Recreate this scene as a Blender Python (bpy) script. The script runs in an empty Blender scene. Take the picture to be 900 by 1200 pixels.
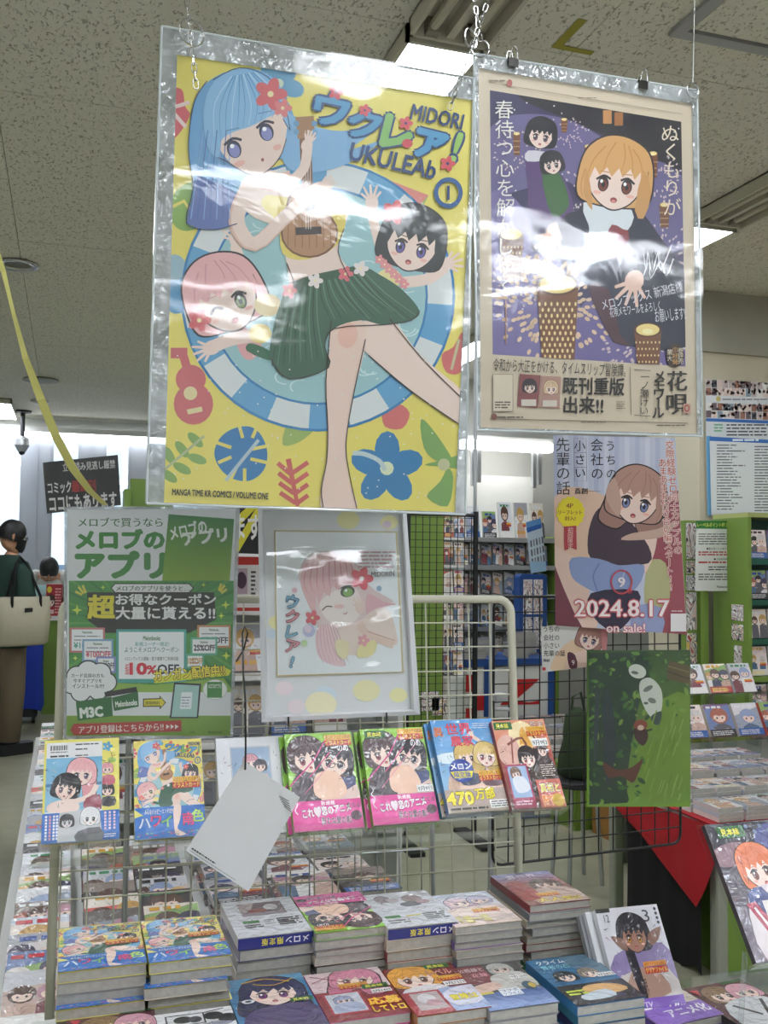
import bpy, math, random
from mathutils import Vector as V, Matrix
from mathutils.geometry import tessellate_polygon
random.seed(7)
sc = bpy.context.scene
COL = sc.collection
R = math.radians
# ---------------------------------------------------------------- camera, world, exposure
F = 1150.0                                   # focal length in pixels of the 900x1200 frame
CAMZ, YAW, PITCH, ROLL = 1.48, R(17.8), R(2.89), R(0.63)
cam_d = bpy.data.cameras.new('camera'); cam = bpy.data.objects.new('camera', cam_d); COL.objects.link(cam)
CM = Matrix.Rotation(-YAW, 3, 'Z') @ Matrix.Rotation(R(90)+PITCH, 3, 'X') @ Matrix.Rotation(ROLL, 3, 'Z')
cam.matrix_world = Matrix.Translation((0, 0, CAMZ)) @ CM.to_4x4()
cam_d.sensor_fit = 'VERTICAL'; cam_d.sensor_height = 36.0; cam_d.lens = 36.0*F/1200.0
cam_d.clip_start = 0.02; cam_d.clip_end = 200
sc.camera = cam
sc.view_settings.view_transform = 'Standard'; sc.view_settings.look = 'None'
sc.view_settings.gamma = 1; sc.view_settings.use_curve_mapping = False
sc.view_settings.exposure = 0.27
world = bpy.data.worlds.new('world'); sc.world = world; world.use_nodes = True
bg = world.node_tree.nodes['Background']; bg.inputs[0].default_value = (0.80, 0.90, 1.0, 1); bg.inputs[1].default_value = 1.6
sc.cycles.use_denoising = True
sc.cycles.max_bounces = 10; sc.cycles.transparent_max_bounces = 24
sc.cycles.sample_clamp_indirect = 6.0
LAMP = 17.0                                  # emission of a lit fluorescent diffuser
CEIL = 3.08
C0 = V((0, 0, CAMZ))
def ray(px, py): return CM @ V(((px-450)/F, (600-py)/F, -1.0))
def P(px, py, d): return C0 + ray(px, py)*d
def PZ(px, py, z):
    r = ray(px, py); return C0 + r*((z-CAMZ)/r.z)
def PV(px, py, v):
    r = ray(px, py); return C0 + r*(v/r.y)
def PU(px, py, u):
    r = ray(px, py); return C0 + r*(u/r.x)
# ---------------------------------------------------------------- colours and materials
def lin(c):
    return c/12.92 if c <= 0.04045 else ((c+0.055)/1.055)**2.4
def rgb(c):
    if isinstance(c, str):
        c = c.lstrip('#')
        if len(c) == 3: c = ''.join(a*2 for a in c)
        c = tuple(int(c[i:i+2], 16) for i in (0, 2, 4))
    return tuple(lin(x/255.0) for x in c[:3]) + (1.0,)
MATS = {}
def nodes_mat(name):
    m = bpy.data.materials.new(name); m.use_nodes = True
    nt = m.node_tree; return m, nt, nt.nodes['Principled BSDF']
def mat(name, color=None, rough=0.5, metal=0.0, coat=0.0, bump=0.0, bscale=40.0, var=0.0, vscale=6.0, emis=0.0):
    if name in MATS: return MATS[name]
    m, nt, b = nodes_mat(name); N = nt.nodes; L = nt.links
    c = rgb(color); b.inputs['Base Color'].default_value = c
    b.inputs['Roughness'].default_value = rough; b.inputs['Metallic'].default_value = metal
    b.inputs['Coat Weight'].default_value = coat; b.inputs['Coat Roughness'].default_value = 0.08
    tc = N.new('ShaderNodeTexCoord')
    if var > 0:
        n = N.new('ShaderNodeTexNoise'); n.inputs['Scale'].default_value = vscale; n.inputs['Detail'].default_value = 5
        L.new(tc.outputs['Object'], n.inputs['Vector'])
        r = N.new('ShaderNodeValToRGB'); r.color_ramp.elements[0].position = .3; r.color_ramp.elements[1].position = .7
        r.color_ramp.elements[0].color = tuple(x*(1-var) for x in c[:3])+(1,)
        r.color_ramp.elements[1].color = tuple(min(1, x*(1+var)) for x in c[:3])+(1,)
        L.new(n.outputs['Fac'], r.inputs['Fac']); L.new(r.outputs[0], b.inputs['Base Color'])
    if bump > 0:
        n = N.new('ShaderNodeTexNoise'); n.inputs['Scale'].default_value = bscale; n.inputs['Detail'].default_value = 4
        L.new(tc.outputs['Object'], n.inputs['Vector'])
        bp = N.new('ShaderNodeBump'); bp.inputs['Strength'].default_value = bump; bp.inputs['Distance'].default_value = 0.01
        L.new(n.outputs['Fac'], bp.inputs['Height']); L.new(bp.outputs[0], b.inputs['Normal'])
        if coat > 0: L.new(bp.outputs[0], b.inputs['Coat Normal'])
    if emis > 0:
        b.inputs['Emission Color'].default_value = c; b.inputs['Emission Strength'].default_value = emis
    MATS[name] = m; return m
def print_mat(name, rough=0.5, coat=0.0, bump=0.0, bscale=30.0, crough=.06):
    """ink on paper: colour comes from the printed shapes' colour attribute"""
    m, nt, b = nodes_mat(name); N = nt.nodes; L = nt.links
    a = N.new('ShaderNodeAttribute'); a.attribute_name = 'Col'
    L.new(a.outputs['Color'], b.inputs['Base Color'])
    b.inputs['Roughness'].default_value = rough; b.inputs['Coat Weight'].default_value = coat; b.inputs['Coat Roughness'].default_value = crough
    if bump > 0:
        tc = N.new('ShaderNodeTexCoord'); n = N.new('ShaderNodeTexNoise'); n.inputs['Scale'].default_value = bscale
        n.inputs['Detail'].default_value = 3; n.inputs['Distortion'].default_value = 1.2
        L.new(tc.outputs['Object'], n.inputs['Vector'])
        bp = N.new('ShaderNodeBump'); bp.inputs['Strength'].default_value = bump; bp.inputs['Distance'].default_value = 0.01
        L.new(n.outputs['Fac'], bp.inputs['Height']); L.new(bp.outputs[0], b.inputs['Coat Normal'])
    MATS[name] = m; return m
def clear_mat(name, tint='#ffffff', rough=0.03, refl=1.0, bump=0.0, bscale=(3, 3, 3), haze=0.0, spec_noise=0.0):
    """thin clear film: see-through with a fresnel gloss, wavy, a little cloudy"""
    m = bpy.data.materials.new(name); m.use_nodes = True; nt = m.node_tree; N = nt.nodes; L = nt.links
    N.remove(N['Principled BSDF']); out = N['Material Output']
    tr = N.new('ShaderNodeBsdfTransparent'); tr.inputs[0].default_value = rgb(tint)
    gl = N.new('ShaderNodeBsdfGlossy'); gl.inputs['Roughness'].default_value = rough; gl.inputs[0].default_value = (1, 1, 1, 1)
    lw = N.new('ShaderNodeLayerWeight'); lw.inputs[0].default_value = .5
    pw = N.new('ShaderNodeMath'); pw.operation = 'POWER'; pw.inputs[1].default_value = 5; L.new(lw.outputs['Facing'], pw.inputs[0])
    mu = N.new('ShaderNodeMath'); mu.operation = 'MULTIPLY_ADD'; mu.inputs[1].default_value = .9*refl; mu.inputs[2].default_value = .045*refl; mu.use_clamp = True
    L.new(pw.outputs[0], mu.inputs[0])
    mx = N.new('ShaderNodeMixShader'); L.new(mu.outputs[0], mx.inputs[0]); L.new(gl.outputs[0], mx.inputs[2])
    base = tr.outputs[0]
    tc = N.new('ShaderNodeTexCoord')
    if haze > 0:
        df = N.new('ShaderNodeBsdfDiffuse'); df.inputs[0].default_value = (.8, .82, .84, 1)
        m2 = N.new('ShaderNodeMixShader'); L.new(tr.outputs[0], m2.inputs[1]); L.new(df.outputs[0], m2.inputs[2])
        n = N.new('ShaderNodeTexNoise'); n.inputs['Scale'].default_value = 14; n.inputs['Detail'].default_value = 6
        L.new(tc.outputs['Object'], n.inputs['Vector'])
        r = N.new('ShaderNodeMapRange'); r.inputs[1].default_value = .35; r.inputs[2].default_value = .75
        r.inputs[3].default_value = haze*.5; r.inputs[4].default_value = haze*1.5
        L.new(n.outputs['Fac'], r.inputs[0]); L.new(r.outputs[0], m2.inputs[0]); base = m2.outputs[0]
    L.new(base, mx.inputs[1]); L.new(mx.outputs[0], out.inputs[0])
    if bump > 0:
        mp = N.new('ShaderNodeMapping'); mp.inputs['Scale'].default_value = bscale
        n = N.new('ShaderNodeTexNoise'); n.inputs['Scale'].default_value = 1.0; n.inputs['Detail'].default_value = 2.5
        L.new(tc.outputs['Object'], mp.inputs[0]); L.new(mp.outputs[0], n.inputs['Vector'])
        bp = N.new('ShaderNodeBump'); bp.inputs['Strength'].default_value = 1.0; bp.inputs['Distance'].default_value = bump
        L.new(n.outputs['Fac'], bp.inputs['Height']); L.new(bp.outputs[0], gl.inputs['Normal'])
    MATS[name] = m; return m
def random_cover_mat(name, ramp, seed, coat=1.0, scale=5.0, bump=.5):
    """wrapped paperback whose busy cover is too far away to read"""
    m, nt, b = nodes_mat(name); N = nt.nodes; L = nt.links
    tc = N.new('ShaderNodeTexCoord'); oi = N.new('ShaderNodeObjectInfo')
    mu = N.new('ShaderNodeMath'); mu.operation = 'MULTIPLY_ADD'; mu.inputs[1].default_value = 60; mu.inputs[2].default_value = seed
    L.new(oi.outputs['Random'], mu.inputs[0])
    n = N.new('ShaderNodeTexNoise'); n.noise_dimensions = '4D'; n.inputs['Scale'].default_value = scale*.42; n.inputs['Detail'].default_value = .6
    n.inputs['Distortion'].default_value = .8
    L.new(tc.outputs['Generated'], n.inputs['Vector']); L.new(mu.outputs[0], n.inputs['W'])
    r = N.new('ShaderNodeValToRGB'); r.color_ramp.interpolation = 'CONSTANT'
    e = r.color_ramp.elements
    while len(e) > 1: e.remove(e[-1])
    for i, c in enumerate(ramp):
        p = 0.30 + 0.42*i/len(ramp)
        if i == 0: e[0].position = 0; e[0].color = rgb(c)
        else:
            q = e.new(p); q.color = rgb(c)
    L.new(n.outputs['Fac'], r.inputs['Fac']); L.new(r.outputs[0], b.inputs['Base Color'])
    b.inputs['Roughness'].default_value = .45; b.inputs['Coat Weight'].default_value = coat; b.inputs['Coat Roughness'].default_value = .1
    n2 = N.new('ShaderNodeTexNoise'); n2.noise_dimensions = '4D'; n2.inputs['Scale'].default_value = 7; n2.inputs['Distortion'].default_value = 2
    L.new(tc.outputs['Generated'], n2.inputs['Vector']); L.new(mu.outputs[0], n2.inputs['W'])
    bp = N.new('ShaderNodeBump'); bp.inputs['Strength'].default_value = bump; bp.inputs['Distance'].default_value = .02
    L.new(n2.outputs['Fac'], bp.inputs['Height']); L.new(bp.outputs[0], b.inputs['Coat Normal'])
    MATS[name] = m; return m
# ---------------------------------------------------------------- mesh building
class MB:
    def __init__(s): s.v = []; s.f = []; s.c = []; s.smooth = False
    def _c(s, n, col):
        s.c += [col]*n
    def quad(s, a, b, c, d, col=(1, 1, 1, 1)):
        i = len(s.v); s.v += [tuple(a), tuple(b), tuple(c), tuple(d)]; s.f.append((i, i+1, i+2, i+3)); s._c(4, col); return s
    def box(s, x0, x1, y0, y1, z0, z1, col=(1, 1, 1, 1), M=None):
        p = [(x, y, z) for z in (z0, z1) for y in (y0, y1) for x in (x0, x1)]
        if M is not None: p = [tuple(M @ V(q)) for q in p]
        i = len(s.v); s.v += p; s._c(8, col)
        s.f += [tuple(i+k for k in q) for q in ((0, 2, 3, 1), (4, 5, 7, 6), (0, 1, 5, 4), (2, 6, 7, 3), (0, 4, 6, 2), (1, 3, 7, 5))]
        return s
    def rbox(s, x0, x1, y0, y1, z0, z1, r, n=3, axis='z', col=(1, 1, 1, 1)):
        """box with rounded vertical corners (about axis)"""
        if axis == 'z': A, B, Cc = (x0, x1), (y0, y1), (z0, z1); f = lambda a, b, c: (a, b, c)
        elif axis == 'y': A, B, Cc = (x0, x1), (z0, z1), (y0, y1); f = lambda a, b, c: (a, c, b)
        else: A, B, Cc = (y0, y1), (z0, z1), (x0, x1); f = lambda a, b, c: (c, a, b)
        pts = []
        for cx, cy, a0 in ((A[1]-r, B[1]-r, 0), (A[0]+r, B[1]-r, 90), (A[0]+r, B[0]+r, 180), (A[1]-r, B[0]+r, 270)):
            for k in range(n+1):
                a = R(a0+90*k/n); pts.append((cx+r*math.cos(a), cy+r*math.sin(a)))
        m = len(pts); i = len(s.v)
        for c in Cc: s.v += [f(a, b, c) for a, b in pts]
        s._c(2*m, col)
        s.f.append(tuple(i+k for k in range(m-1, -1, -1))); s.f.append(tuple(i+m+k for k in range(m)))
        s.f += [(i+k, i+(k+1) % m, i+m+(k+1) % m, i+m+k) for k in range(m)]
        return s
    def tube(s, pts, r, n=8, caps=True, closed=False, col=(1, 1, 1, 1)):
        pts = [V(p) for p in pts]; m = len(pts); i0 = len(s.v)
        rr = r if isinstance(r, (list, tuple)) else [r]*m
        up = None
        for k, p in enumerate(pts):
            if closed: t = pts[(k+1) % m]-pts[k-1]
            else: t = pts[min(k+1, m-1)]-pts[max(k-1, 0)]
            t.normalize()
            if up is None:
                up = V((0, 0, 1)) if abs(t.z) < .9 else V((1, 0, 0))
            a = t.cross(up)
            if a.length < 1e-6: a = t.cross(V((0, 1, 0)))
            a.normalize(); b = a.cross(t).normalized(); up = b
            for j in range(n):
                an = 2*math.pi*j/n
                s.v.append(tuple(p+a*(rr[k]*math.cos(an))+b*(rr[k]*math.sin(an))))
        s._c(m*n, col)
        for k in range(m if closed else m-1):
            k2 = (k+1) % m
            for j in range(n):
                s.f.append((i0+k*n+j, i0+k*n+(j+1) % n, i0+k2*n+(j+1) % n, i0+k2*n+j))
        if caps and not closed:
            s.f.append(tuple(i0+j for j in range(n-1, -1, -1))); s.f.append(tuple(i0+(m-1)*n+j for j in range(n)))
        return s
    def lathe(s, prof, c=(0, 0, 0), n=16, col=(1, 1, 1, 1)):
        i0 = len(s.v)
        for r, z in prof:
            for j in range(n):
                a = 2*math.pi*j/n; s.v.append((c[0]+r*math.cos(a), c[1]+r*math.sin(a), c[2]+z))
        s._c(len(prof)*n, col)
        for k in range(len(prof)-1):
            for j in range(n): s.f.append((i0+k*n+j, i0+k*n+(j+1) % n, i0+(k+1)*n+(j+1) % n, i0+(k+1)*n+j))
        s.f.append(tuple(i0+j for j in range(n-1, -1, -1))); s.f.append(tuple(i0+(len(prof)-1)*n+j for j in range(n)))
        return s
    def mesh(s, name, m, use_col=False, smooth=False):
        me = bpy.data.meshes.new(name); me.from_pydata(s.v, [], s.f)
        if use_col:
            a = me.color_attributes.new('Col', 'FLOAT_COLOR', 'POINT')
            a.data.foreach_set('color', [x for c in s.c for x in c])
        if smooth: me.polygons.foreach_set('use_smooth', [True]*len(me.polygons))
        for q in (m if isinstance(m, (list, tuple)) else [m]): me.materials.append(q)
        me.update(); return me
    def build(s, name, m, parent=None, **k):
        return link(name, s.mesh(name, m, **k), parent)
def link(name, data, parent=None, loc=None, M=None):
    o = bpy.data.objects.new(name, data); COL.objects.link(o)
    if parent is not None: o.parent = parent
    if M is not None: o.matrix_basis = M
    if loc is not None: o.location = loc
    return o
def tag(o, label=None, cat=None, group=None, kind=None):
    if label: o['label'] = label
    if cat: o['category'] = cat
    if group: o['group'] = group
    if kind: o['kind'] = kind
    return o
def thing(name, label, cat, M=None, group=None):
    o = bpy.data.objects.new(name, None); COL.objects.link(o); o.empty_display_size = .05
    if M is not None: o.matrix_basis = M if isinstance(M, Matrix) else Matrix.Translation(M)
    return tag(o, label, cat, group)
def struct(name, mb, m, **k):
    o = mb.build(name, m, **k); o['kind'] = 'structure'; return o
class Plane:
    """a flat sheet's own frame: x right, y away from the viewer, z up the sheet"""
    def __init__(s, px, py, d, yaw=0.0, tilt=0.0, roll=0.0, O=None):
        s.O = P(px, py, d) if O is None else V(O)
        a = R(yaw); t = R(tilt)
        ex = V((math.cos(a), math.sin(a), 0)); ey0 = V((-math.sin(a), math.cos(a), 0))
        ez = V((0, 0, 1))*math.cos(t) + ey0*math.sin(t)
        if roll:
            q = Matrix.Rotation(R(roll), 3, ez.cross(ex)); ex = q @ ex; ez = q @ ez
        s.ex, s.ez = ex, ez; s.ey = ez.cross(ex)
        s.M = Matrix(((ex.x, s.ey.x, ez.x, s.O.x), (ex.y, s.ey.y, ez.y, s.O.y), (ex.z, s.ey.z, ez.z, s.O.z), (0, 0, 0, 1)))
    def loc(s, px, py, off=0.0):
        r = ray(px, py); o = s.O - s.ey*off
        t = (o-C0).dot(s.ey)/r.dot(s.ey); p = C0 + r*t - s.O
        return (p.dot(s.ex), p.dot(s.ez))
    def pt(s, px, py, off=0.0):
        x, z = s.loc(px, py, off); return (x, -off, z)
    def world(s, px, py, off=0.0): return s.M @ V(s.pt(px, py, off))
# ---------------------------------------------------------------- print: lettering and pictures as flat inked shapes
GL = {}
def glyphs(text, off=0.0):
    k = (text, off)
    if k in GL: return GL[k]
    cu = bpy.data.curves.new('t', 'FONT'); cu.body = text; cu.size = 1.0; cu.resolution_u = 2; cu.offset = off; cu.fill_mode = 'FRONT'
    ob = bpy.data.objects.new('t', cu); me = bpy.data.meshes.new_from_object(ob)
    vs = [(v.co.x, v.co.y) for v in me.vertices]; fs = [tuple(p.vertices) for p in me.polygons]
    # split to keep upward normals in either case
    bpy.data.objects.remove(ob); bpy.data.curves.remove(cu); bpy.data.meshes.remove(me)
    if vs: bb = (min(v[0] for v in vs), min(v[1] for v in vs), max(v[0] for v in vs), max(v[1] for v in vs))
    else: bb = (0, 0, 1, 1)
    GL[k] = (vs, fs, bb); return GL[k]
EM = None
def catmull(pts, n=5, closed=True):
    out = []; m = len(pts)
    for i in range(m if closed else m-1):
        p0 = pts[(i-1) % m] if closed or i else pts[0]; p1 = pts[i]; p2 = pts[(i+1) % m]; p3 = pts[(i+2) % m] if closed or i+2 < m else pts[-1]
        for k in range(n):
            t = k/n; a = []
            for j in (0, 1):
                a.append(.5*((2*p1[j])+(-p0[j]+p2[j])*t+(2*p0[j]-5*p1[j]+4*p2[j]-p3[j])*t*t+(-p0[j]+3*p1[j]-3*p2[j]+p3[j])*t**3))
            out.append(tuple(a))
    if not closed: out.append(pts[-1])
    return out
class Ink:
    """collects flat shapes in picture coordinates (org + xy/scale), clipped to the sheet, stacked in thin layers"""
    def __init__(s, eps=0.00006): s.v = []; s.f = []; s.c = []; s.k = 0; s.eps = eps; s.org = (0, 0); s.sc = 1.0; s.clip = None; s.T = None; s.hold = False
    def up(s):
        if not s.hold: s.k += 1
    def group(s, on=True): s.hold = False; s.up(); s.hold = on; return s
    def frame(s, ox, oy, sc, T=None): s.org = (ox, oy); s.sc = sc; s.T = T; return s
    def _m(s, p):
        if s.T: p = s.T(p)
        return (s.org[0]+p[0]/s.sc, s.org[1]+p[1]/s.sc)
    def _clip(s, poly):
        if not s.clip: return poly
        out = poly; cp = s.clip; m = len(cp)
        for i in range(m):
            a, b = cp[i], cp[(i+1) % m]; inp = out; out = []
            side = lambda q: (b[0]-a[0])*(q[1]-a[1])-(b[1]-a[1])*(q[0]-a[0])
            for j in range(len(inp)):
                p, q = inp[j-1], inp[j]; sp, sq = side(p), side(q)
                if (sp >= 0) != (sq >= 0):
                    t = sp/(sp-sq); out.append((p[0]+(q[0]-p[0])*t, p[1]+(q[1]-p[1])*t))
                if sq >= 0: out.append(q)
            if not out: return []
        return out
    def raw(s, pts, col, layer=None):
        s.up()
        c = rgb(col) if not isinstance(col, tuple) or len(col) == 3 else col
        tris = tessellate_polygon([[V((p[0], p[1], 0)) for p in pts]])
        if s.clip:
            xs = [p[0] for p in s.clip]; ys = [p[1] for p in s.clip]
            for t in tris:
                q = [pts[i] for i in t]
                a = (q[1][0]-q[0][0])*(q[2][1]-q[0][1])-(q[1][1]-q[0][1])*(q[2][0]-q[0][0])
                q = s._clip(q)
                if len(q) > 2:
                    i = len(s.v); s.v += [(x, y, s.k) for x, y in q]; s.c += [c]*len(q); s.f.append(tuple(range(i, i+len(q))))
        else:
            i = len(s.v); s.v += [(x, y, s.k) for x, y in pts]; s.c += [c]*len(pts)
            s.f += [tuple(i+j for j in t) for t in tris]
    def poly(s, pts, col, smooth=0):
        if smooth: pts = catmull(pts, smooth)
        s.raw([s._m(p) for p in pts], col); return s
    def rect(s, x0, y0, x1, y1, col): return s.poly([(x0, y0), (x1, y0), (x1, y1), (x0, y1)], col)
    def grad(s, x0, y0, x1, y1, c0, c1, quad=None):
        s.up(); q = quad or [(x0, y0), (x1, y0), (x1, y1), (x0, y1)]
        i = len(s.v); s.v += [s._m(p)+(s.k,) for p in q]; a, b = rgb(c0), rgb(c1); s.c += [a, a, b, b]; s.f.append((i, i+1, i+2, i+3)); return s
    def ell(s, cx, cy, rx, ry, col, rot=0, n=20, a0=0, a1=360):
        ca, sa = math.cos(R(rot)), math.sin(R(rot)); pts = []
        full = abs(a1-a0) >= 360
        for k in range(n if full else n+1):
            a = R(a0+(a1-a0)*k/n); x, y = rx*math.cos(a), ry*math.sin(a); pts.append((cx+x*ca-y*sa, cy+x*sa+y*ca))
        if not full: pts.append((cx, cy))
        return s.poly(pts, col)
    def ring(s, cx, cy, r0x, r0y, r1x, r1y, col, a0=0, a1=360, n=32):
        A = [R(a0+(a1-a0)*k/n) for k in range(n+1)]
        s.up(); c = rgb(col)
        for k in range(n):
            q = [(cx+r*math.cos(a), cy+t*math.sin(a)) for r, t, a in ((r0x, r0y, A[k]), (r1x, r1y, A[k]), (r1x, r1y, A[k+1]), (r0x, r0y, A[k+1]))]
            q = s._clip([s._m(p) for p in q])
            if len(q) > 2:
                i = len(s.v); s.v += [(x, y, s.k) for x, y in q]; s.c += [c]*len(q); s.f.append(tuple(range(i, i+len(q))))
        return s
    def line(s, pts, w, col, smooth=0, w2=None):
        if smooth: pts = catmull(pts, smooth, False)
        m = len(pts); L_, R_ = [], []
        for i, p in enumerate(pts):
            a, b = pts[max(i-1, 0)], pts[min(i+1, m-1)]; dx, dy = b[0]-a[0], b[1]-a[1]; l = math.hypot(dx, dy) or 1
            ww = (w if w2 is None else w+(w2-w)*i/(m-1))/2
            L_.append((p[0]-dy/l*ww, p[1]+dx/l*ww)); R_.append((p[0]+dy/l*ww, p[1]-dx/l*ww))
        s.up(); c = rgb(col)
        for i in range(m-1):
            q = s._clip([s._m(t) for t in (L_[i], R_[i], R_[i+1], L_[i+1])])
            if len(q) > 2:
                k = len(s.v); s.v += [(x, y, s.k) for x, y in q]; s.c += [c]*len(q); s.f.append(tuple(range(k, k+len(q))))
        return s
    def _glyph(s, g, tf, col, spread=0.0):
        s.up(); c = rgb(col); n = 1 if spread <= 0 else (2 if spread < .022 else (4 if spread < .06 else 8))
        for j in range(n):
            a = math.pi*2*j/n+(math.pi/4 if n == 4 else 0); dx, dy = (spread*math.cos(a), spread*math.sin(a)) if n > 1 else (0, 0)
            i = len(s.v); s.v += [s._m(tf((v[0]+dx, v[1]+dy)))+(s.k+j*.11,) for v in g[0]]; s.c += [c]*len(g[0]); s.f += [tuple(i+j2 for j2 in f) for f in g[1]]
    def text(s, t, x0, y0, x1, y1, col, bold=0.0, outline=None, ow=.05, rot=0.0, shear=0.0):
        """fit the string into the box x0..x1, y0..y1 (y down), turned by rot about the box centre"""
        g = glyphs(t); bb = g[2]
        sx = (x1-x0)/max(bb[2]-bb[0], 1e-6); sy = (y1-y0)/max(bb[3]-bb[1], 1e-6); mx, my = (bb[0]+bb[2])/2, (bb[1]+bb[3])/2
        cx, cy = (x0+x1)/2, (y0+y1)/2; ca, sa = math.cos(R(rot)), math.sin(R(rot))
        def tf(v):
            x, y = (v[0]-mx)*sx, -(v[1]-my)*sy; x += shear*-y; return (cx+x*ca-y*sa, cy+x*sa+y*ca)
        if outline: s._glyph(g, tf, outline, max(bold+ow, .061))
        s._glyph(g, tf, col, bold); return s
    def ch(s, t, cx, cy, em, col, bold=0.0, outline=None, ow=.05, rot=0.0):
        g = glyphs(t); bb = g[2]; ref = glyphs('国')[2]; k = em*.92/(ref[2]-ref[0]); mx, my = (bb[0]+bb[2])/2, (bb[1]+bb[3])/2
        if t in '、。,': mx, my = bb[0]-(ref[2]-ref[0])*.25, bb[1]-(ref[2]-ref[0])*.25
        ca, sa = math.cos(R(rot)), math.sin(R(rot))
        def tf(v):
            x, y = (v[0]-mx)*k, -(v[1]-my)*k; return (cx+x*ca-y*sa, cy+x*sa+y*ca)
        if outline: s._glyph(g, tf, outline, max(bold+ow, .061))
        s._glyph(g, tf, col, bold); return s
    def vtext(s, t, x, y0, y1, em, col, **k):
        n = len(t)
        for i, c in enumerate(t):
            y = y0+(y1-y0)*(i+.5)/n; xx = x[0]+(x[1]-x[0])*(i+.5)/n if isinstance(x, tuple) else x
            if c == ' ': continue
            s.ch(c, xx, y, em, col, rot=90 if c in 'ー―-' else 0, **k)
        return s
    def lines(s, x0, y0, x1, y1, n, col, fill=.5, jit=.25, seed=1, w=3):
        """rows of print far too small to read, broken into word-length dashes"""
        rnd = random.Random(seed); h = (y1-y0)/n
        s.up(); c = rgb(col)
        for i in range(n):
            y = y0+h*(i+.5); x = x0; e = x1-(x1-x0)*jit*rnd.random()
            while x < e:
                l = min((rnd.random()*w+.6)*h, e-x)
                k = len(s.v); s.v += [s._m(p)+(s.k,) for p in ((x, y-h*fill/2), (x+l, y-h*fill/2), (x+l, y+h*fill/2), (x, y+h*fill/2))]
                s.c += [c]*4; s.f.append((k, k+1, k+2, k+3)); x += l+h*.35
        return s
    # ---- mesh outputs
    def on_plane(s, pl, off, name, m, parent=None):
        """picture coordinates are photograph pixels; project onto the sheet"""
        mb = MB(); e = min(s.eps, .0035/max(s.k, 1))
        for x, y, k in s.v:
            a, b = pl.loc(x, y, off); mb.v.append((a, -off-k*e, b))
        mb.f = s.f; mb.c = s.c
        return mb.build(name, m, parent, use_col=True)
    def uv(s, pl, off, x0, z0, w, h):
        """as sheet fractions, for reuse on the covers of the same print"""
        t = Ink(s.eps); t.k = s.k; t.f = s.f; t.c = s.c
        for x, y, k in s.v:
            a, b = pl.loc(x, y, off); t.v.append(((a-x0)/w, (b-z0)/h, k))
        return t
    def flat(s, w, h, z, name, m, parent=None, eps=None, data_only=False):
        """picture coordinates are 0..1 with y up; lay on top of a w x h cover at height z"""
        e = eps or min(s.eps, .0012/max(s.k, 1)); mb = MB(); mb.v = [(x*w, y*h, z+k*e) for x, y, k in s.v]; mb.f = s.f; mb.c = s.c
        me = mb.mesh(name, m, use_col=True)
        return me if data_only else link(name, me, parent)
# ================================================================ materials
M_wire = mat('cream_enamel', '#c9c7b4', .4)
M_black = mat('black_enamel', '#15171a', .45)
M_steel = mat('bright_steel', '#c8c8c6', .25, metal=1)
M_alu = mat('brushed_aluminium', '#b9bcc0', .38, metal=.75)
M_alum_white = mat('silver_white_frame', '#d5d7db', .3, metal=.25)
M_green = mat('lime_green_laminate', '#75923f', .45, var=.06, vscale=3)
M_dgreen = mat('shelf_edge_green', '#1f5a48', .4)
M_white = mat('white_laminate', '#dfe0dd', .5, var=.02)
M_paper = mat('white_paper', '#d9dadb', .6, var=.015, vscale=20)
M_page = mat('page_edges', '#aeaca4', .8, bump=.25, bscale=90, var=.10, vscale=60)
M_dark = mat('dark_card', '#26282c', .6)
M_red = mat('red_cloth', '#b01422', .75, bump=.15, bscale=20, var=.05)
M_blackcloth = mat('black_cloth', '#07080b', .9)
M_print = print_mat('printed_ink', .5)
M_gloss = print_mat('glossy_ink', .35, coat=.6, bump=.12, bscale=9)
M_wrap = print_mat('wrapped_ink', .35, coat=1.0, bump=1.0, bscale=26, crough=.05)
C_sleeve = clear_mat('poster_sleeve', '#f8fafa', .05, .8, bump=.006, bscale=(1.3, 1, 4.2), haze=.03)
C_sleeve2 = clear_mat('soft_sleeve', '#f6f8f8', .08, 1.0, bump=.009, bscale=(4, 1, 7), haze=.03)
C_edge = clear_mat('sleeve_margin', '#d8dcde', .12, 2.5, bump=.03, bscale=(30, 1, 30), haze=.35)
C_acryl = clear_mat('clear_acrylic', '#f2f5f4', .04, 1.2, haze=.03)
C_wrapfilm = clear_mat('shrink_film', '#f8f8f8', .06, 2.2, bump=.02, bscale=(20, 20, 20), haze=.03)
C_glass = clear_mat('window_glass', '#eef4f6', .02, 1.0)
PASTEL = ['#f0efee', '#3a3438', '#d9c3bb', '#f4f2f2', '#8c8488', '#e6c9c4', '#c9ccd4', '#f6f4f0', '#6b5a5c', '#cfa8a0', '#ecebea']
MIXED = ['#e9e6e2', '#b4524e', '#f1ece2', '#6a6f86', '#e2c25c', '#f4f1ec', '#8e8ea0', '#3a3440', '#d8b8a8', '#f5f5f2', '#58804e']
GREY = ['#e4e4e6', '#9c9aa0', '#f2f2f4', '#4a484e', '#d2d0d4', '#c4b6b6', '#f4f4f4', '#7a787e', '#e8dcd6']
DARK = ['#6d6764', '#29262a', '#8d8582', '#4b403e', '#b5aeaa', '#35302f', '#c3b08a', '#756e6e']
MC = [random_cover_mat('wrapped_cover_pastel', PASTEL, 1.0), random_cover_mat('wrapped_cover_mixed', MIXED, 9.0), random_cover_mat('wrapped_cover_grey', GREY, 21.0, scale=6), random_cover_mat('wrapped_cover_dark', DARK, 33.0)]
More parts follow.
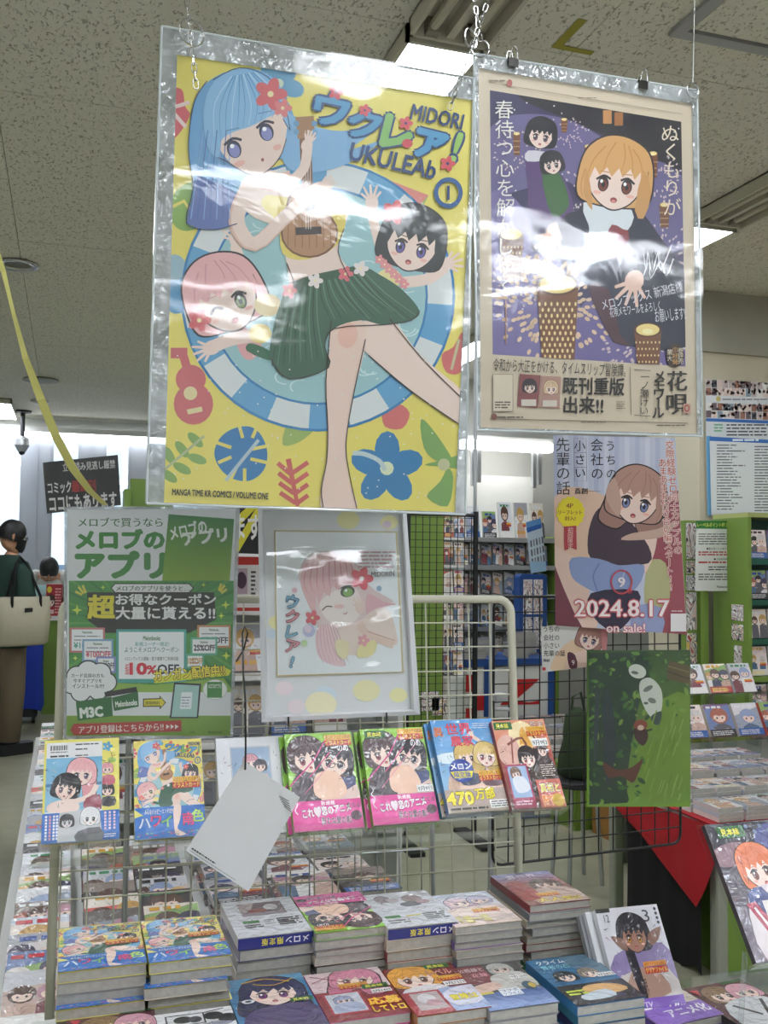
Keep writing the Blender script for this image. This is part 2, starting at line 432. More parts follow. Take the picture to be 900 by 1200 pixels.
# ceiling board: rock-wool with short worm holes
m, nt, b = nodes_mat('rock_wool_ceiling_board'); N = nt.nodes; L = nt.links
tc = N.new('ShaderNodeTexCoord'); mp = N.new('ShaderNodeMapping'); mp.inputs['Scale'].default_value = (95, 50, 20); mp.inputs['Rotation'].default_value = (0, 0, .15)
L.new(tc.outputs['Object'], mp.inputs[0])
n1 = N.new('ShaderNodeTexNoise'); n1.inputs['Scale'].default_value = 1; n1.inputs['Detail'].default_value = 1.5; n1.inputs['Distortion'].default_value = 1.0
L.new(mp.outputs[0], n1.inputs['Vector'])
r1 = N.new('ShaderNodeValToRGB'); r1.color_ramp.elements[0].position = .60; r1.color_ramp.elements[0].color = (0, 0, 0, 1); r1.color_ramp.elements[1].position = .65; r1.color_ramp.elements[1].color = (1, 1, 1, 1)
L.new(n1.outputs['Fac'], r1.inputs['Fac'])
mx = N.new('ShaderNodeMix'); mx.data_type = 'RGBA'; mx.inputs['A'].default_value = rgb('#e6e4d6'); mx.inputs['B'].default_value = rgb('#b0ad9f')
L.new(r1.outputs[0], mx.inputs['Factor']); L.new(mx.outputs['Result'], b.inputs['Base Color']); b.inputs['Roughness'].default_value = .95
bp = N.new('ShaderNodeBump'); bp.invert = True; bp.inputs['Distance'].default_value = .004; bp.inputs['Strength'].default_value = .7
L.new(r1.outputs[0], bp.inputs['Height']); L.new(bp.outputs[0], b.inputs['Normal']); M_ceil = m
M_joint = mat('ceiling_joint', '#7d7a6a', .9)
# floor: worn pale vinyl
m, nt, b = nodes_mat('worn_vinyl_floor'); N = nt.nodes; L = nt.links
tc = N.new('ShaderNodeTexCoord')
n1 = N.new('ShaderNodeTexNoise'); n1.inputs['Scale'].default_value = 1.1; n1.inputs['Detail'].default_value = 7; n1.inputs['Roughness'].default_value = .65
n2 = N.new('ShaderNodeTexNoise'); n2.inputs['Scale'].default_value = 9; n2.inputs['Detail'].default_value = 6
L.new(tc.outputs['Object'], n1.inputs['Vector']); L.new(tc.outputs['Object'], n2.inputs['Vector'])
ad = N.new('ShaderNodeMath'); ad.operation = 'MULTIPLY_ADD'; ad.inputs[1].default_value = .5; L.new(n2.outputs['Fac'], ad.inputs[0])
hf = N.new('ShaderNodeMath'); hf.operation = 'MULTIPLY'; hf.inputs[1].default_value = .5; L.new(n1.outputs['Fac'], hf.inputs[0]); L.new(hf.outputs[0], ad.inputs[2])
r1 = N.new('ShaderNodeValToRGB'); r1.color_ramp.elements[0].position = .32; r1.color_ramp.elements[0].color = rgb('#7f7e6a'); r1.color_ramp.elements[1].position = .62; r1.color_ramp.elements[1].color = rgb('#a3a28c')
L.new(ad.outputs[0], r1.inputs['Fac']); L.new(r1.outputs[0], b.inputs['Base Color'])
r2 = N.new('ShaderNodeMapRange'); r2.inputs[3].default_value = .22; r2.inputs[4].default_value = .5; L.new(n2.outputs['Fac'], r2.inputs[0]); L.new(r2.outputs[0], b.inputs['Roughness']); M_floor = m
M_wall = mat('cream_wall_paint', '#c4bda6', .8, var=.05, vscale=1.5)
M_wallw = mat('white_wall_paint', '#d2d3cf', .8, var=.02, vscale=1.5)
M_bulk = mat('grey_bulkhead_paint', '#a3a193', .85, var=.04)
M_mull = mat('blue_grey_window_aluminium', '#a9afb9', .4, metal=.2)
# ================================================================ room shell
U0, U1, V0, V1 = -3.2, 6.2, -3.2, 11.95
struct('floor', MB().box(U0-.1, U1+.1, V0-.1, V1+.1, -.1, 0), M_floor)
fl = COL.objects['floor']
# seams of the floor sheets in the aisle
for k, u in enumerate((-2.4, -1.5, -.6, 2.1, 3.0)):
    MB().box(u-.002, u+.002, V0, V1, 0, .0012).build('floor_seam', mat('seam', '#77755f', .6), fl)
struct('wall_left', MB().box(U0-.1, U0, V0, V1, 0, CEIL), M_wallw)
struct('wall_right', MB().box(U1, U1+.1, V0, V1, 0, CEIL), M_wallw)
struct('wall_front', MB().box(U0-.1, U1+.1, V0-.1, V0, 0, CEIL), M_wallw)
# ceiling: boards on a carrier, joints open
ceil = struct('ceiling', MB().box(U0-.1, U1+.1, V0-.1, V1+.1, CEIL+.012, CEIL+.10), M_joint)
TU, TV = 1.745, .84
tile = MB().rbox(.0015, TU-.0015, .0015, TV-.0015, 0, .014, .001, 1).mesh('ceiling_board', M_ceil)
u = -.281-2*TU
while u < U1:
    v = 2.697-8*TV
    while v < V1:
        o = link('ceiling_board', tile, ceil, loc=(u, v, CEIL-.002+random.uniform(0, .0015))); v += TV
    u += TU
# far wall on the left is glazed; a solid wall closes the right half
YB = 11.9
wb = struct('wall_back', MB().box(U0, -3.0, YB, YB+.1, 0, CEIL).box(2.1, 2.9, YB, YB+.1, 0, CEIL).box(-3.0, 2.1, YB, YB+.1, 2.93, CEIL).box(-3.0, 2.1, YB, YB+.1, 0, .35), M_wallw)
wm = struct('wall_back_right', MB().box(2.62, U1, 7.85, 7.95, 0, CEIL), M_wallw)
struct('wall_alcove', MB().box(2.62, 2.72, 7.95, YB, 0, CEIL), M_wallw)
struct('column_right', MB().box(3.46, U1, 4.82, 5.35, 0, 2.72), M_wall)
struct('trim_1', MB().box(3.44, U1, 4.80, 5.37, 2.72, CEIL-.004), M_bulk)
# glazing: piers and panes traced where they stand on the back wall
def bx(px): return PV(px, 600, YB).x
piers = [(-3.0, bx(-14)), (bx(26), bx(58)), (bx(93), bx(120)), (bx(152), bx(200)), (bx(262), bx(290)), (bx(352), 2.1)]
zt = PV(60, 508, YB).z; k = 0
M_lite = mat('outdoor_haze_glow', '#ffffff', .5)
for i, (a, b_) in enumerate(piers):
    struct('trim_%d' % (i+2), MB().box(a, b_, YB-.04, YB+.12, .35, 2.93).box((a+b_)/2-.01, (a+b_)/2+.01, YB-.055, YB-.04, .35, 2.93), M_mull)
for i in range(len(piers)-1):
    a, b_ = piers[i][1], piers[i+1][0]
    w = tag(MB().box(a, b_, YB-.02, YB+.02, zt, 2.93).box(a, a+.03, YB-.02, YB+.02, .35, zt).box(b_-.03, b_, YB-.02, YB+.02, .35, zt).box(a, b_, YB-.02, YB+.02, .35, .42).box(a, b_, YB-.02, YB+.02, 1.28, 1.33).build('window_%d' % (i+1), M_mull), kind='structure')
    MB().box(a+.03, b_-.03, YB-.003, YB+.003, .42, 1.28).build('glass_pane', C_glass, w)
    MB().box(a+.03, b_-.03, YB-.003, YB+.003, 1.33, zt).build('glass_pane', C_glass, w)
# luminous trough of light along the top of the glazing
t = thing('cove_light', 'long fluorescent batten glowing above the window wall', 'lamp', V((-.7, YB-.22, 2.84)))
MB().rbox(-2.2, 2.5, 0, .14, .06, .12, .02).build('housing', M_white, t)
MB().rbox(-2.2, 2.5, .02, .12, .0, .06, .02).build('diffuser', mat('lit_diffuser', '#fbfdff', .5, emis=LAMP*.35), t)
# building across the street
t = thing('building', 'pale blue-grey building outside the left window', 'building', V((-4, 19, -1)))
MB().box(-6, 9, 0, 1, 0, 2.35).build('facade', mat('facade_blue_grey', '#8fa3bd', .6), t)
for k in range(10):
    f = MB().box(-5.6+1.4*k, -4.5+1.4*k, -.05, 0, 1.2, 2.1).build('window', mat('facade_glass', '#5f80b8', .2), t)
MB().box(-6, 9, -.06, 0, .5, .9).build('brick_band', mat('facade_brick', '#8f5a55', .8), t)
struct('ground_outside', MB().box(-20, 20, V1+.05, 30, -.3, -.1), mat('pavement', '#8d8f90', .9))
# ---------------------------------------------------------------- fluorescent fixtures in the ceiling
M_tray = mat('lamp_tray_enamel', '#c9c5b3', .4); M_lit = mat('lit_tube', '#f3f7ff', .4, emis=LAMP); M_off = mat('unlit_tube', '#c6c2ae', .35); M_hold = mat('lamp_holder', '#8f8b7c', .5)
def fixture(u, v0, lit, lab, grp=None, length=1.2, cross=False):
    Mx = Matrix.Translation((u, v0, CEIL-.002))
    if cross: Mx = Mx @ Matrix.Rotation(R(-90), 4, 'Z')
    t = thing('ceiling_lamp', lab, 'lamp', Mx, grp)
    w = .125
    mb = MB()
    mb.box(-w, -w+.012, 0, length, -.055, 0).box(w-.012, w, 0, length, -.055, 0).box(-w, w, 0, .012, -.055, 0).box(-w, w, length-.012, length, -.055, 0).box(-w, w, 0, length, -.006, 0)
    mb.box(-.012, .012, .012, length-.012, -.045, -.006)
    mb.build('tray', M_tray, t)
    for s in (-1, 1):
        MB().tube([(s*.062, .04, -.032), (s*.062, length-.04, -.032)], .016, 10).build('tube', M_lit if lit else M_off, t, smooth=False)
        for y_ in (.012, length-.045): MB().box(s*.062-.02, s*.062+.02, y_, y_+.033, -.052, -.008).build('lamp_holder', M_hold, t)
    if lit: MB().box(-w+.013, w-.013, .013, length-.013, -.052, -.050).build('diffuser', M_lit, t)
    return t
FU = [-.705, 1.04, 2.785, 4.53]
fixture(FU[1], 1.46, False, 'unlit twin-tube ceiling lamp nearest the chain of the yellow poster')
fixture(FU[1], 2.685, True, 'lit twin-tube ceiling lamp above the gap between the two hanging posters')
fixture(FU[2], 2.53, False, 'unlit twin-tube ceiling lamp at the right edge above the cream wall')
fixture(FU[2], 3.765, True, 'lit ceiling lamp half hidden behind the right edge of the night-scene poster')
fixture(FU[2], 6.25, True, 'distant lit ceiling lamp seen through the slit between the two hanging posters')
fixture(FU[0], 10.5, True, 'distant lit ceiling lamp cut by the left edge near the windows')
for u, v in ((FU[0], 6.2), (FU[0], 3.7), (FU[0], 1.2), (FU[1], 5.2), (FU[1], 7.7), (FU[3], 2.6), (FU[3], 0.1)):  # added lamps, never in view, only there to light the room
    fixture(u, v, True, 'unseen ceiling lamp added to light the room, behind the posters or beyond the frame', 'added unseen ceiling lamps')
for u, v in ((FU[0], -2.0), (FU[1], .36), (FU[2], -1.6)):  # further added fill lamps; the middle one puts glare on the covers
    fixture(u, v, True, 'unseen ceiling lamp added to light the room, behind the posters or beyond the frame', 'added unseen ceiling lamps')
for u, v in ((-.6, -.62), (.75, -.62), (2.1, -.62), (3.4, -.62), (.95, -2.6)):  # added crosswise behind the camera for streaks in the sleeves and frame
    fixture(u, v, True, 'unseen ceiling lamp added to light the room, behind the posters or beyond the frame', 'added unseen ceiling lamps', cross=True)
# tube lamp over the magazine shelves
a = PV(545, 519, 7.3); b_ = PV(648, 523, 7.3)
t = thing('wall_lamp', 'bright strip lamp above the magazine shelves, left of the cleavage-free sale poster'.replace('cleavage-free ', ''), 'lamp', V((a.x, 7.3, a.z-.04)))
w = b_.x-a.x
MB().rbox(0, w, 0, .12, 0, .075, .02, axis='x').build('diffuser', mat('lit_strip', '#fffefb', .4, emis=LAMP*.5), t)
MB().rbox(-.02, w+.02, .02, .55, .075, .11, .01).build('canopy', M_white, t)
for s in (.08, w-.16):
    MB().box(s, s+.03, .04, .08, -.30, 0).box(s+.05, s+.08, .04, .08, -.27, 0).build('bracket', M_alu, t)
# downlight, detector, hatch
c = PZ(21, 308, CEIL); t = thing('downlight', 'round chrome-rimmed recessed downlight in the ceiling at upper left', 'lamp', c-V((0, 0, .004)))
MB().lathe([(.06, 0), (.105, -.002), (.112, -.010), (.10, -.016), (.075, -.012), (.072, -.004)], n=28).build('rim', M_steel, t, smooth=True)
MB().lathe([(.071, -.006), (.05, -.003), (.02, -.002)], n=20).build('lamp_face', mat('downlight_face', '#6a685c', .5), t)
c = PZ(48, 444, CEIL); t = thing('downlight', 'small flat round downlight far back above the black sign', 'lamp', c-V((0, 0, .004)))
MB().lathe([(.15, 0), (.16, -.014), (.12, -.018)], n=24).build('rim', M_hold, t)
MB().lathe([(.115, -.017), (.05, -.013)], n=20).build('lamp_face', M_tray, t)
c = PZ(47, 469, CEIL); t = thing('smoke_detector', 'small round white smoke detector on the far ceiling', 'detector', c-V((0, 0, .003)))
MB().lathe([(.09, 0), (.09, -.02), (.06, -.04), (.02, -.045)], n=20).build('body', M_white, t)
c = PZ(27, 481, CEIL); t = thing('security_camera', 'dark dome camera hanging on a stem from the far ceiling', 'camera', c-V((0, 0, .003)))
MB().lathe([(.09, 0), (.09, -.02), (.02, -.03)], n=14).build('mount', M_dark, t)
MB().tube([(0, 0, -.02), (0, 0, -.30)], .025, 8).build('stem', M_dark, t)
MB().lathe([(.03, -.28), (.075, -.31), (.08, -.38), (.04, -.45)], n=14).build('housing', M_alu, t)
MB().lathe([(.035, -.44), (.03, -.47), (.01, -.485)], n=12).build('lens', M_black, t)
c = PZ(783, 37, CEIL); t = thing('access_hatch', 'square framed access hatch in the ceiling at the top right corner', 'hatch', V((c.x, c.y-1.4, CEIL-.003)))
s_ = .9; MB().box(0, s_, 1.36, 1.40, -.012, 0).box(0, s_, .5, .54, -.012, 0).box(0, .04, .54, 1.36, -.012, 0).box(s_-.04, s_, .54, 1.36, -.012, 0).build('frame', M_alu, t)
MB().box(.05, s_-.05, .55, 1.35, -.006, 0).build('door', M_ceil, t)
# ================================================================ generic drawn people for covers and posters
SKIN, SKIN2 = '#f3d9cc', '#e3b5a4'
def head(I, x, y, r, rot=0, hair='#444', hair2=None, eye='#5a4a6a', skin=SKIN, back=1.25, side=True, smile=True, long=0.0, wink=False):
    """plain round-faced figure head: hair mass, face, fringe, dot eyes"""
    hair2 = hair2 or hair; ca, sa = math.cos(R(rot)), math.sin(R(rot))
    T = lambda p: (x+(p[0]*ca-p[1]*sa)*r, y+(p[0]*sa+p[1]*ca)*r)
    pg = lambda pts, c, s=4: I.poly([T(p) for p in pts], c, s)
    ink = '#2a2026'
    if long:
        pg([(-1.09, -.6), (-1.25, .4), (-1.31, 1.04+long), (-.48, 1.26+long), (0, .9), (.48, 1.26+long), (1.31, 1.04+long), (1.25, .4), (1.09, -.6), (0, -1.3)], ink)
        pg([(-1.05, -.6), (-1.2, .4), (-1.25, 1+long), (-.5, 1.2+long), (0, .9), (.5, 1.2+long), (1.25, 1+long), (1.2, .4), (1.05, -.6), (0, -1.25)], hair2)
    pg([(-1.15, .78), (-1.23, 0), (-1.04, -.79), (-.47, -1.25), (.26, -1.27), (.94, -.89), (1.2, -.1), (1.13, .78), (.4, 1.0), (-.5, 1.0)], ink)
    pg([(-1.1, .75), (-1.18, 0), (-1.0, -.75), (-.45, -1.2), (.25, -1.22), (.9, -.85), (1.15, -.1), (1.08, .75), (.4, .95), (-.5, .95)], hair)
    pg([(-.86, -.38), (.86, -.38), (.88, .26), (.57, .82), (.1, 1.09), (-.3, 1.0), (-.71, .65), (-.89, .2)], ink)
    pg([(-.82, -.35), (.82, -.35), (.84, .25), (.55, .78), (.1, 1.04), (-.3, .95), (-.68, .62), (-.85, .2)], skin)
    pg([(-.95, .42), (-.98, -.5), (-.4, -1.05), (.3, -1.05), (.95, -.5), (.95, .46), (.80, .12), (.74, -.22), (.58, .04), (.42, -.28), (.20, .02), (.06, -.26), (-.14, .04), (-.32, -.24), (-.52, .04), (-.70, -.2), (-.80, .14)], hair, 2)
    I.group()
    for q in ((-.45, -.9, -.78, -.4, -.9, .1), (.4, -.9, .66, -.6, .84, -.1), (-.15, -1.05, -.35, -.6, -.42, -.15), (.1, -1.05, .2, -.6, .14, -.15), (.25, -1.0, .42, -.6, .5, -.15), (-1.0, -.1, -1.06, .4, -.96, .8), (1.0, -.1, 1.05, .4, .96, .8)):
        I.line([T(q[0:2]), T(q[2:4]), T(q[4:6])], r*.045, hair2 if hair2 != hair else ink, 3, r*.02)
    I.group(False)
    for sx in (-1, 1):
        ex, ey = T((sx*.37, .30))
        if wink and sx < 0: I.line([T((-.58, .36)), T((-.38, .22)), T((-.18, .34))], r*.08, '#3a2830', 3)
        else:
            I.ell(ex, ey, r*.17, r*.24, '#30222a', rot); I.ell(ex, ey+r*.04, r*.125, r*.18, eye, rot); I.ell(ex, ey+r*.02, r*.06, r*.09, '#1d1a24', rot, 8); I.ell(ex-r*.05, ey-r*.09, r*.05, r*.06, '#ffffff', rot, 8)
            I.line([T((sx*.16, .12)), T((sx*.38, .03)), T((sx*.60, .18))], r*.07, '#2a2026', 3)
        a = T((sx*.52, .58)); I.ell(a[0], a[1], r*.13, r*.06, '#f0b8aa', rot, 10); I.line([T((sx*.22, -.08)), T((sx*.5, -.10))], r*.03, hair2, 0)
    a = T((0.02, .76))
    I.ell(a[0], a[1], r*.11, r*.09 if smile else r*.04, '#9a3f3f', rot, 10); I.ell(a[0], a[1]+r*.03, r*.07, r*.045, '#e08a84', rot, 8)
def flower(I, x, y, r, col, c2='#f6e7b0', n=5, rot=0, core='#d9563f'):
    for k in range(n):
        a = R(rot+360*k/n); I.ell(x+math.cos(a)*r*.55, y+math.sin(a)*r*.55, r*.52, r*.36, col, rot+360*k/n, 12)
    I.ell(x, y, r*.2, r*.2, c2, 0, 10)
def hand(I, x, y, r, rot, col=SKIN, spread=22):
    I.ell(x, y, r*.5, r*.42, col, rot, 12)
    for k in range(5):
        a = R(rot+(k-2)*spread); l = r*(1.15 if 0 < k < 4 else .9)
        I.line([(x, y), (x+math.cos(a)*l, y+math.sin(a)*l)], r*.22, col, 0, r*.13)
def clip_to(quad): return [tuple(p) for p in quad]
def clip_orient(q):
    a = sum(q[i-1][0]*q[i][1]-q[i][0]*q[i-1][1] for i in range(len(q)))
    return q if a > 0 else q[::-1]
# ---------------------------------------------------------------- hanging poster 1: yellow, swim ring
PL1 = Plane(362, 596, 1.69, 5.5)
S1 = [(207.5, 64.5), (554, 118), (533, 600), (192, 589)]
def quad_mesh(pl, q, off, thick, name, m, parent):
    mb = MB(); a = [pl.pt(x, y, off) for x, y in q]; b_ = [(p[0], p[1]-thick, p[2]) for p in a]
    mb.v = a+b_; mb.c = [(1, 1, 1, 1)]*8; n = 4
    mb.f = [(0, 1, 2, 3), (7, 6, 5, 4)]+[(i, (i+1) % n, n+(i+1) % n, n+i) for i in range(n)]
    return mb.build(name, m, parent)
def draw_ring_girl(I, detail=True):
    f = I
    f.rect(-60, -60, 1000, 1400, '#ecdc6b')
    # motifs
    flower(f, 375, 175, 66, '#5f9fc4', '#cfe0c8', 5, 20); f.line([(340, 150), (385, 200)], 8, '#b9cfd8')
    f.poly([(70, 195), (118, 190), (128, 235), (140, 262), (100, 320), (80, 290), (50, 270)], '#d8646a', 4); f.line([(90, 240), (140, 225)], 10, '#f1d8d2'); f.line([(95, 250), (130, 290)], 10, '#f1d8d2')
    f.ell(140, 500, 52, 66, '#8db356', 20); f.line([(95, 500), (125, 485), (145, 515), (180, 495)], 9, '#ecdc6b')
    f.poly([(640, 420), (770, 470), (700, 560)], '#e08a80'); f.poly([(770, 470), (760, 490), (700, 575), (696, 556)], '#8db356')
    flower(f, 660, 1190, 92, '#2f7eb4', '#dfe6c0', 5, 55); f.line([(570, 1150), (600, 1152), (640, 1170), (655, 1195)], 12, '#c5d3d2', 3)
    f.poly([(255, 1085), (300, 1080), (330, 1105), (345, 1150), (335, 1195), (300, 1222), (255, 1218), (220, 1190), (205, 1150), (220, 1110)], '#2b7ab4', 4)
    for a, b_, c, d in ((205, 1120, 250, 1135), (215, 1175, 250, 1160), (350, 1130, 300, 1140), (345, 1175, 300, 1165), (270, 1075, 280, 1110), (285, 1232, 285, 1190), (245, 1225, 262, 1190), (320, 1075, 305, 1110)): f.line([(a, b_), (c, d)], 9, '#ecdc6b')
    f.line([(235, 1222), (322, 1115)], 9, '#b9cbd0')
    for k, (x, y) in enumerate(((85, 1155), (120, 1140), (155, 1115), (85, 1210), (120, 1190), (160, 1165))): f.ell(x, y, 26, 12, '#8aac5c', 60-k*8)
    f.line([(60, 1205), (178, 1105)], 7, '#b9bf8e')
    f.line([(400, 1165), (425, 1290)], 14, '#d0625c', 0, 10)
    for k in range(4):
        y = 1190+k*26; f.line([(405+k*5, y+14), (372+k*2, y-14)], 12, '#d0625c'); f.line([(408+k*5, y+14), (452, y-16+k*3)], 12, '#d0625c')
    f.ell(150, 1020, 52, 55, '#cf6468'); f.ell(143, 955, 40, 38, '#cf6468'); f.poly([(108, 880), (130, 875), (145, 925), (122, 930)], '#cf6468'); f.rect(90, 872, 134, 900, '#cf6468'); f.ell(142, 992, 18, 18, '#e8d9a0'); f.poly([(132, 1035), (172, 1027), (174, 1040), (136, 1048)], '#e8d9a0')
    f.poly([(385, 1128), (400, 1070), (440, 1085), (470, 1085), (430, 1120)], '#9db55e', 3)
    f.poly([(750, 1060), (790, 1100), (835, 1175), (790, 1170), (757, 1135)], '#7fa85a', 3); f.poly([(760, 1180), (820, 1165), (870, 1150), (870, 1190), (800, 1185)], '#7fa85a', 3); f.poly([(820, 1190), (835, 1215), (820, 1290), (765, 1265), (800, 1225)], '#7fa85a', 3); f.ell(810, 1180, 16, 16, '#c9c79a')
    f.poly([(805, 890), (835, 870), (860, 830), (868, 900), (850, 940), (815, 935)], '#d8706c', 3); f.line([(850, 850), (830, 930)], 7, '#c9c79a')
    f.poly([(650, 1040), (690, 1020), (720, 1045), (700, 1085), (655, 1080)], '#d8706c', 3)
    f.poly([(80, 690), (130, 690), (135, 770), (85, 775)], '#4a90bd', 3); f.ell(100, 660, 30, 34, '#9fbecb')
    # swim ring
    f.ell(478, 735, 362, 358, '#2f7fb8', 0, 48); f.ell(478, 735, 355, 351, '#dfe3e2', 0, 48)
    for k in range(10): f.ring(478, 735, 286, 284, 355, 351, '#62a5d0', k*36+4, k*36+22, 6)
    f.ell(478, 735, 290, 288, '#2f7fb8', 0, 48); f.ell(478, 735, 284, 282, '#9fc8cc', 0, 48)
    if detail:
        rnd = random.Random(5); f.group()
        for k in range(46):
            a = rnd.random()*6.28; q = rnd.random()**.5*255; x, y = 478+q*math.cos(a), 735+q*math.sin(a); t = rnd.random()*180
            f.ring(x, y, 26, 17, 30, 20, '#cfe6e4', t, t+150, 7)
        f.group(False)
    # raised arms and hands of the two playmates
    f.line([(290, 560), (262, 610), (300, 690), (330, 700)], 30, SKIN, 4); hand(f, 262, 590, 40, -120)
    f.line([(640, 600), (625, 540), (620, 500)], 26, SKIN, 3); hand(f, 620, 490, 42, -95)
    f.line([(700, 700), (770, 690), (815, 655)], 30, SKIN, 3); hand(f, 812, 652, 44, -15)
    # pink haired playmate
    f.poly([(250, 800), (300, 830), (330, 870), (300, 905), (270, 880)], '#e6a7a8', 4)
    f.poly([(300, 860), (350, 880), (350, 905), (290, 880)], '#2f6a4a', 3)
    head(f, 232, 735, 92, -22, '#edb4b4', '#d99a9e', '#7a8f4a', wink=True)
    f.line([(310, 840), (250, 850), (200, 870)], 34, SKIN, 3); hand(f, 198, 872, 46, 160)
    flower(f, 165, 800, 30, '#e2686c')
    f.ell(345, 760, 36, 30, '#efd9a8'); f.ell(325, 835, 30, 26, '#f0d884')
    # black haired playmate
    head(f, 728, 590, 76, 14, '#2e3034', '#22242a', '#6a5aa0')
    flower(f, 680, 515, 32, '#e2686c'); f.ell(665, 690, 34, 26, '#efe0a0')
    for k in range(6): flower(f, 640+k*13, 640+k*13, 13, '#e8969a')
    # back hair of the ukulele player
    f.poly([(190, 170), (150, 230), (138, 350), (150, 450), (133, 545), (170, 530), (200, 560), (262, 545), (300, 480), (330, 400), (420, 350), (410, 250), (360, 180), (270, 140)], '#6fa9d8', 4)
    f.poly([(160, 420), (150, 470), (133, 545), (200, 560), (262, 545), (285, 480)], '#6577b8', 2)
    f.poly([(380, 250), (470, 290), (560, 300), (645, 265), (615, 310), (560, 350), (640, 330), (560, 385), (470, 410), (400, 400), (370, 330)], '#86b7df', 4)
    # legs, torso
    f.poly([(600, 800), (665, 790), (750, 895), (870, 1000), (875, 1085), (720, 985), (610, 890), (585, 850)], SKIN, 3)
    f.poly([(512, 800), (560, 790), (602, 810), (600, 880), (572, 990), (556, 1080), (552, 1160), (562, 1230), (580, 1300), (492, 1300), (486, 1245), (500, 1170), (503, 1080), (498, 960), (508, 880)], '#f1d3c4', 3)
    f.ell(556, 840, 26, 34, '#efc0ae', 10)
    f.poly([(290, 420), (360, 405), (420, 440), (520, 460), (560, 500), (545, 560), (530, 620), (560, 690), (420, 715), (395, 650), (375, 560), (310, 530), (265, 480)], SKIN, 3)
    f.poly([(372, 545), (330, 500), (345, 470), (430, 480), (530, 470), (552, 520), (530, 600), (450, 640), (385, 625)], '#ecd46a', 3)
    # skirt
    f.poly([(405, 705), (470, 690), (590, 662), (640, 680), (700, 720), (745, 775), (722, 800), (650, 812), (590, 800), (520, 822), (495, 870), (505, 925), (400, 955), (352, 900), (360, 820), (380, 750)], '#3d6450', 4)
    if detail:
        for k in range(26):
            if k == 1: f.group()
            t = k/25; x0 = 410+t*180; y0 = 705-t*40
            x1 = 356+t*380 if t > .4 else 356+t*380; y1 = (925-t*60) if t < .38 else 790-12*math.sin(k)
            f.line([(x0, y0), ((x0+x1)/2-8, (y0+y1)/2), (x1, y1-4)], 4, '#5c8468' if k % 2 else '#2b4b3a', 3, 2)
        f.group(False)
    f.line([(403, 712), (470, 690), (592, 665)], 22, '#33573f', 2)
    for x, y, c in ((402, 722, '#e58a90'), (470, 696, '#f0e3df'), (550, 678, '#e2707a'), (590, 664, '#f0e3df')): flower(f, x, y, 20, c)
    # ukulele
    f.ell(455, 570, 76, 66, '#7b4f35'); f.ell(452, 498, 58, 56, '#7b4f35')
    f.ell(455, 570, 71, 61, '#b98962'); f.ell(452, 498, 53, 51, '#b98962')
    for k in range(7): f.line([(400+k*18, 520), (398+k*19, 610)], 2.5, '#9c6c48')
    f.line([(450, 470), (443, 300)], 30, '#8a5c3f'); f.poly([(418, 265), (466, 262), (470, 318), (424, 322)], '#a97a52')
    for k in range(4): f.ell(420+(k % 2)*48, 282+(k//2)*22, 8, 8, '#6da0c8', 0, 10)
    f.ell(450, 492, 24, 22, '#3a2620'); f.poly([(418, 556), (486, 553), (487, 573), (419, 576)], '#33241f')
    for k in range(3): f.line([(444+k*6, 300), (446+k*6, 560)], 1.6, '#e8dccb')
    # arms
    f.line([(285, 470), (262, 540), (310, 600), (400, 520), (480, 450)], 44, '#e9c3b2', 4, 34); f.line([(287, 470), (266, 540), (312, 597), (400, 518), (480, 450)], 38, SKIN, 4, 28)
    hand(f, 480, 452, 40, -30, SKIN, 14); f.line([(400, 440), (440, 400), (450, 340)], 26, SKIN, 3); hand(f, 448, 340, 36, -70, SKIN, 14)
    for k in range(9): flower(f, 315+k*10, 425+20*math.sin(k*.42), 15, '#e59a9a' if k % 2 else '#f0c7b8')
    # head
    f.ell(285, 240, 108, 104, '#7fb6e2', -15)
    f.poly([(212, 300), (380, 250), (392, 320), (372, 375), (330, 414), (290, 412), (240, 380)], SKIN, 4)
    f.poly([(185, 340), (175, 250), (205, 170), (275, 140), (345, 165), (395, 235), (402, 300), (378, 255), (355, 262), (330, 275), (300, 290), (268, 300), (240, 312), (222, 330), (214, 372)], '#8fc0e6', 3)
    if detail:
        f.group()
        for k in range(13): f.line([(250+k*5, 158-k), (205+k*16, 230), (204+k*15, 318-k*5)], 2.6, '#c4e0f4' if k % 3 == 0 else '#5a93c8', 3, 1)
        for k in range(7): f.line([(175+k*12, 300), (158+k*14, 420), (142+k*17, 535)], 2.6, '#4f72b4' if k % 2 else '#8fb4e4', 3)
        f.line([(185, 170), (150, 230), (136, 350), (148, 450), (131, 545), (200, 562), (264, 546)], 2.6, '#2a3f6a', 4); f.line([(390, 232), (404, 300), (385, 270)], 2.4, '#2a3f6a', 2); f.line([(214, 372), (240, 384), (290, 414), (330, 416), (374, 376), (394, 322)], 2.4, '#5a3a3a', 3); f.line([(200, 168), (270, 136), (345, 160), (396, 230)], 2.4, '#2a3f6a', 4)
        for q in ([(512, 800), (498, 960), (503, 1080), (500, 1170), (486, 1245), (492, 1300)], [(602, 850), (572, 990), (556, 1080), (552, 1160), (580, 1300)], [(665, 795), (750, 900), (850, 1000)], [(610, 892), (720, 985), (850, 1075)], [(395, 650), (420, 715)], [(545, 560), (530, 620), (560, 690)], [(352, 900), (400, 955), (505, 925), (495, 870), (520, 822), (650, 812), (722, 800), (745, 775)]): f.line(q, 2.6, '#3a2c2c', 3)
        f.group(False)
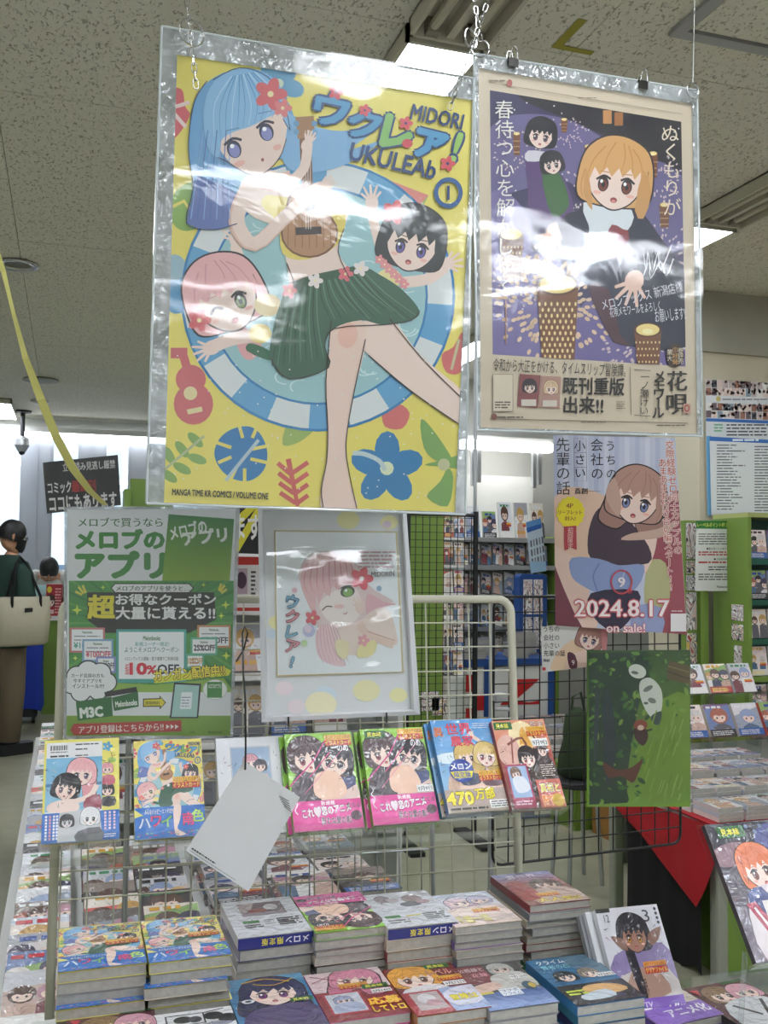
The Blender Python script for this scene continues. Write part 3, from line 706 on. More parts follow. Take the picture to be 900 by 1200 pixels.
    for x, y, r_ in ((256, 350, 1), (341, 305, 1)):
        f.line([(x-26, y-10), (x-4, y-28), (x+20, y-24)], 7, '#23243c', 3); f.line([(x-22, y-48), (x+14, y-56)], 2.6, '#5a86b8')
        f.ell(x, y, 19, 24, '#2c2e4c', -18); f.ell(x+1, y+4, 14, 18, '#8d8fc8', -18); f.ell(x-5, y-8, 6, 6, '#ffffff', 0, 8)
    f.ell(270, 388, 16, 8, '#f2bcae', -20, 10); f.ell(370, 345, 12, 8, '#f2bcae', -20, 10); f.ell(331, 378, 4, 5, '#a0504c', 0, 8)
    flower(f, 352, 205, 42, '#d9656a'); flower(f, 384, 242, 24, '#e07f80')
    # title
    B1, OUT = '#2e6fb0', '#1d3f78'
    f.text('ウ', 470, 205, 555, 285, '#4f9bc8', .05, OUT, .05, 12); f.text('ク', 560, 245, 640, 320, '#4f9bc8', .05, OUT, .05, 14)
    f.text('レ', 650, 268, 722, 348, '#8bc06a', .06, OUT, .05, 14); f.text('ア', 735, 305, 812, 372, '#4f9bc8', .06, OUT, .05, 14); f.ch('!', 842, 345, 100, '#9dc860', .03, OUT, .05, 18)
    flower(f, 525, 200, 20, '#d94a57', OUT); flower(f, 600, 248, 16, '#d94a57', OUT); flower(f, 708, 282, 18, '#d94a57', OUT); flower(f, 818, 388, 20, '#d94a57', OUT); f.ell(712, 335, 14, 12, '#d94a57')
    f.text('MIDORI', 722, 245, 860, 285, OUT, .03, None, 0, 12); f.text('UKULEAb', 560, 358, 790, 404, OUT, .03, None, 0, 13)
    f.ring(820, 465, 27, 29, 38, 41, '#2e5f9c', 0, 360, 24); f.ch('1', 820, 465, 46, OUT, .03)
    f.text('MANGA TIME KR COMICS / VOLUME ONE', 93, 1250, 346, 1266, '#2b2b30', .04, None, 0, 2.6)
    rnd = random.Random(3)
    if detail:
        f.group()
        for k in range(90): f.ell(90+rnd.random()*760, 870+rnd.random()*400, 2.2, 2.2, '#e8e8dc', 0, 6)
        f.group(False)
I1 = Ink(); I1.clip = clip_orient(S1); I1.frame(160, 20, 2.25); draw_ring_girl(I1)
t = thing('hanging_poster', 'large yellow hanging poster of a ukulele player over a blue swim ring', 'poster', PL1.M)
quad_mesh(PL1, S1, .000, .0008, 'paper_sheet', M_paper, t)
I1.on_plane(PL1, .0010, 'printed_picture', M_gloss, t)
H1 = [(189.5, 31), (555, 92), (545, 603), (171.5, 590)]
def border(pl, outer, inner, off, thick, name, m, parent):
    mb = MB()
    for i in range(4):
        q = [outer[i], outer[(i+1) % 4], inner[(i+1) % 4], inner[i]]
        a = [pl.pt(x, y, off) for x, y in q]; b_ = [(p[0], p[1]-thick, p[2]) for p in a]; k = len(mb.v)
        mb.v += a+b_; mb.c += [(1, 1, 1, 1)]*8; mb.f += [(k, k+1, k+2, k+3), (k+7, k+6, k+5, k+4), (k, k+4, k+5, k+1), (k+2, k+6, k+7, k+3)]
    return mb.build(name, m, parent)
border(PL1, H1, S1, .0035, .0015, 'clear_margin', C_edge, t)
def wavy(pl, q, off, nx, nz, amp, name, m, parent, seed=0):
    """one thin film, gently buckled, pinned on its outline"""
    mb = MB(); rnd = random.Random(seed); ph = [rnd.random()*6.28 for _ in range(6)]
    A, B, Cc, D = [pl.pt(x, y, 0) for x, y in q]
    for j in range(nz+1):
        for i in range(nx+1):
            s_, r_ = i/nx, j/nz
            x = (A[0]*(1-s_)+B[0]*s_)*(1-r_)+(D[0]*(1-s_)+Cc[0]*s_)*r_; z = (A[2]*(1-s_)+B[2]*s_)*(1-r_)+(D[2]*(1-s_)+Cc[2]*s_)*r_
            w = amp*(math.sin(3.1*s_+ph[0]+2*r_)*.5+math.sin(7*r_+ph[1]+2.2*s_)*.5+.35*math.sin(13*s_+5*r_+ph[2])+.25*math.sin(21*r_+6*s_+ph[3])+.15*math.sin(33*s_-9*r_+ph[4]))
            mb.v.append((x, -off-(w+amp*1.8), z)); mb.c.append((1, 1, 1, 1))
    for j in range(nz):
        for i in range(nx): k = j*(nx+1)+i; mb.f.append((k, k+1, k+nx+2, k+nx+1))
    return mb.build(name, m, parent, smooth=True)
wavy(PL1, H1, .008, 36, 54, .0013, 'clear_sleeve', C_sleeve, t, 1)
mb = MB()
for i in range(4): mb.tube([PL1.pt(*H1[i], .004), PL1.pt(*H1[(i+1) % 4], .004)], .0022, 6)
mb.build('welded_edge', mat('sleeve_weld', '#cfd6d8', .15, coat=1), t)
# ---------------------------------------------------------------- hanging poster 2: night scene
PL2 = Plane(690, 505, 1.98, 3.8)
S2 = [(562, 77), (815, 116), (821, 507), (561, 500)]
S2 = [(560.5, 80), (811, 122), (817, 508.5), (563, 501)]
I2 = Ink(); I2.clip = clip_orient(S2); f = I2.frame(540, 40, 3)
f.rect(0, 0, 900, 1500, '#d6c5ad')
art = [(102, 197), (775, 308), (790, 1168), (112, 1126)]
I2.clip = clip_orient([f._m(p) for p in art])
f.poly(art, '#3c355c')
f.poly([(250, 210), (780, 300), (780, 480), (600, 400), (380, 300), (230, 240)], '#211c28', 2)
f.poly([(102, 330), (240, 280), (400, 310), (560, 400), (780, 500), (785, 760), (600, 700), (380, 520), (102, 560)], '#6c6290', 3)
f.poly([(102, 560), (240, 640), (250, 760), (350, 800), (420, 960), (520, 1100), (102, 1130)], '#7c70a4', 3)
f.poly([(420, 960), (520, 900), (560, 1090), (790, 1100), (790, 1168), (300, 1150)], '#6f6298', 3)
rnd = random.Random(11)
def sparkle(cx, cy, r, n=60, col='#d8c3c4'):
    f.group()
    for k in range(n):
        a = rnd.random()*6.28; q = r*(.35+.65*rnd.random()); f.ell(cx+q*math.cos(a), cy+q*math.sin(a)*.8, r*.045, r*.028, col, math.degrees(a), 8)
    f.group(False)
sparkle(360, 340, 80); sparkle(195, 410, 90); sparkle(690, 510, 110, 80); sparkle(330, 950, 240, 190, '#e9c9a8'); sparkle(180, 860, 130, 90); sparkle(720, 760, 120, 80); sparkle(640, 1080, 150, 90); sparkle(430, 560, 110, 60)
f.group()
for k in range(40): f.ell(110+rnd.random()*660, 230+rnd.random()*850, 3, 3, '#e9e4ea', 0, 6)
f.group(False)
f.rect(500, 268, 530, 315, '#c98b52'); f.rect(540, 275, 570, 322, '#a56b3c')
def lantern(x, y, w, h):
    f.poly([(x-w/2, y), (x+w/2, y), (x+w*.40, y+h), (x-w*.36, y+h)], '#7b4a2c')
    nr = max(3, int(h/26)); nc = 7; f.group()
    for i in range(nr):
        for j in range(nc):
            yy = y+h*(.22+.76*(i+.5)/nr); ww = w*(.5-.1*(i/nr)); xx = x+(j-(nc-1)/2)*ww*2/nc+(i % 2)*ww/nc
            if abs(xx-x) < ww*.92: f.ell(xx, yy, w*.028, h*.028, '#f6dc9a', 0, 8)
    f.group(False); f.ell(x, y, w/2, w*.27 if h > 100 else w*.2, '#5c3018'); f.ell(x, y, w*.43, w*.22, '#f4d98c'); f.ell(x, y+w*.06, w*.2, w*.1, '#fff2b8')
for L_ in ((363, 300, 24, 46), (196, 350, 26, 76), (675, 420, 34, 86), (715, 600, 36, 80), (448, 395, 30, 70)): lantern(*L_)
# two figures behind
f.poly([(230, 430), (300, 440), (370, 520), (390, 640), (250, 640), (235, 540)], '#5d4176', 3)
head(f, 282, 352, 48, 10, '#1f1c28', '#2b2836', '#6a4a5a'); f.poly([(236, 410), (320, 420), (322, 440), (232, 448)], '#d8d2da', 3)
f.poly([(285, 490), (345, 490), (380, 600), (320, 640)], '#3f6a3a', 3); head(f, 320, 455, 36, -12, '#231f2a', '#231f2a', '#3a2a30')
# front figure: scarf, coat, open hands
f.poly([(400, 640), (450, 590), (600, 600), (690, 700), (800, 880), (790, 1100), (560, 1090), (520, 1050), (450, 900), (380, 780), (340, 700)], '#23233c', 3)
f.poly([(445, 880), (520, 900), (560, 1060), (600, 1090), (540, 1085), (490, 1000)], '#4a2130', 2)
f.poly([(478, 640), (560, 650), (590, 720), (540, 790), (480, 760)], '#8a2630', 3)
f.poly([(430, 600), (470, 580), (600, 620), (585, 690), (530, 670), (500, 740), (470, 760), (440, 680)], '#dde2e6', 3)
head(f, 545, 500, 112, 8, '#dba667', '#c98c4c', '#7a3b2c', SKIN, long=0)
f.poly([(440, 470), (430, 560), (460, 620), (455, 540)], '#cf9a5c', 2); f.poly([(640, 480), (668, 560), (640, 650), (610, 620)], '#cf9a5c', 2)
f.poly([(360, 640), (430, 630), (450, 720), (380, 730)], '#20203a', 2)
hand(f, 330, 700, 78, 120, '#ecc6b4', 24); f.line([(345, 690), (410, 665)], 60, '#20203a', 0)
hand(f, 608, 868, 80, 110, '#ecc6b4', 26); f.line([(620, 830), (660, 740)], 62, '#20203a', 0)
for L_ in ((176, 705, 86, 160), (338, 880, 148, 270), (655, 1040, 96, 150)): lantern(*L_)
f.vtext('春待つ心を解かしゆく', (150, 160), 232, 920, 62, '#f4efe8', bold=.0); f.line([(157, 935), (157, 1090)], 4, '#b98a6a')
f.vtext('ぬくもりが', (733, 742), 318, 640, 60, '#f4e4cc')
W = '#e9e6ef'
f.text('メロンブックス 新潟店様', 490, 900, 780, 940, W, 0, None, 0, -13); f.text('花唄メモワールをよろしく', 520, 950, 700, 985, W, 0, None, 0, -8); f.text('お願いします!!', 680, 965, 790, 1010, W, 0, None, 0, -6)
f.line([(640, 775), (650, 830), (655, 770), (670, 840), (690, 770), (700, 830), (740, 740)], 4, W, 3); f.line([(640, 850), (660, 800), (665, 860), (700, 800), (720, 850), (745, 790)], 4, W, 3)
I2.clip = clip_orient(S2)
f.line([(98, 172), (775, 282)], 2, '#9c8a78'); f.line([(100, 1353), (795, 1368)], 2.4, '#7c6a5c')
f.ell(170, 174, 9, 13, '#b0564c'); f.ell(115, 1345, 10, 12, '#8e5a50')
f.lines(98, 160, 155, 170, 1, '#8a7868', .5); f.lines(410, 222, 480, 230, 1, '#8a7868', .4); f.lines(125, 1342, 220, 1352, 1, '#6a5a50', .5); f.lines(420, 1362, 510, 1368, 1, '#6a5a50', .4); f.lines(685, 1372, 790, 1380, 1, '#6a5a50', .4)
K = '#2a2422'
f.text('令和から大正をかける、タイムスリップ冒険譚。', 112, 1150, 578, 1196, K, 0, None, 0, 2.6)
f.text('既刊重版', 358, 1208, 572, 1268, K, .03, None, 0, 1.5); f.text('出来!!', 360, 1276, 498, 1334, K, .03, None, 0, 1.0)
f.rect(110, 1196, 182, 1328, '#8a7868'); f.rect(112, 1198, 180, 1326, '#dccdb6'); f.lines(118, 1290, 174, 1318, 3, '#5a4c44', .5)
f.poly([(205, 1195), (278, 1200), (268, 1315), (196, 1308)], '#8a4a4c'); f.poly([(280, 1202), (350, 1205), (345, 1318), (272, 1312)], '#b48a7c'); head(f, 240, 1240, 22, 0, '#3a2a30'); head(f, 315, 1245, 22, 0, '#e0c09a'); f.rect(210, 1285, 262, 1308, '#d8cdbf'); f.rect(285, 1288, 335, 1310, '#d8cdbf')
f.line([(592, 1172), (596, 1340)], 1.8, K); f.line([(606, 1180), (664, 1184)], 2, K); f.line([(606, 1340), (664, 1344)], 2, K)
f.vtext('一ノ瀬けい', (645, 641), 1190, 1340, 30, K); f.vtext('メモワール', (696, 690), 1188, 1348, 40, K, bold=.03)
f.ch('花', 757, 1220, 68, K, bold=.02); f.ch('唄', 757, 1302, 74, K, bold=.02); f.rect(778, 1300, 804, 1334, '#c9a08c'); f.ring(791, 1316, 6, 8, 10, 13, '#a8483c', 0, 360, 12)
f.ell(750, 1130, 32, 42, '#3a2620'); f.vtext('第大', 731, 1108, 1152, 19, '#e8d8c0'); f.vtext('①好発', 750, 1100, 1164, 19, '#e0a860'); f.vtext('巻評売', 769, 1104, 1160, 19, '#e8d8c0')
f.lines(543, 1290, 575, 1320, 4, '#8a7868', .4)
t = thing('hanging_poster', 'cream-bordered hanging poster of a night snow scene with glowing lanterns', 'poster', PL2.M)
quad_mesh(PL2, S2, 0, .0008, 'paper_sheet', M_paper, t)
I2.on_plane(PL2, .0010, 'printed_picture', M_gloss, t)
H2 = [(555.5, 63), (817, 106), (823, 511.5), (559, 504)]
border(PL2, H2, S2, .0045, .0015, 'clear_margin', C_edge, t)
wavy(PL2, H2, .0075, 30, 44, .0013, 'clear_sleeve', C_sleeve, t, 5)
mb = MB()
for i in range(4): mb.tube([PL2.pt(*H2[i], .005), PL2.pt(*H2[(i+1) % 4], .005)], .0022, 6)
mb.build('welded_edge', MATS['sleeve_weld'], t)
# ---------------------------------------------------------------- chains, rings, clips
def chain_link_mesh(L_=.017, w=.0042, r=.0011):
    pts = []
    for k in range(12):
        a = 2*math.pi*k/12; pts.append((w*math.cos(a), 0, (L_/2-w)*(1 if math.sin(a) >= 0 else -1)+w*math.sin(a)))
    return MB().tube(pts, r, 5, closed=True).mesh('link', M_steel)
LINK = chain_link_mesh()
def chain(p0, p1, label):
    t = thing('hanging_chain', label, 'chain', V(p0)); d = V(p1)-V(p0); n = max(2, int(d.length/.0132)); q = V((0, 0, 1)).rotation_difference(d.normalized()).to_matrix().to_4x4()
    for k in range(n):
        o = link('link', LINK, t); o.matrix_basis = Matrix.Translation(d*((k+.5)/n)) @ q @ Matrix.Rotation(R(90*(k % 2)+random.uniform(-20, 20)), 4, 'Z')
    return t
def top_at(pl, x0, y0, x1, y1, off=.004):
    """line in the poster plane through two photo points, carried on up to the ceiling"""
    a = pl.world(x0, y0, off); b_ = pl.world(x1, y1, off); d = b_-a; return a, a+d*((CEIL-.012-a.z)/d.z)
a, b_ = top_at(PL1, 230, 103, 219, 0, .028); chain(a, b_, 'steel chain at the upper left corner of the yellow poster')
a, b_ = top_at(PL1, 527, 128, 572, 0, .028); chain(a, b_, 'slanting steel chain at the upper right corner of the yellow poster')
def split_ring(pl, x, y, r, off, lab, tw=0):
    t = thing('split_ring', lab, 'ring', Matrix.Translation(pl.world(x, y, off)) @ Matrix.Rotation(R(tw), 4, 'Z'))
    MB().tube([(r*math.cos(a*math.pi/12), 0, r*math.sin(a*math.pi/12)) for a in range(24)], .0011, 6, closed=True).build('outer_coil', M_steel, t)
    MB().tube([(r*.98*math.cos(a*math.pi/12), .002, r*.98*math.sin(a*math.pi/12)) for a in range(24)], .0010, 6, closed=True).build('inner_coil', M_steel, t)
split_ring(PL1, 225, 38, .022, .028, 'steel split ring on the left chain of the yellow poster', 20)
split_ring(PL1, 552, 45, .018, .030, 'steel split ring between the two hanging posters, upper one', 30)
split_ring(PL2, 563, 57, .017, .014, 'steel split ring through the left corner of the night-scene poster', -20)
split_ring(PL2, 812, 106, .017, .014, 'steel split ring through the right corner of the night-scene poster', 10)
a = PL2.world(812, 97, .014); b_ = V((a.x+.03, a.y+.02, CEIL-.012)); t = thing('hanging_wire', 'thin clear wire rising from the right corner of the night-scene poster', 'wire', a)
MB().tube([(0, 0, 0), tuple(b_-a)], .0007, 5).build('strand', mat('nylon_line', '#d9dad4', .2), t)
a, b_ = top_at(PL2, 563, 48, 556, 0, .014); chain(a, b_, 'short steel chain rising from the left corner of the night-scene poster')
def binder_clip(pl, x, y, lab):
    t = thing('binder_clip', lab, 'clip', Matrix.Translation(pl.world(x, y, .006)) @ pl.M.to_3x3().to_4x4())
    MB().box(-.011, .011, -.007, -.006, -.012, .006).box(-.011, .011, .006, .007, -.012, .006).box(-.011, .011, -.007, .007, .005, .0062).build('clamp', mat('dark_clip_steel', '#4b4a48', .3, metal=.8), t)
    for s in (-1, 1):
        MB().tube([(-.009, s*.007, .004), (-.007, s*.009, .016), (-.0055, s*.010, .024), (-.002, s*.010, .0275), (.002, s*.010, .0275), (.0055, s*.010, .024), (.007, s*.009, .016), (.009, s*.007, .004)], .0009, 5).build('handle', M_steel, t)
binder_clip(PL2, 600, 73, 'steel binder clip at the upper left of the night-scene poster')
binder_clip(PL2, 752, 99, 'steel binder clip at the upper right of the night-scene poster')
# scraps of yellow tape on the ceiling
c = PZ(688, 60, CEIL)
t = tag(MB().box(-.10, .02, -.012, .012, -.004, -.003).box(-.12, -.09, -.16, .01, -.0042, -.0032).build('ceiling_tape', mat('faded_yellow_tape', '#a39b3a', .7)), 'faded strip of yellow tape stuck on the ceiling board', 'tape'); t.location = c
# ================================================================ cream wire rack
RK = Plane(300, 700, 1.98, -3.0, 5.0)
def to_z(pl, x, z):           # local height where the plane meets world height z
    return (z-pl.O.z)/pl.ez.z
t = thing('wire_rack', 'cream wire grid rack carrying the sample books, green app poster and white frame', 'rack', RK.M)
xl = RK.loc(72, 760)[0]; xr = RK.loc(600, 760)[0]; zt_ = RK.loc(300, 702)[1]; zb_ = to_z(RK, 0, .0)
rc = .03
def corner(cx, cz, a0, a1): return [(cx+rc*math.cos(R(a0+(a1-a0)*k/5)), 0, cz+rc*math.sin(R(a0+(a1-a0)*k/5))) for k in range(6)]
MB().tube([(xl, 0, zb_)]+corner(xl+rc, zt_-rc, 180, 90)+corner(xr-rc, zt_-rc, 90, 0)+[(xr, 0, zb_)], .0088, 10).build('outer_tube', M_wire, t, smooth=True)
zg = to_z(RK, 0, .42); S = .0478
vw = MB().tube([(0, 0, 0), (0, 0, zt_-zg)], .0017, 6).mesh('wire', M_wire); hw = MB().tube([(0, 0, 0), (xr-xl, 0, 0)], .0017, 6).mesh('wire_cross', M_wire)
x = xr-S*1.02
while x > xl+.01: link('wire', vw, t, loc=(x, .002, zg)); x -= S
z = zt_-.050
while z > zg: link('wire', hw, t, loc=(xl, -.0015, z)); z -= .0505
for z in (zt_, zg): pass
MB().tube([(xl, 0, zg), (xr, 0, zg)], .006, 8).build('bottom_tube', M_wire, t)
for s, n_ in ((xl, 'left'), (xr, 'right')):
    MB().rbox(s-.03, s+.03, -.025, .16, zb_+.001, zb_+.03, .01).build('foot', M_wire, t)
# second grid just behind, at the lower half
RK2 = Plane(300, 700, 2.055, -3.0, 5.0)
t2 = thing('wire_rack', 'second bare steel wire grid standing close behind the cream rack', 'rack', RK2.M)
x2l, x2r = RK2.loc(150, 900)[0], RK2.loc(505, 900)[0]; z2t = RK2.loc(300, 860)[1]; z2b = to_z(RK2, 0, 0); z2g = to_z(RK2, 0, .42)
MB().tube([(x2l, 0, z2b), (x2l, 0, z2t), (x2r, 0, z2t), (x2r, 0, z2b)], .006, 8).build('outer_tube', M_alu, t2)
vw = MB().tube([(0, 0, 0), (0, 0, z2t-z2g)], .0015, 5).mesh('wire', M_alu); hw = MB().tube([(0, 0, 0), (x2r-x2l, 0, 0)], .0015, 5).mesh('wire_cross', M_alu)
x = x2l+.03
while x < x2r-.02: link('wire', vw, t2, loc=(x, 0, z2g)); x += S
z = z2t-.05
while z > z2g: link('wire', hw, t2, loc=(x2l, -.003, z)); z -= .10
# ---------------------------------------------------------------- app notice on the rack (no mascot, no codes)
PA = Plane(172, 862, 1.86, -3.0, 5.0)
SA = [(78.8, 597), (276.5, 596), (269.5, 862), (78, 862.5)]
I = Ink(); I.clip = clip_orient(SA); f = I.frame(60, 580, 3.4615)
G_, GD, GL_ = '#3f8a3c', '#2c6b33', '#7fae3a'
f.rect(0, 0, 900, 1200, '#e4e6e7')
f.text('メロブで買うなら', 110, 92, 452, 130, GD, .015); f.text('メロブの', 103, 142, 456, 216, G_, .06); f.text('アプリ', 103, 232, 458, 334, G_, .06)
f.grad(0, 0, 0, 0, '#2f7d38', '#8fb23a', [(476, 78), (742, 98), (724, 350), (450, 350)])
f.text('メロブの', 480, 112, 630, 168, '#eef2ea', .04, None, 0, -12); f.text('アプリ', 535, 140, 712, 196, '#eef2ea', .05, None, 0, -6)
f.rect(72, 348, 740, 800, '#4c9446')
CA = I.clip; I.clip = clip_orient([f._m(p) for p in ((72, 348), (740, 350), (733, 800), (72, 800))]); f.group()
for k in range(44):
    a = 2*math.pi*k/44; f.poly([(400+150*math.cos(a), 520+90*math.sin(a)), (400+700*math.cos(a-.022), 520+640*math.sin(a-.022)), (400+700*math.cos(a+.022), 520+640*math.sin(a+.022))], '#3a7f3c' if k % 2 else '#67a552')
f.group(False); I.clip = CA
f.poly([(146, 395), (660, 395), (670, 505), (560, 560), (220, 560), (150, 510)], '#23231f')
f.poly([(258, 358), (560, 358), (580, 378), (560, 398), (258, 398), (240, 378)], '#23231f', 0); f.poly([(260, 362), (558, 362), (574, 378), (558, 394), (260, 394), (246, 378)], '#eef0ee')
f.text('メロブのアプリを使うと…', 264, 368, 560, 390, '#222', .02)
f.text('超', 150, 408, 256, 500, '#e9dc3c', .05, '#222', .03); f.text('お得なクーポン', 262, 402, 668, 446, '#f2f2f0', .035, '#222', .03); f.text('大量に貰える!!', 262, 454, 664, 504, '#f2f2f0', .035, '#222', .03)
def star(x, y, r, c='#d9e85a'): f.poly([(x, y-r), (x+r*.25, y-r*.25), (x+r, y), (x+r*.25, y+r*.25), (x, y+r), (x-r*.25, y+r*.25), (x-r, y), (x-r*.25, y-r*.25)], c)
for x, y, r in ((105, 467, 22), (708, 446, 18), (690, 490, 14), (210, 375, 10), (618, 365, 10), (98, 662, 11), (710, 652, 18)): star(x, y, r)
for a, b_, c, d in ((98, 392, 125, 405), (110, 372, 132, 400), (128, 366, 140, 398), (712, 382, 690, 398), (704, 366, 684, 392), (690, 360, 680, 388)): f.line([(a, b_), (c, d)], 9, '#e9dc5c')
def coupon(x0, y0, x1, y1, edge, big, c='#2f8f8a'):
    f.rect(x0, y0, x1, y1, edge); f.rect(x0+8, y0+8, x1-8, y1-8, '#eef0ef'); w_ = x1-x0
    f.text('Melonbooks', x0+w_*.36, y0+14, x0+w_*.64, y0+24, GD, .03); f.lines(x0+18, y0+28, x1-18, y0+58, 2, '#8f8f98', .3, .1)
    f.text(big, x0+w_*.12, y1-42, x1-w_*.08, y1-18, c, .03)
coupon(75, 538, 218, 640, '#c9757a', '¥100OFF', '#2f9a8a'); coupon(592, 528, 728, 620, '#c98a5a', '15%OFF', '#3a3a3a'); coupon(565, 578, 674, 650, '#5fae8f', '25%OFF', '#3a3a3a')
coupon(126, 585, 252, 676, '#7fa8c9', '¥100OFF', '#c93a4a'); coupon(182, 655, 262, 722, '#8a8fc9', '¥200OFF', '#3a3a3a'); coupon(545, 645, 620, 704, '#5fae8f', '10%OFF', '#c98a3a')
f.rect(264, 545, 548, 762, '#4fa59a'); f.rect(274, 556, 538, 746, '#eef1f0')
f.text('Melonbooks', 373, 572, 442, 590, GD, .03); f.text('新規ユーザー限定!', 340, 596, 478, 614, '#3f9a90', .01); f.text('ようこそメロブへクーポン', 298, 616, 518, 638, '#2f6a6a', .01)
f.text('メロンブックス通販・電子書籍でご利用可能', 298, 656, 516, 672, '#444', .01); f.text('全商品', 300, 684, 314, 728, '#d6283f', .03); f.text('10', 320, 682, 386, 728, '#d6283f', .05); f.text('%', 388, 692, 428, 726, '#d6283f', .04); f.text('OFF', 432, 688, 518, 726, '#2a2a3a', .03)
f.poly([(412, 740), (706, 700), (730, 712), (720, 732), (420, 764)], '#dede3a'); f.text('ガンガン配信中!!', 416, 698, 704, 744, '#f1e04a', .04, '#1f1f1f', .045, -5)
f.rect(62, 800, 740, 895, '#e4e6e7'); f.poly([(250, 762), (420, 770), (700, 742), (735, 800), (62, 800)], '#8fb64a'); f.rect(62, 895, 740, 990, '#7da23a')
for x, y, r in ((105, 735, 40), (150, 715, 42), (200, 722, 40), (225, 760, 38), (190, 795, 36), (120, 800, 38), (85, 770, 36)): f.ell(x, y, r+5, r+3, '#222')
f.poly([(215, 800), (246, 812), (228, 790)], '#222')
for x, y, r in ((105, 735, 40), (150, 715, 42), (200, 722, 40), (225, 760, 38), (190, 795, 36), (120, 800, 38), (85, 770, 36), (150, 758, 60)): f.ell(x, y, r, r-2, '#eef0ee')
f.text('カード会員の方も', 82, 724, 214, 741, '#222', .02); f.text('今すぐアプリを', 90, 745, 206, 762, '#222', .02); f.text('インストール!!!!', 86, 766, 214, 784, '#222', .02)
f.poly([(100, 838), (245, 818), (250, 896), (108, 916)], '#2f6e38'); f.text('M3C', 118, 862, 208, 900, '#eef2ea', .06, None, 0, -5)
f.poly([(215, 800), (345, 778), (350, 798), (220, 820)], '#2a2a2a'); f.poly([(246, 822), (352, 796), (355, 858), (255, 876)], '#2f6e38'); f.text('Melonbooks', 260, 834, 348, 856, '#eef2ea', .04, None, 0, -6)
f.poly([(372, 826), (440, 824), (438, 812), (466, 842), (440, 870), (440, 858), (372, 860)], '#222'); f.poly([(376, 830), (444, 828), (443, 820), (461, 842), (444, 862), (444, 854), (376, 856)], '#e6d83c'); f.text('登録無料', 382, 836, 440, 850, '#333', .01)
f.poly([(498, 760), (608, 766), (596, 905), (480, 905)], '#26292c', 0); f.poly([(503, 768), (600, 773), (590, 900), (487, 900)], '#a9cfc6', 0); f.poly([(528, 800), (572, 800), (568, 868), (522, 868)], '#eef2f0'); f.lines(528, 815, 566, 862, 4, '#88a', .3)
f.ell(664, 790, 50, 42, '#c9cfc9'); f.ell(664, 790, 46, 39, '#eef2ea'); f.rect(632, 758, 692, 822, '#3f8a3c'); f.text('メロブのアプリ', 636, 766, 688, 784, '#eef2ea', .03)
f.poly([(92, 928), (528, 914), (528, 958), (92, 974), (78, 952)], '#b93a35'); f.text('アプリ登録はこちらから!!', 112, 930, 455, 962, '#f2efe9', .02, None, 0, -2.2)
for k in range(3): f.poly([(466+18*k, 930), (480+18*k, 939), (466+18*k, 950)], '#f2efe9')
f.text('iOS', 562, 958, 582, 966, '#333'); f.text('Android', 634, 956, 690, 966, '#333')
t = thing('notice_poster', 'green and white app notice poster hanging on the left of the wire rack', 'poster', PA.M)
quad_mesh(PA, SA, 0, .001, 'card', M_paper, t); I.on_plane(PA, .0012, 'printed_picture', M_gloss, t)
HA = [(75.5, 594), (281, 593), (273, 866), (75, 866)]
wavy(PA, HA, .006, 14, 18, .0010, 'clear_sleeve', C_sleeve2, t, 8); border(PA, HA, SA, .004, .001, 'clear_margin', C_edge, t)
t['label'] = 'green and white app notice poster hanging on the left of the wire rack'
# ---------------------------------------------------------------- framed drawing
PF = Plane(398, 842, 1.86, 1.0, 9.0)
FO = [(302, 590.5), (476, 593.5), (492.5, 837.5), (306.5, 846.5)]
FI = [(309.5, 598.5), (470, 601), (482, 831), (314, 838)]
t = thing('framed_drawing', 'silver-white aluminium picture frame with a pink-haired drawing under glass', 'frame', PF.M)
for i in range(4):
    a, b_, c, d = FO[i], FO[(i+1) % 4], FI[(i+1) % 4], FI[i]; mb = MB(); q = [PF.pt(*p, .0) for p in (a, b_, c, d)]; k = 0
    mid = [PF.pt(a[0]*.35+d[0]*.65, a[1]*.35+d[1]*.65, .018), PF.pt(b_[0]*.35+c[0]*.65, b_[1]*.35+c[1]*.65, .018)]
    o1 = [PF.pt(*a, .014), PF.pt(*b_, .014)]; i1 = [PF.pt(*d, .008), PF.pt(*c, .008)]
    mb.v = [q[0], q[1], o1[1], o1[0], mid[1], mid[0], i1[1], i1[0], q[2], q[3]]; mb.c = [(1, 1, 1, 1)]*10
    mb.f = [(0, 1, 2, 3), (3, 2, 4, 5), (5, 4, 6, 7), (7, 6, 8, 9), (9, 8, 1, 0), (0, 3, 5, 7, 9), (1, 8, 6, 4, 2)]
    mb.build('frame_rail', M_alum_white, t)
quad_mesh(PF, FI, .001, .001, 'mount_board', M_paper, t)
SB = [(321.5, 621.5), (465, 623), (472.5, 788), (324, 793)]
quad_mesh(PF, SB, .0025, .003, 'drawing_board', mat('gold_edge_card', '#cbb98a', .5), t)
I = Ink(); I.clip = clip_orient(FI); f = I.frame(280, 580, 3.75)
for x, y, r, c in ((480, 110, 50, '#e6e0a8'), (660, 120, 40, '#e6e0a8'), (650, 130, 20, '#d9c7d4'), (170, 560, 40, '#e6e0a8'), (145, 610, 26, '#c9d4e2'), (560, 860, 60, '#e6e0b0'), (200, 850, 40, '#ead9de'), (380, 880, 50, '#d4dfe8'), (360, 920, 70, '#efe6c0'), (700, 880, 40, '#e6e0a8'), (250, 930, 40, '#e8d8dc')): f.ell(x, y, r, r*.8, c, 0, 14)
sx = Ink(); sx.clip = clip_orient([(323, 623), (463.5, 624.5), (471, 787), (325.5, 791)]); g = sx.frame(280, 580, 3.75)
g.rect(0, 0, 900, 1200, '#eeeff0')
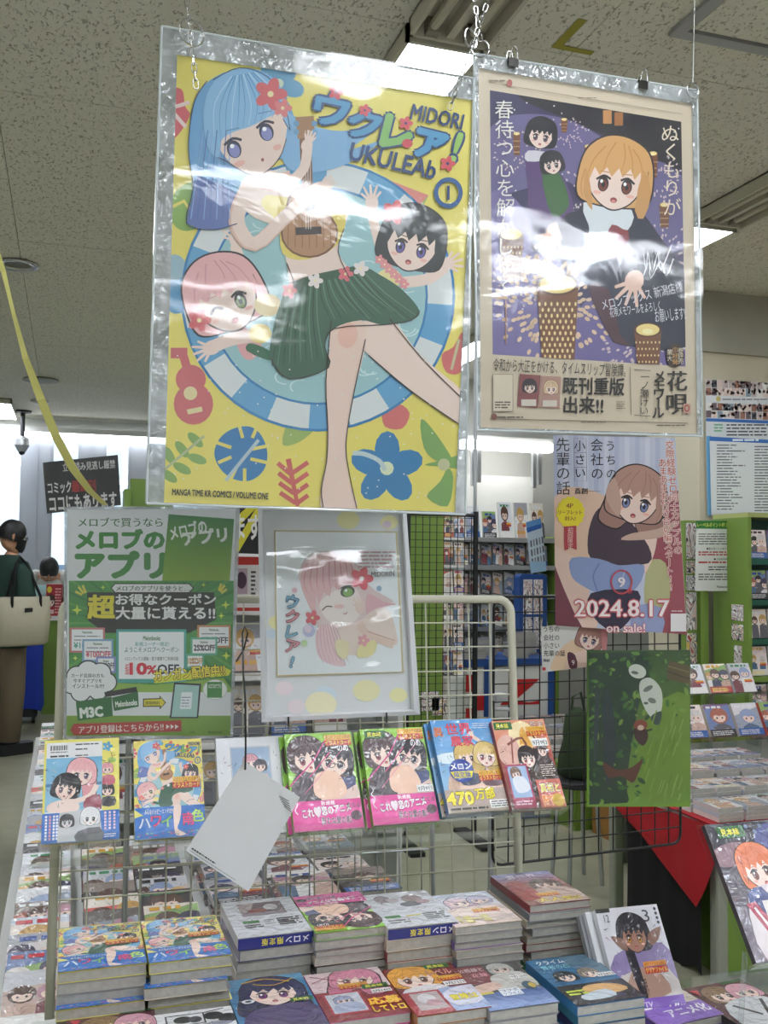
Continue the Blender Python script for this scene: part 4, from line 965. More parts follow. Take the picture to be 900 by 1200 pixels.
g.poly([(275, 400), (262, 340), (300, 275), (370, 250), (450, 260), (520, 310), (560, 380), (600, 420), (680, 470), (600, 480), (570, 560), (560, 640), (400, 640), (340, 560)], '#e6ccc9', 4)
g.poly([(340, 600), (390, 570), (440, 700), (470, 750), (400, 745), (345, 700)], '#ebc8cc', 4); g.poly([(560, 440), (640, 470), (690, 480), (620, 500), (580, 560), (570, 600)], '#e8b3bb', 4)
g.poly([(355, 470), (480, 400), (530, 440), (530, 530), (470, 570), (400, 560)], '#f2e2da', 4); g.poly([(520, 560), (600, 500), (660, 510), (690, 600), (690, 660), (600, 640), (540, 700), (450, 690), (440, 600)], '#efd8cc', 4)
g.poly([(270, 380), (290, 300), (370, 255), (460, 275), (520, 350), (525, 395), (500, 375), (480, 400), (455, 385), (440, 420), (410, 400), (400, 445), (372, 430), (352, 480), (340, 440), (330, 520), (295, 460)], '#e3b3b2', 3)
g.group()
for k in range(9): g.line([(300+k*24, 300-10*math.sin(k*.4)), (285+k*28, 380), (300+k*26, 430-k*4)], 3, '#cc6478', 3, 1)
for k in range(8): g.line([(350+k*10, 570), (345+k*16, 660), (370+k*16, 740)], 2.4, '#d88896', 3, 1)
g.line([(268, 330), (300, 272), (370, 248), (450, 262), (520, 310), (560, 380)], 2.2, '#b08a88', 4)
g.group(False)
g.ell(477, 425, 32, 24, '#3b3c30', -15); g.ell(478, 428, 22, 19, '#7fae4e', -15); g.ell(470, 420, 6, 6, '#f4f4f4'); g.line([(445, 412), (475, 398), (508, 400)], 6, '#3a2a26', 3)
g.line([(365, 508), (385, 490), (410, 492)], 5, '#4a3430', 3); g.line([(458, 520), (468, 524), (475, 514)], 3, '#a5544c', 2); g.ell(440, 490, 22, 10, '#f0c4bc')
g.line([(530, 560), (560, 610), (680, 660)], 34, '#edcdbd', 3); hand(g, 530, 500, 46, -100, '#f0d3c6'); g.line([(565, 600), (685, 640)], 2.4, '#c98f7c')
flower(g, 538, 368, 50, '#df5a66', '#f3ece6'); flower(g, 322, 540, 32, '#d8505c'); g.poly([(530, 660), (600, 640), (590, 700), (520, 715)], '#eee0a0', 3); g.poly([(425, 640), (480, 650), (470, 720), (430, 700)], '#eee0b0', 3); flower(g, 545, 640, 26, '#e8a0a8')
g.ell(307, 597, 27, 28, '#b9b9dc'); g.ell(302, 590, 17, 18, '#e6d3e2'); g.ell(614, 412, 12, 12, '#9fb9d4'); g.ell(243, 420, 12, 12, '#e6b0ba'); g.ell(286, 652, 14, 14, '#b9d49a')
for c_, y, col, o in (('ウ', 470, '#7fb2cc', '#3a6a86'), ('ク', 535, '#d88a94', '#8f4a54'), ('レ', 605, '#7fb2cc', '#3a6a86'), ('ア', 668, '#d88a94', '#8f4a54'), ('!', 735, '#7fb2cc', '#3a6a86')): g.ch(c_, 232, y, 62, col, .01, o, .025, 14)
g.text('MIDORIN', 580, 336, 680, 360, '#3a3a3a', .01, None, 0, -3); g.lines(520, 245, 690, 325, 5, '#c79aa0', .45, .2)
I.on_plane(PF, .0025, 'mount_pattern', M_print, t); sx.on_plane(PF, .0060, 'drawing', M_print, t)
wavy(PF, [(322, 622), (465, 623), (472, 787), (325, 791)], .0095, 20, 24, .0016, 'plastic_bag', C_sleeve2, t, 12)
wavy(PF, FI, .0125, 16, 20, .0006, 'glazing', clear_mat('frame_glazing', '#fafcfc', .05, 1.0, bump=.004, bscale=(2, 1, 6)), t, 21)
for x, y in ((338, 843), (453, 838)):
    MB().tube([PF.pt(x, y+8, -.02), PF.pt(x, y+4, .02), PF.pt(x, y-3, .022)], .0016, 6).build('prop_hook', M_black, t)
# ---------------------------------------------------------------- black cord and white card
PT = Plane(287, 968, 1.56, 0, 0)
TQ = [(286, 891.5), (351.5, 934), (291, 1044.5), (217.5, 996.5)]
t = thing('blank_card', 'blank white card hanging askew by a black cord before the book row', 'card', PT.M)
quad_mesh(PT, TQ, 0, .0012, 'card', M_paper, t)
I = Ink(); f = I.frame(30, 840, 2.8125, lambda p: (527+p[0]*.855-p[1]*-.0+p[1]*.52, 440+p[0]*.555-p[1]*.85))
f.lines(14, 14, 106, 20, 1, '#2c2c2c', .75, .05, 3, 1.2); f.lines(14, 5, 190, 9, 1, '#777', .5, .02, 4, 1.5)
f.T = None; f.group()
for k in range(5): f.line([(836+k*6-k*2, 262+k*8), (868+k*2, 278+k*9)], 3, '#777')
tag(I.on_plane(PT, .0016, 'small_print', M_print, t), kind='stuff')
t2 = thing('cord', 'thin black cord looped down to the white hanging card', 'cord', Matrix.Translation(PT.world(287, 897)))
a = P(284, 742, 1.80)-PT.world(287, 897); MB().tube([(0, -.004, -.006), (0, -.004, .03), (-.001, .0, .10), tuple(a*.7), tuple(a)], .0016, 6).build('strand', M_black, t2)
b_ = P(277, 775, 1.85)-PT.world(287, 897); MB().tube([tuple(a), tuple(a+V((.004, 0, .012))), tuple(a+V((.010, 0, 0))), tuple(a+V((.003, 0, -.03))), tuple(b_)], .0016, 6).build('knot', M_black, t2)
# ================================================================ cover pictures (100 wide x 142 tall, y down)
def cover_ink(): 
    I = Ink(); I.clip = [(0, 0), (1, 0), (1, 1), (0, 1)]; I.frame(0, 0, 1, lambda p: (p[0]/100, 1-p[1]/142)); return I
def card_tag(f, x, y, w=34, rot=0):
    f.rect(x, y, x+w, y+w*.2, '#e9b23a'); f.text('メロンブックス限定', x+w*.03, y+w*.03, x+w*.97, y+w*.17, '#7a2a1a', .01)
    f.rect(x, y+w*.2, x+w, y+w*.42, '#c2372a'); f.text('イラストカード', x+w*.02, y+w*.22, x+w*.98, y+w*.39, '#f4d44a', .03, '#8a1a12', .03)
def sample_tag(f, x, y, w=26): f.rect(x, y, x+w, y+w*.36, '#2f7a34'); f.rect(x+1, y+1, x+w-1, y+w*.36-1, '#245f2c'); f.text('見本誌', x+w*.12, y+w*.07, x+w*.80, y+w*.29, '#f0e84a', .03)
def date_tag(f, x, y, s='9月9日', w=24): f.rect(x, y, x+w, y+w*.42, '#eeeeec'); f.text(s, x+w*.06, y+w*.10, x+w*.94, y+w*.36, '#222', .02)
def art_ring():
    f = cover_ink()
    def T(p):
        x, y = p; u = (x-(107-.027*(y-100)))/775; tp = 100+120*u; bt = 1280+25*u; return (u, 1-(y-tp)/(bt-tp))
    f.T = T; draw_ring_girl(f, False); f.T = lambda p: (p[0]/100, 1-p[1]/142)
    f.rect(0, 98, 100, 142, '#1f6fc4'); f.poly([(56, 98), (66, 98), (64, 118), (60, 130), (72, 138), (58, 139), (55, 120)], SKIN, 3)
    f.group(); rnd = random.Random(4)
    for k in range(26): f.ell(rnd.random()*100, 134+rnd.random()*6, 2, .7, '#e0679a' if k % 3 else '#8fd06a', 0, 6)
    f.group(False)
    f.poly([(0, 112), (0, 100), (12, 109)], '#e6e07a'); f.text('みんなハッピーエンドだ!!', 14, 101, 54, 108, '#f0f0e0', .02)
    for s, x, y, c in (('ハ', 14, 120, '#cfe0f0'), ('ワ', 30, 118, '#e0477a'), ('イ', 45, 119, '#8fd06a'), ('南', 76, 117, '#e0477a'), ('色', 90, 113, '#b5e05a')): f.ch(s, x, y, 17, c, .03, '#1a4f9a', .03)
    card_tag(f, 55, 56, 40); return f
def art_pink():
    f = cover_ink(); f.rect(0, 0, 100, 142, '#8fc83a'); f.poly([(0, 20), (30, 0), (0, 60)], '#5f9a2a')
    f.poly([(5, 70), (30, 55), (55, 62), (60, 142), (0, 142)], '#4a4048', 3); f.poly([(50, 70), (85, 60), (100, 90), (98, 142), (45, 142)], '#e6c9c0', 3); f.poly([(60, 75), (92, 62), (96, 80), (66, 90)], '#3f4a7a', 2)
    head(f, 30, 34, 24, -10, '#4c3036', '#3a262c', '#a04a5a'); head(f, 70, 42, 24, 12, '#22202a', '#1a1820', '#3a3a4a'); f.line([(62, 47), (76, 49)], 1.2, '#222'); f.ring(64, 49, 5, 4, 6, 5, '#222'); f.ring(78, 51, 5, 4, 6, 5, '#222')
    f.poly([(40, 62), (70, 60), (82, 90), (60, 100), (35, 92)], '#f0c6ac', 4)
    f.line([(0, 78), (40, 40), (60, 10)], 2, '#d8488a'); f.line([(30, 66), (64, 30)], 1.6, '#d8488a'); f.line([(20, 90), (90, 20)], .8, '#e878a8')
    f.text('のめ', 76, 18, 92, 30, '#f4f4f4', .02)
    f.rect(0, 100, 100, 142, '#e0409a'); f.text('新連載', 42, 101, 62, 107, '#fff', .02); f.text('これ♥恋のアニメ', 14, 108, 84, 122, '#f6e8f0', .05, '#8a1a5a', .04, -5)
    f.text('新たな愛の影!', 40, 124, 84, 134, '#3a1a3a', .03, '#f6d0e4', .03); f.ell(91, 124, 8, 7, '#4a2a3a'); f.text('変える', 78, 106, 98, 113, '#3a1a3a', .02)
    f.line([(4, 86), (7, 92), (3, 98), (8, 104), (4, 112), (8, 118)], 1.2, '#f8f8f8', 3); return f
def art_pinkA(): f = art_pink(); card_tag(f, 58, 4, 40); return f
def art_pinkB(): f = art_pink(); sample_tag(f, 6, 3, 32); card_tag(f, 58, 2, 40); date_tag(f, 74, 88, '9月9日', 25); return f
def art_sky():
    f = cover_ink(); f.grad(0, 0, 100, 142, '#3f8fd0', '#a9d0ea'); f.ell(25, 60, 30, 9, '#d9e8f0'); f.ell(85, 48, 26, 8, '#d9e8f0'); f.ell(20, 40, 12, 10, '#5fa0d8')
    f.poly([(20, 74), (80, 68), (100, 92), (100, 142), (10, 142)], '#c9a890', 3); f.poly([(30, 86), (58, 80), (60, 118), (28, 120)], '#f2d0bd', 3); f.poly([(60, 84), (92, 84), (98, 116), (62, 118)], '#f2d0bd', 3)
    f.line([(82, 62), (74, 38), (62, 28)], 6, SKIN, 3); hand(f, 62, 26, 9, -110)
    head(f, 47, 58, 17, -4, '#d9b86a', '#c09a4a', '#8a5a3a', long=.7); head(f, 77, 58, 17, 10, '#dfc27a', '#c7a45a', '#a03a4a', long=.7)
    f.poly([(30, 88), (60, 86), (58, 100), (32, 102)], '#3a4258', 3); f.poly([(64, 90), (96, 90), (92, 104), (66, 104)], '#6a4a52', 3)
    f.text('異', 2, 12, 16, 26, '#e07a3a', .03); f.text('世界', 22, 6, 62, 24, '#d8304a', .03); f.text('農家', 26, 26, 62, 42, '#d8304a', .03); f.lines(66, 6, 96, 16, 3, '#e8f0f4', .3)
    f.ell(33, 80, 19, 18, '#1f3f9a'); f.text('メロン', 17, 69, 49, 78, '#f4f4f4', .03); f.poly([(15, 81), (51, 81), (47, 91), (20, 91)], '#e9dc3c'); f.text('限定版', 20, 82, 46, 90, '#1f3f9a', .03)
    card_tag(f, 58, 82, 36); f.rect(0, 108, 100, 142, '#b9a59a'); f.text('470', 2, 112, 42, 130, '#f2e23a', .05, '#5a4a1a', .03); f.text('万部', 46, 108, 76, 124, '#f2e23a', .05, '#5a4a1a', .03)
    f.rect(66, 126, 98, 138, '#f0f0ee'); f.lines(68, 127, 96, 137, 3, '#444', .5); f.lines(4, 134, 62, 139, 1, '#222', .6, 0); return f
def art_redgold():
    f = cover_ink(); f.grad(0, 0, 100, 142, '#c95a4a', '#5a2a2a'); f.rect(0, 0, 100, 50, '#d98a6a'); f.ell(52, 26, 26, 24, '#f2dca8'); f.ell(20, 50, 22, 26, '#e0b0a0')
    f.poly([(30, 90), (46, 50), (80, 50), (100, 80), (100, 120), (30, 120)], '#3a2622', 3); f.poly([(48, 20), (56, 12), (60, 24), (66, 50), (44, 50)], '#d9a03a', 3); f.line([(30, 30), (22, 70)], 3, '#8a3a2a'); f.line([(20, 40), (50, 30), (56, 60)], 4, '#7a3020', 3); f.line([(70, 25), (90, 60)], 3, '#6a3226')
    head(f, 52, 62, 15, 0, '#2c1e20', '#221618', '#a03a3a'); head(f, 82, 52, 9, 8, '#3a2420', '#3a2420', '#a03a3a'); f.text('陰実', 72, 3, 96, 16, '#e8d0b0', .0, '#8a4a4a', .02)
    sample_tag(f, 2, 3, 34); card_tag(f, 60, 12, 38); date_tag(f, 66, 32, '9月9日', 30)
    f.rect(55, 98, 100, 142, '#c9695a'); f.text('真相と', 60, 104, 96, 118, '#f2e07a', .04, '#4a7ac0', .03); f.text('狩り!', 60, 122, 86, 138, '#f08a3a', .04, '#f4f4e0', .03); f.ell(88, 131, 11, 10, '#d9b24a')
    f.rect(6, 72, 46, 140, '#a83a5a'); f.rect(9, 75, 43, 124, '#9fb9dc'); head(f, 22, 86, 8, -10, '#7a5a4a'); f.poly([(14, 94), (34, 92), (42, 112), (18, 116)], '#e4e8f2', 3); f.lines(10, 128, 42, 136, 2, '#f0d0dc', .5); f.lines(70, 74, 96, 94, 6, '#e6d8d0', .35); return f
def art_back():
    f = cover_ink(); f.rect(0, 0, 100, 142, '#e9e06a'); flower(f, 84, 12, 7, '#4aa0c4'); f.ell(90, 32, 6, 4, '#9fc05a'); head(f, 84, 44, 7, 0, '#e9a0a4'); head(f, 84, 74, 8, 0, '#22242a'); f.poly([(78, 54), (92, 54), (94, 66), (78, 66)], '#c96a7a', 2); f.poly([(78, 84), (94, 84), (94, 96), (78, 96)], '#3a3a40', 2)
    f.rect(3, 4, 77, 102, '#e6e6e6'); f.group()
    rnd = random.Random(2); x = 8.0
    while x < 31: w = .5+rnd.random()*1.2; f.rect(x, 8, x+w, 15, '#222'); x += w+.6+rnd.random()*.7
    f.group(False); f.lines(41, 6, 72, 9, 1, '#444', .6, 0); f.lines(41, 13, 57, 16, 1, '#444', .6, 0); f.lines(8, 16.5, 31, 18.5, 1, '#333', .6, 0); f.lines(8, 22, 32, 25, 1, '#333', .8, 0); f.lines(41, 22, 58, 25, 1, '#333', .5, 0)
    f.grad(3, 26, 77, 100, '#6fb0d4', '#8fc0d8'); f.rect(3, 62, 77, 66, '#4a7fa8')
    head(f, 50, 48, 17, 6, '#ecb0b4', '#e0999f', '#7a6a8a', long=1.2); head(f, 30, 68, 16, 14, '#26262c', '#1f1f24', '#7a5a6a'); f.line([(70, 66), (60, 82), (30, 90)], 7, SKIN, 3); f.poly([(10, 88), (40, 84), (46, 100), (8, 100)], '#f0d8cc', 3); f.poly([(56, 84), (74, 80), (76, 100), (54, 100)], '#9a4a5a', 2)
    f.rect(0, 102, 100, 142, '#2f6fc4'); f.poly([(22, 102), (74, 98), (78, 140), (20, 141)], '#c4c6ca'); head(f, 32, 114, 8, 0, '#3a3a3e', '#3a3a3e', '#666', '#d8d8da'); head(f, 62, 110, 11, 0, '#e2e2e4', '#c9c9cc', '#555', '#eeeeee'); f.poly([(46, 128), (74, 124), (78, 141), (44, 141)], '#6a6a70', 2)
    f.group()
    for k, x in enumerate((4, 9, 14, 18)):
        for q in range(8): f.rect(x, 105+q*4.2, x+2.6, 108+q*4.2, '#e8a0a8' if k == 1 else '#f0f0f4')
    f.group(False)
    f.group()
    for x in (80, 86, 92):
        for q in range(6): f.rect(x, 104+q*4.2, x+2.8, 107+q*4.2, '#f2d6e2')
    f.group(False)
    f.lines(80, 133, 96, 139, 2, '#eee', .4); return f
def art_framed():
    f = cover_ink(); f.rect(0, 0, 100, 142, '#d8dade'); f.rect(20, 14, 80, 66, '#b8bcc8'); f.rect(22, 16, 78, 64, '#8fa8c4'); head(f, 50, 38, 10, 0, '#d99aa8'); head(f, 64, 44, 8, 0, '#3a3a48'); f.rect(26, 56, 74, 63, '#c9b0b4'); f.lines(22, 100, 78, 112, 2, '#9a9aa0', .4); return f
def art_bw():
    f = cover_ink(); f.rect(0, 0, 100, 142, '#e6e6e8'); f.rect(20, 8, 66, 36, '#3a3a40'); f.rect(22, 10, 64, 34, '#dcdce0'); f.ell(40, 22, 11, 9, '#26262c'); f.ell(54, 24, 8, 8, '#4a4a52'); f.ell(76, 20, 12, 10, '#26262c'); f.ell(92, 30, 12, 12, '#1f1f24'); f.line([(66, 10), (90, 4)], 2, '#26262c'); f.line([(70, 40), (60, 56)], 2, '#26262c'); f.ell(78, 42, 18, 6, '#8a8ca0'); f.lines(20, 60, 80, 90, 3, '#555', .4); return f
def art_red2():
    f = cover_ink(); f.rect(0, 0, 100, 142, '#5a2430'); head(f, 40, 34, 22, 0, '#8a6a4a', '#6a4e36', '#4a3a2a'); head(f, 76, 36, 20, 0, '#d9a0b0', '#c48a9c', '#6a4a6a'); f.poly([(20, 62), (90, 58), (100, 142), (10, 142)], '#d8dade', 3); f.line([(30, 66), (50, 100)], 5, '#26262c'); f.line([(80, 62), (60, 100)], 5, '#26262c'); f.rect(60, 2, 96, 8, '#2f5f2c'); f.poly([(4, 10), (16, 12), (10, 26)], '#d8304a'); return f
def art_navy():
    f = cover_ink(); f.rect(0, 0, 100, 142, '#3a7aa8'); f.poly([(0, 0), (100, 0), (100, 20), (0, 30)], '#5f9ac0'); head(f, 54, 44, 34, 6, '#2a2c5a', '#1f2048', '#8a3a8a', long=.6); f.line([(20, 14), (50, 8), (80, 22)], 2.4, '#d9a83a', 3); f.line([(34, 20), (60, 28), (86, 14)], 2, '#d9a83a', 3); f.ell(20, 64, 8, 5, '#e8e8ee'); f.ell(20, 64, 4, 2.5, '#26262c'); sample_tag(f, 70, 68, 28); f.poly([(20, 90), (90, 84), (100, 142), (10, 142)], '#4a3a6a', 3); return f
def art_pinkred():
    f = cover_ink(); f.rect(0, 0, 100, 142, '#e0c8cc'); f.rect(0, 60, 100, 142, '#8a2430'); head(f, 60, 30, 28, 10, '#d98aa4', '#c4708c', '#a03a5a', long=.5); f.line([(6, 8), (50, 40)], 2, '#8a3a4a'); f.line([(4, 30), (40, 6)], 1.6, '#b05a6a')
    f.rect(8, 66, 56, 126, '#b03a4a'); f.rect(11, 69, 53, 122, '#c9ccd6'); head(f, 30, 88, 10, 0, '#9aa4c4'); f.poly([(18, 98), (44, 96), (50, 118), (16, 120)], '#aab4d0', 3); card_tag(f, 34, 42, 38); sample_tag(f, 62, 52, 34); date_tag(f, 70, 68, '9月14日', 26)
    f.text('応募', 58, 92, 98, 112, '#f4c83a', .04, '#d8281a', .04); f.text('してトロ', 58, 116, 98, 132, '#f4e03a', .04, '#d8281a', .04); return f
def art_orange():
    f = cover_ink(); f.rect(0, 0, 100, 142, '#7a262c'); head(f, 34, 36, 30, 0, '#e8a63a', '#cc8a2a', '#7a3a2a'); f.poly([(10, 68), (60, 62), (70, 100), (6, 100)], '#e0dce0', 3); sample_tag(f, 58, 2, 36); f.text('レベル', 56, 20, 90, 36, '#e8b0a0', .02, '#8a3a3a', .03); card_tag(f, 62, 40, 36); date_tag(f, 66, 58, '9月13日', 30)
    f.rect(0, 78, 52, 142, '#a8303a'); f.rect(10, 82, 48, 130, '#b8a8a8'); f.ell(28, 100, 12, 14, '#d8d4d8'); f.ell(34, 112, 10, 9, '#c49aa0'); f.rect(52, 76, 100, 142, '#9fb0d8'); f.poly([(54, 90), (100, 76), (100, 120), (60, 128)], '#d6d6e6', 3); f.text('冒険は', 60, 98, 96, 114, '#f0e03a', .04, '#2a2a2a', .02); return f
def art_greyman():
    f = cover_ink(); f.rect(0, 0, 100, 142, '#4a4a48'); f.rect(0, 0, 46, 60, '#7a3a40'); f.text('公爵様と', 6, 8, 44, 20, '#e0c8cc', .02); f.text('花嫁', 20, 26, 44, 38, '#e0a0aa', .02); head(f, 68, 20, 16, 0, '#b9b9b4', '#9a9a96', '#444', '#d9c6ba'); f.poly([(40, 50), (58, 36), (92, 38), (98, 86), (44, 92)], '#c6c4be', 3); f.poly([(4, 70), (40, 60), (46, 78), (8, 92)], '#d9b8a8', 3); date_tag(f, 70, 46, '9月15日', 27)
    f.grad(0, 92, 100, 142, '#3a5a9a', '#8fa8d8'); f.rect(36, 84, 66, 106, '#e8ecf2'); f.text('コラボ', 38, 86, 64, 94, '#2a3a6a', .02); f.text('クライム', 38, 96, 64, 104, '#2a6aa8', .02); f.lines(2, 88, 30, 96, 1, '#d9c83a', .7); f.ell(84, 84, 10, 14, '#3a5a6a'); f.ell(88, 84, 5, 8, '#c9a84a'); return f
def art_tealblue():
    f = cover_ink(); f.rect(0, 0, 100, 142, '#2f6f9a'); f.poly([(50, 0), (100, 0), (100, 70), (60, 50)], '#5f7f94', 2); f.text('クライム', 10, 6, 52, 18, '#e6eef2', .04, '#2a3a5a', .03); f.text('賢者の石', 10, 22, 52, 34, '#8fd0e0', .03, '#1f3a5a', .03); head(f, 30, 60, 14, 0, '#1f2a34', '#18222c', '#2a7aa0'); head(f, 66, 58, 13, 0, '#9a8a7a'); date_tag(f, 72, 62, '9月8日', 27)
    f.rect(0, 86, 100, 142, '#22242c'); f.poly([(30, 104), (44, 92), (80, 96), (90, 116), (40, 122)], '#e0b070', 3); f.poly([(20, 118), (60, 108), (66, 128), (24, 132)], '#c9d4dc', 3); f.lines(6, 100, 36, 116, 2, '#c8d84a', .6); return f
def art_box1():
    f = cover_ink(); f.rect(0, 0, 100, 142, '#cfd0d6'); f.rect(20, 14, 82, 66, '#6a5a60'); f.poly([(20, 14), (44, 14), (36, 40), (20, 60)], '#a89a98'); f.ell(44, 48, 14, 10, '#8a4a44'); f.ell(64, 36, 10, 12, '#c4c0c0'); f.rect(20, 54, 82, 66, '#8a8088')
    f.rect(16, 84, 38, 94, '#2f7a34'); f.lines(16, 98, 42, 112, 2, '#333', .5); f.lines(44, 84, 60, 104, 3, '#777', .4); f.lines(62, 82, 94, 112, 4, '#3a3a3a', .7); return f
def art_box2():
    f = cover_ink(); f.rect(0, 0, 100, 142, '#cdced6'); f.ell(26, 26, 12, 16, '#8a7a80'); f.ell(40, 34, 8, 9, '#a89aa0'); f.ell(68, 34, 15, 18, '#8a7478'); f.ell(60, 56, 16, 10, '#5a5a66'); f.ell(80, 50, 10, 8, '#a8808a'); f.rect(8, 96, 30, 106, '#2f7a34'); f.lines(8, 112, 40, 128, 2, '#444', .5); f.lines(38, 98, 60, 106, 1, '#c8b83a', .6); f.lines(62, 96, 96, 124, 4, '#555', .6); return f
def art_pastel():
    f = cover_ink(); f.grad(0, 0, 100, 142, '#c4d0e4', '#e8d0c4'); head(f, 40, 44, 18, -10, '#e0c0cc', '#cca8b8', '#7a6a9a', long=.5); head(f, 74, 40, 16, 8, '#b9b0cc', '#a49ab8', '#7a6a9a'); f.poly([(10, 74), (90, 68), (100, 110), (10, 116)], '#e6cfc4', 3); card_tag(f, 46, 78, 40); f.text('千載一遇', 10, 104, 60, 132, '#e8dc8a', .04, '#b89a5a', .02); f.line([(10, 20), (30, 30), (60, 12)], 3, '#e8e0ea', 3); return f
def art_magred():
    f = cover_ink(); f.rect(0, 0, 100, 142, '#8a5a54'); f.grad(0, 0, 100, 50, '#7a8ac0', '#b06a6a'); f.text('異世界', 20, 8, 70, 26, '#d8c8e8', .03, '#6a3a4a', .03); head(f, 66, 60, 20, 6, '#5a3a34', '#48302c', '#a04a4a'); f.poly([(30, 86), (90, 80), (100, 142), (20, 142)], '#c9b0a4', 3); f.poly([(4, 50), (30, 40), (36, 110), (4, 120)], '#a03a3a', 3); card_tag(f, 30, 98, 36); f.text('大人気!!', 20, 120, 90, 136, '#f0d84a', .04, '#7a2a2a', .03); return f
def art_demon():
    f = cover_ink(); f.rect(0, 0, 100, 142, '#d6d4dc'); f.poly([(12, 60), (90, 50), (100, 100), (6, 104)], '#8a7aa8', 3); f.poly([(10, 88), (90, 84), (96, 142), (6, 142)], '#c9bfba', 3); f.poly([(30, 84), (66, 80), (84, 112), (20, 116)], '#b08a78', 3)
    f.poly([(34, 20), (30, 60), (36, 110), (46, 118), (44, 60)], '#2a2630', 3); head(f, 50, 36, 22, 4, '#2c2832', '#221f28', '#c9903a', '#a87a68'); f.poly([(32, 42), (14, 36), (22, 50), (34, 56)], '#8a6456', 3); f.poly([(72, 38), (94, 30), (86, 46), (72, 52)], '#8a6456', 3)
    f.rect(0, 0, 22, 5, '#2a2a2a'); f.text('3', 72, 6, 82, 22, '#3a3a3e', 0); f.text('12', 10, 8, 18, 18, '#3a3a3e', 0)
    for k in range(4): f.ell(94, 6+k*6, 2.2, 2.2, '#2a2a2e')
    f.rect(52, 72, 88, 78, '#e0902a'); f.text('メロンブックス限定', 53, 73, 87, 77, '#7a2a1a', .01); f.rect(52, 79, 88, 87, '#c2372a'); f.text('クリアファイル', 53, 80, 87, 86, '#f4d44a', .03)
    f.rect(0, 116, 100, 142, '#8a62c4'); f.text('26年 TV', 12, 119, 50, 127, '#efe8f6', .01); f.text('アニメ化!', 34, 126, 98, 141, '#f2ecf8', .05, '#6a4aa4', .03); f.text('世界', 40, 92, 50, 114, '#5a4a48', .01); return f
def art_school():
    f = cover_ink(); f.grad(0, 0, 100, 142, '#1e1f2c', '#5a4a5a'); f.ell(20, 34, 30, 12, '#8a6a72', -10); head(f, 80, 34, 24, 8, '#3f4684', '#30366a', '#4a5a9a'); head(f, 46, 50, 22, -8, '#e07a4a', '#c9623a', '#8a4a3a'); f.poly([(20, 78), (60, 68), (80, 78), (84, 142), (14, 142)], '#d8cdd0', 3); f.poly([(20, 76), (40, 70), (46, 90), (22, 100)], '#2f3f7a', 2)
    for k in range(6): f.ell(50+k*9, 6+(k % 2)*6, 2.5, 2.5, '#6a7a9a')
    sample_tag(f, 12, 4, 34); f.poly([(14, 86), (26, 84), (56, 142), (40, 142)], '#a8324a'); f.rect(34, 84, 100, 142, '#e0dcd8'); f.rect(52, 88, 96, 98, '#5a5a5a'); head(f, 66, 116, 12, 0, '#e0b08a'); f.line([(22, 90), (44, 138)], 3, '#f4e8ec'); return f
ARTS = {}
def art_mesh(key, fn, w, h, t, m=None):
    k = (key, w, h, t)
    if k not in ARTS:
        if key not in ARTS:
            ARTS[key] = fn(); f = ARTS[key]; rnd = random.Random(len(ARTS)); f.T = lambda p: (p[0]/100, 1-p[1]/142); f.group()
            for q in range(26):
                x, y = rnd.choice((rnd.uniform(2, 30), rnd.uniform(70, 98))), rnd.uniform(24, 96); a = rnd.uniform(0, 6.28); l = rnd.uniform(3, 9)
                f.line([(x, y), (x+l*math.cos(a), y+l*math.sin(a))], rnd.uniform(.5, 1.3), rnd.choice(['#2a2428', '#3a3440', '#f4f2ee', '#8a4a44', '#c9b8a8', '#4a4a5a']), 0, .2)
            f.group(False)
        ARTS[k] = ARTS[key].flat(w, h, t+.0003, 'cover_picture', m or M_wrap, data_only=True)
    return ARTS[k]
BK = {}
def book_meshes(w, h, t, cm):
    k = (w, h, t, cm.name)
    if k not in BK:
        c = .0007
        cv = MB().box(0, w, 0, h, t-c, t).box(0, w, 0, h, 0, c).box(0, c, 0, h, c, t-c).mesh('cover', cm)
        pg = MB().box(c, w-.002, .0015, h-.0015, c, t-c).mesh('page_block', M_page)
        BK[k] = (cv, pg)
    return BK[k]
def book(label, M, w, h, t, cm, art=None, group=None, name='comic_book'):
    o = thing(name, label, 'book', M, group); cv, pg = book_meshes(w, h, t, cm)
    link('cover', cv, o); link('page_block', pg, o)
    if art: link('cover_picture', art, o)
    return o
CVM = {k: mat('cover_'+k, c, .4, coat=.6) for k, c in dict(yellow='#d9cf5a', white='#d4d5d8', green='#7fb03a', pink='#c9408a', blue='#3a7ab0', red='#8a2e36', dark='#3a3238', navy='#2a2f6a', beige='#c9bba8', orange='#b0703a', teal='#2f6f8a', grey='#8f9094', violet='#7a5aa8').items()}
ORD = ['top', 'second', 'third', 'fourth', 'fifth', 'sixth', 'seventh', 'eighth', 'ninth', 'tenth', 'eleventh', 'twelfth']
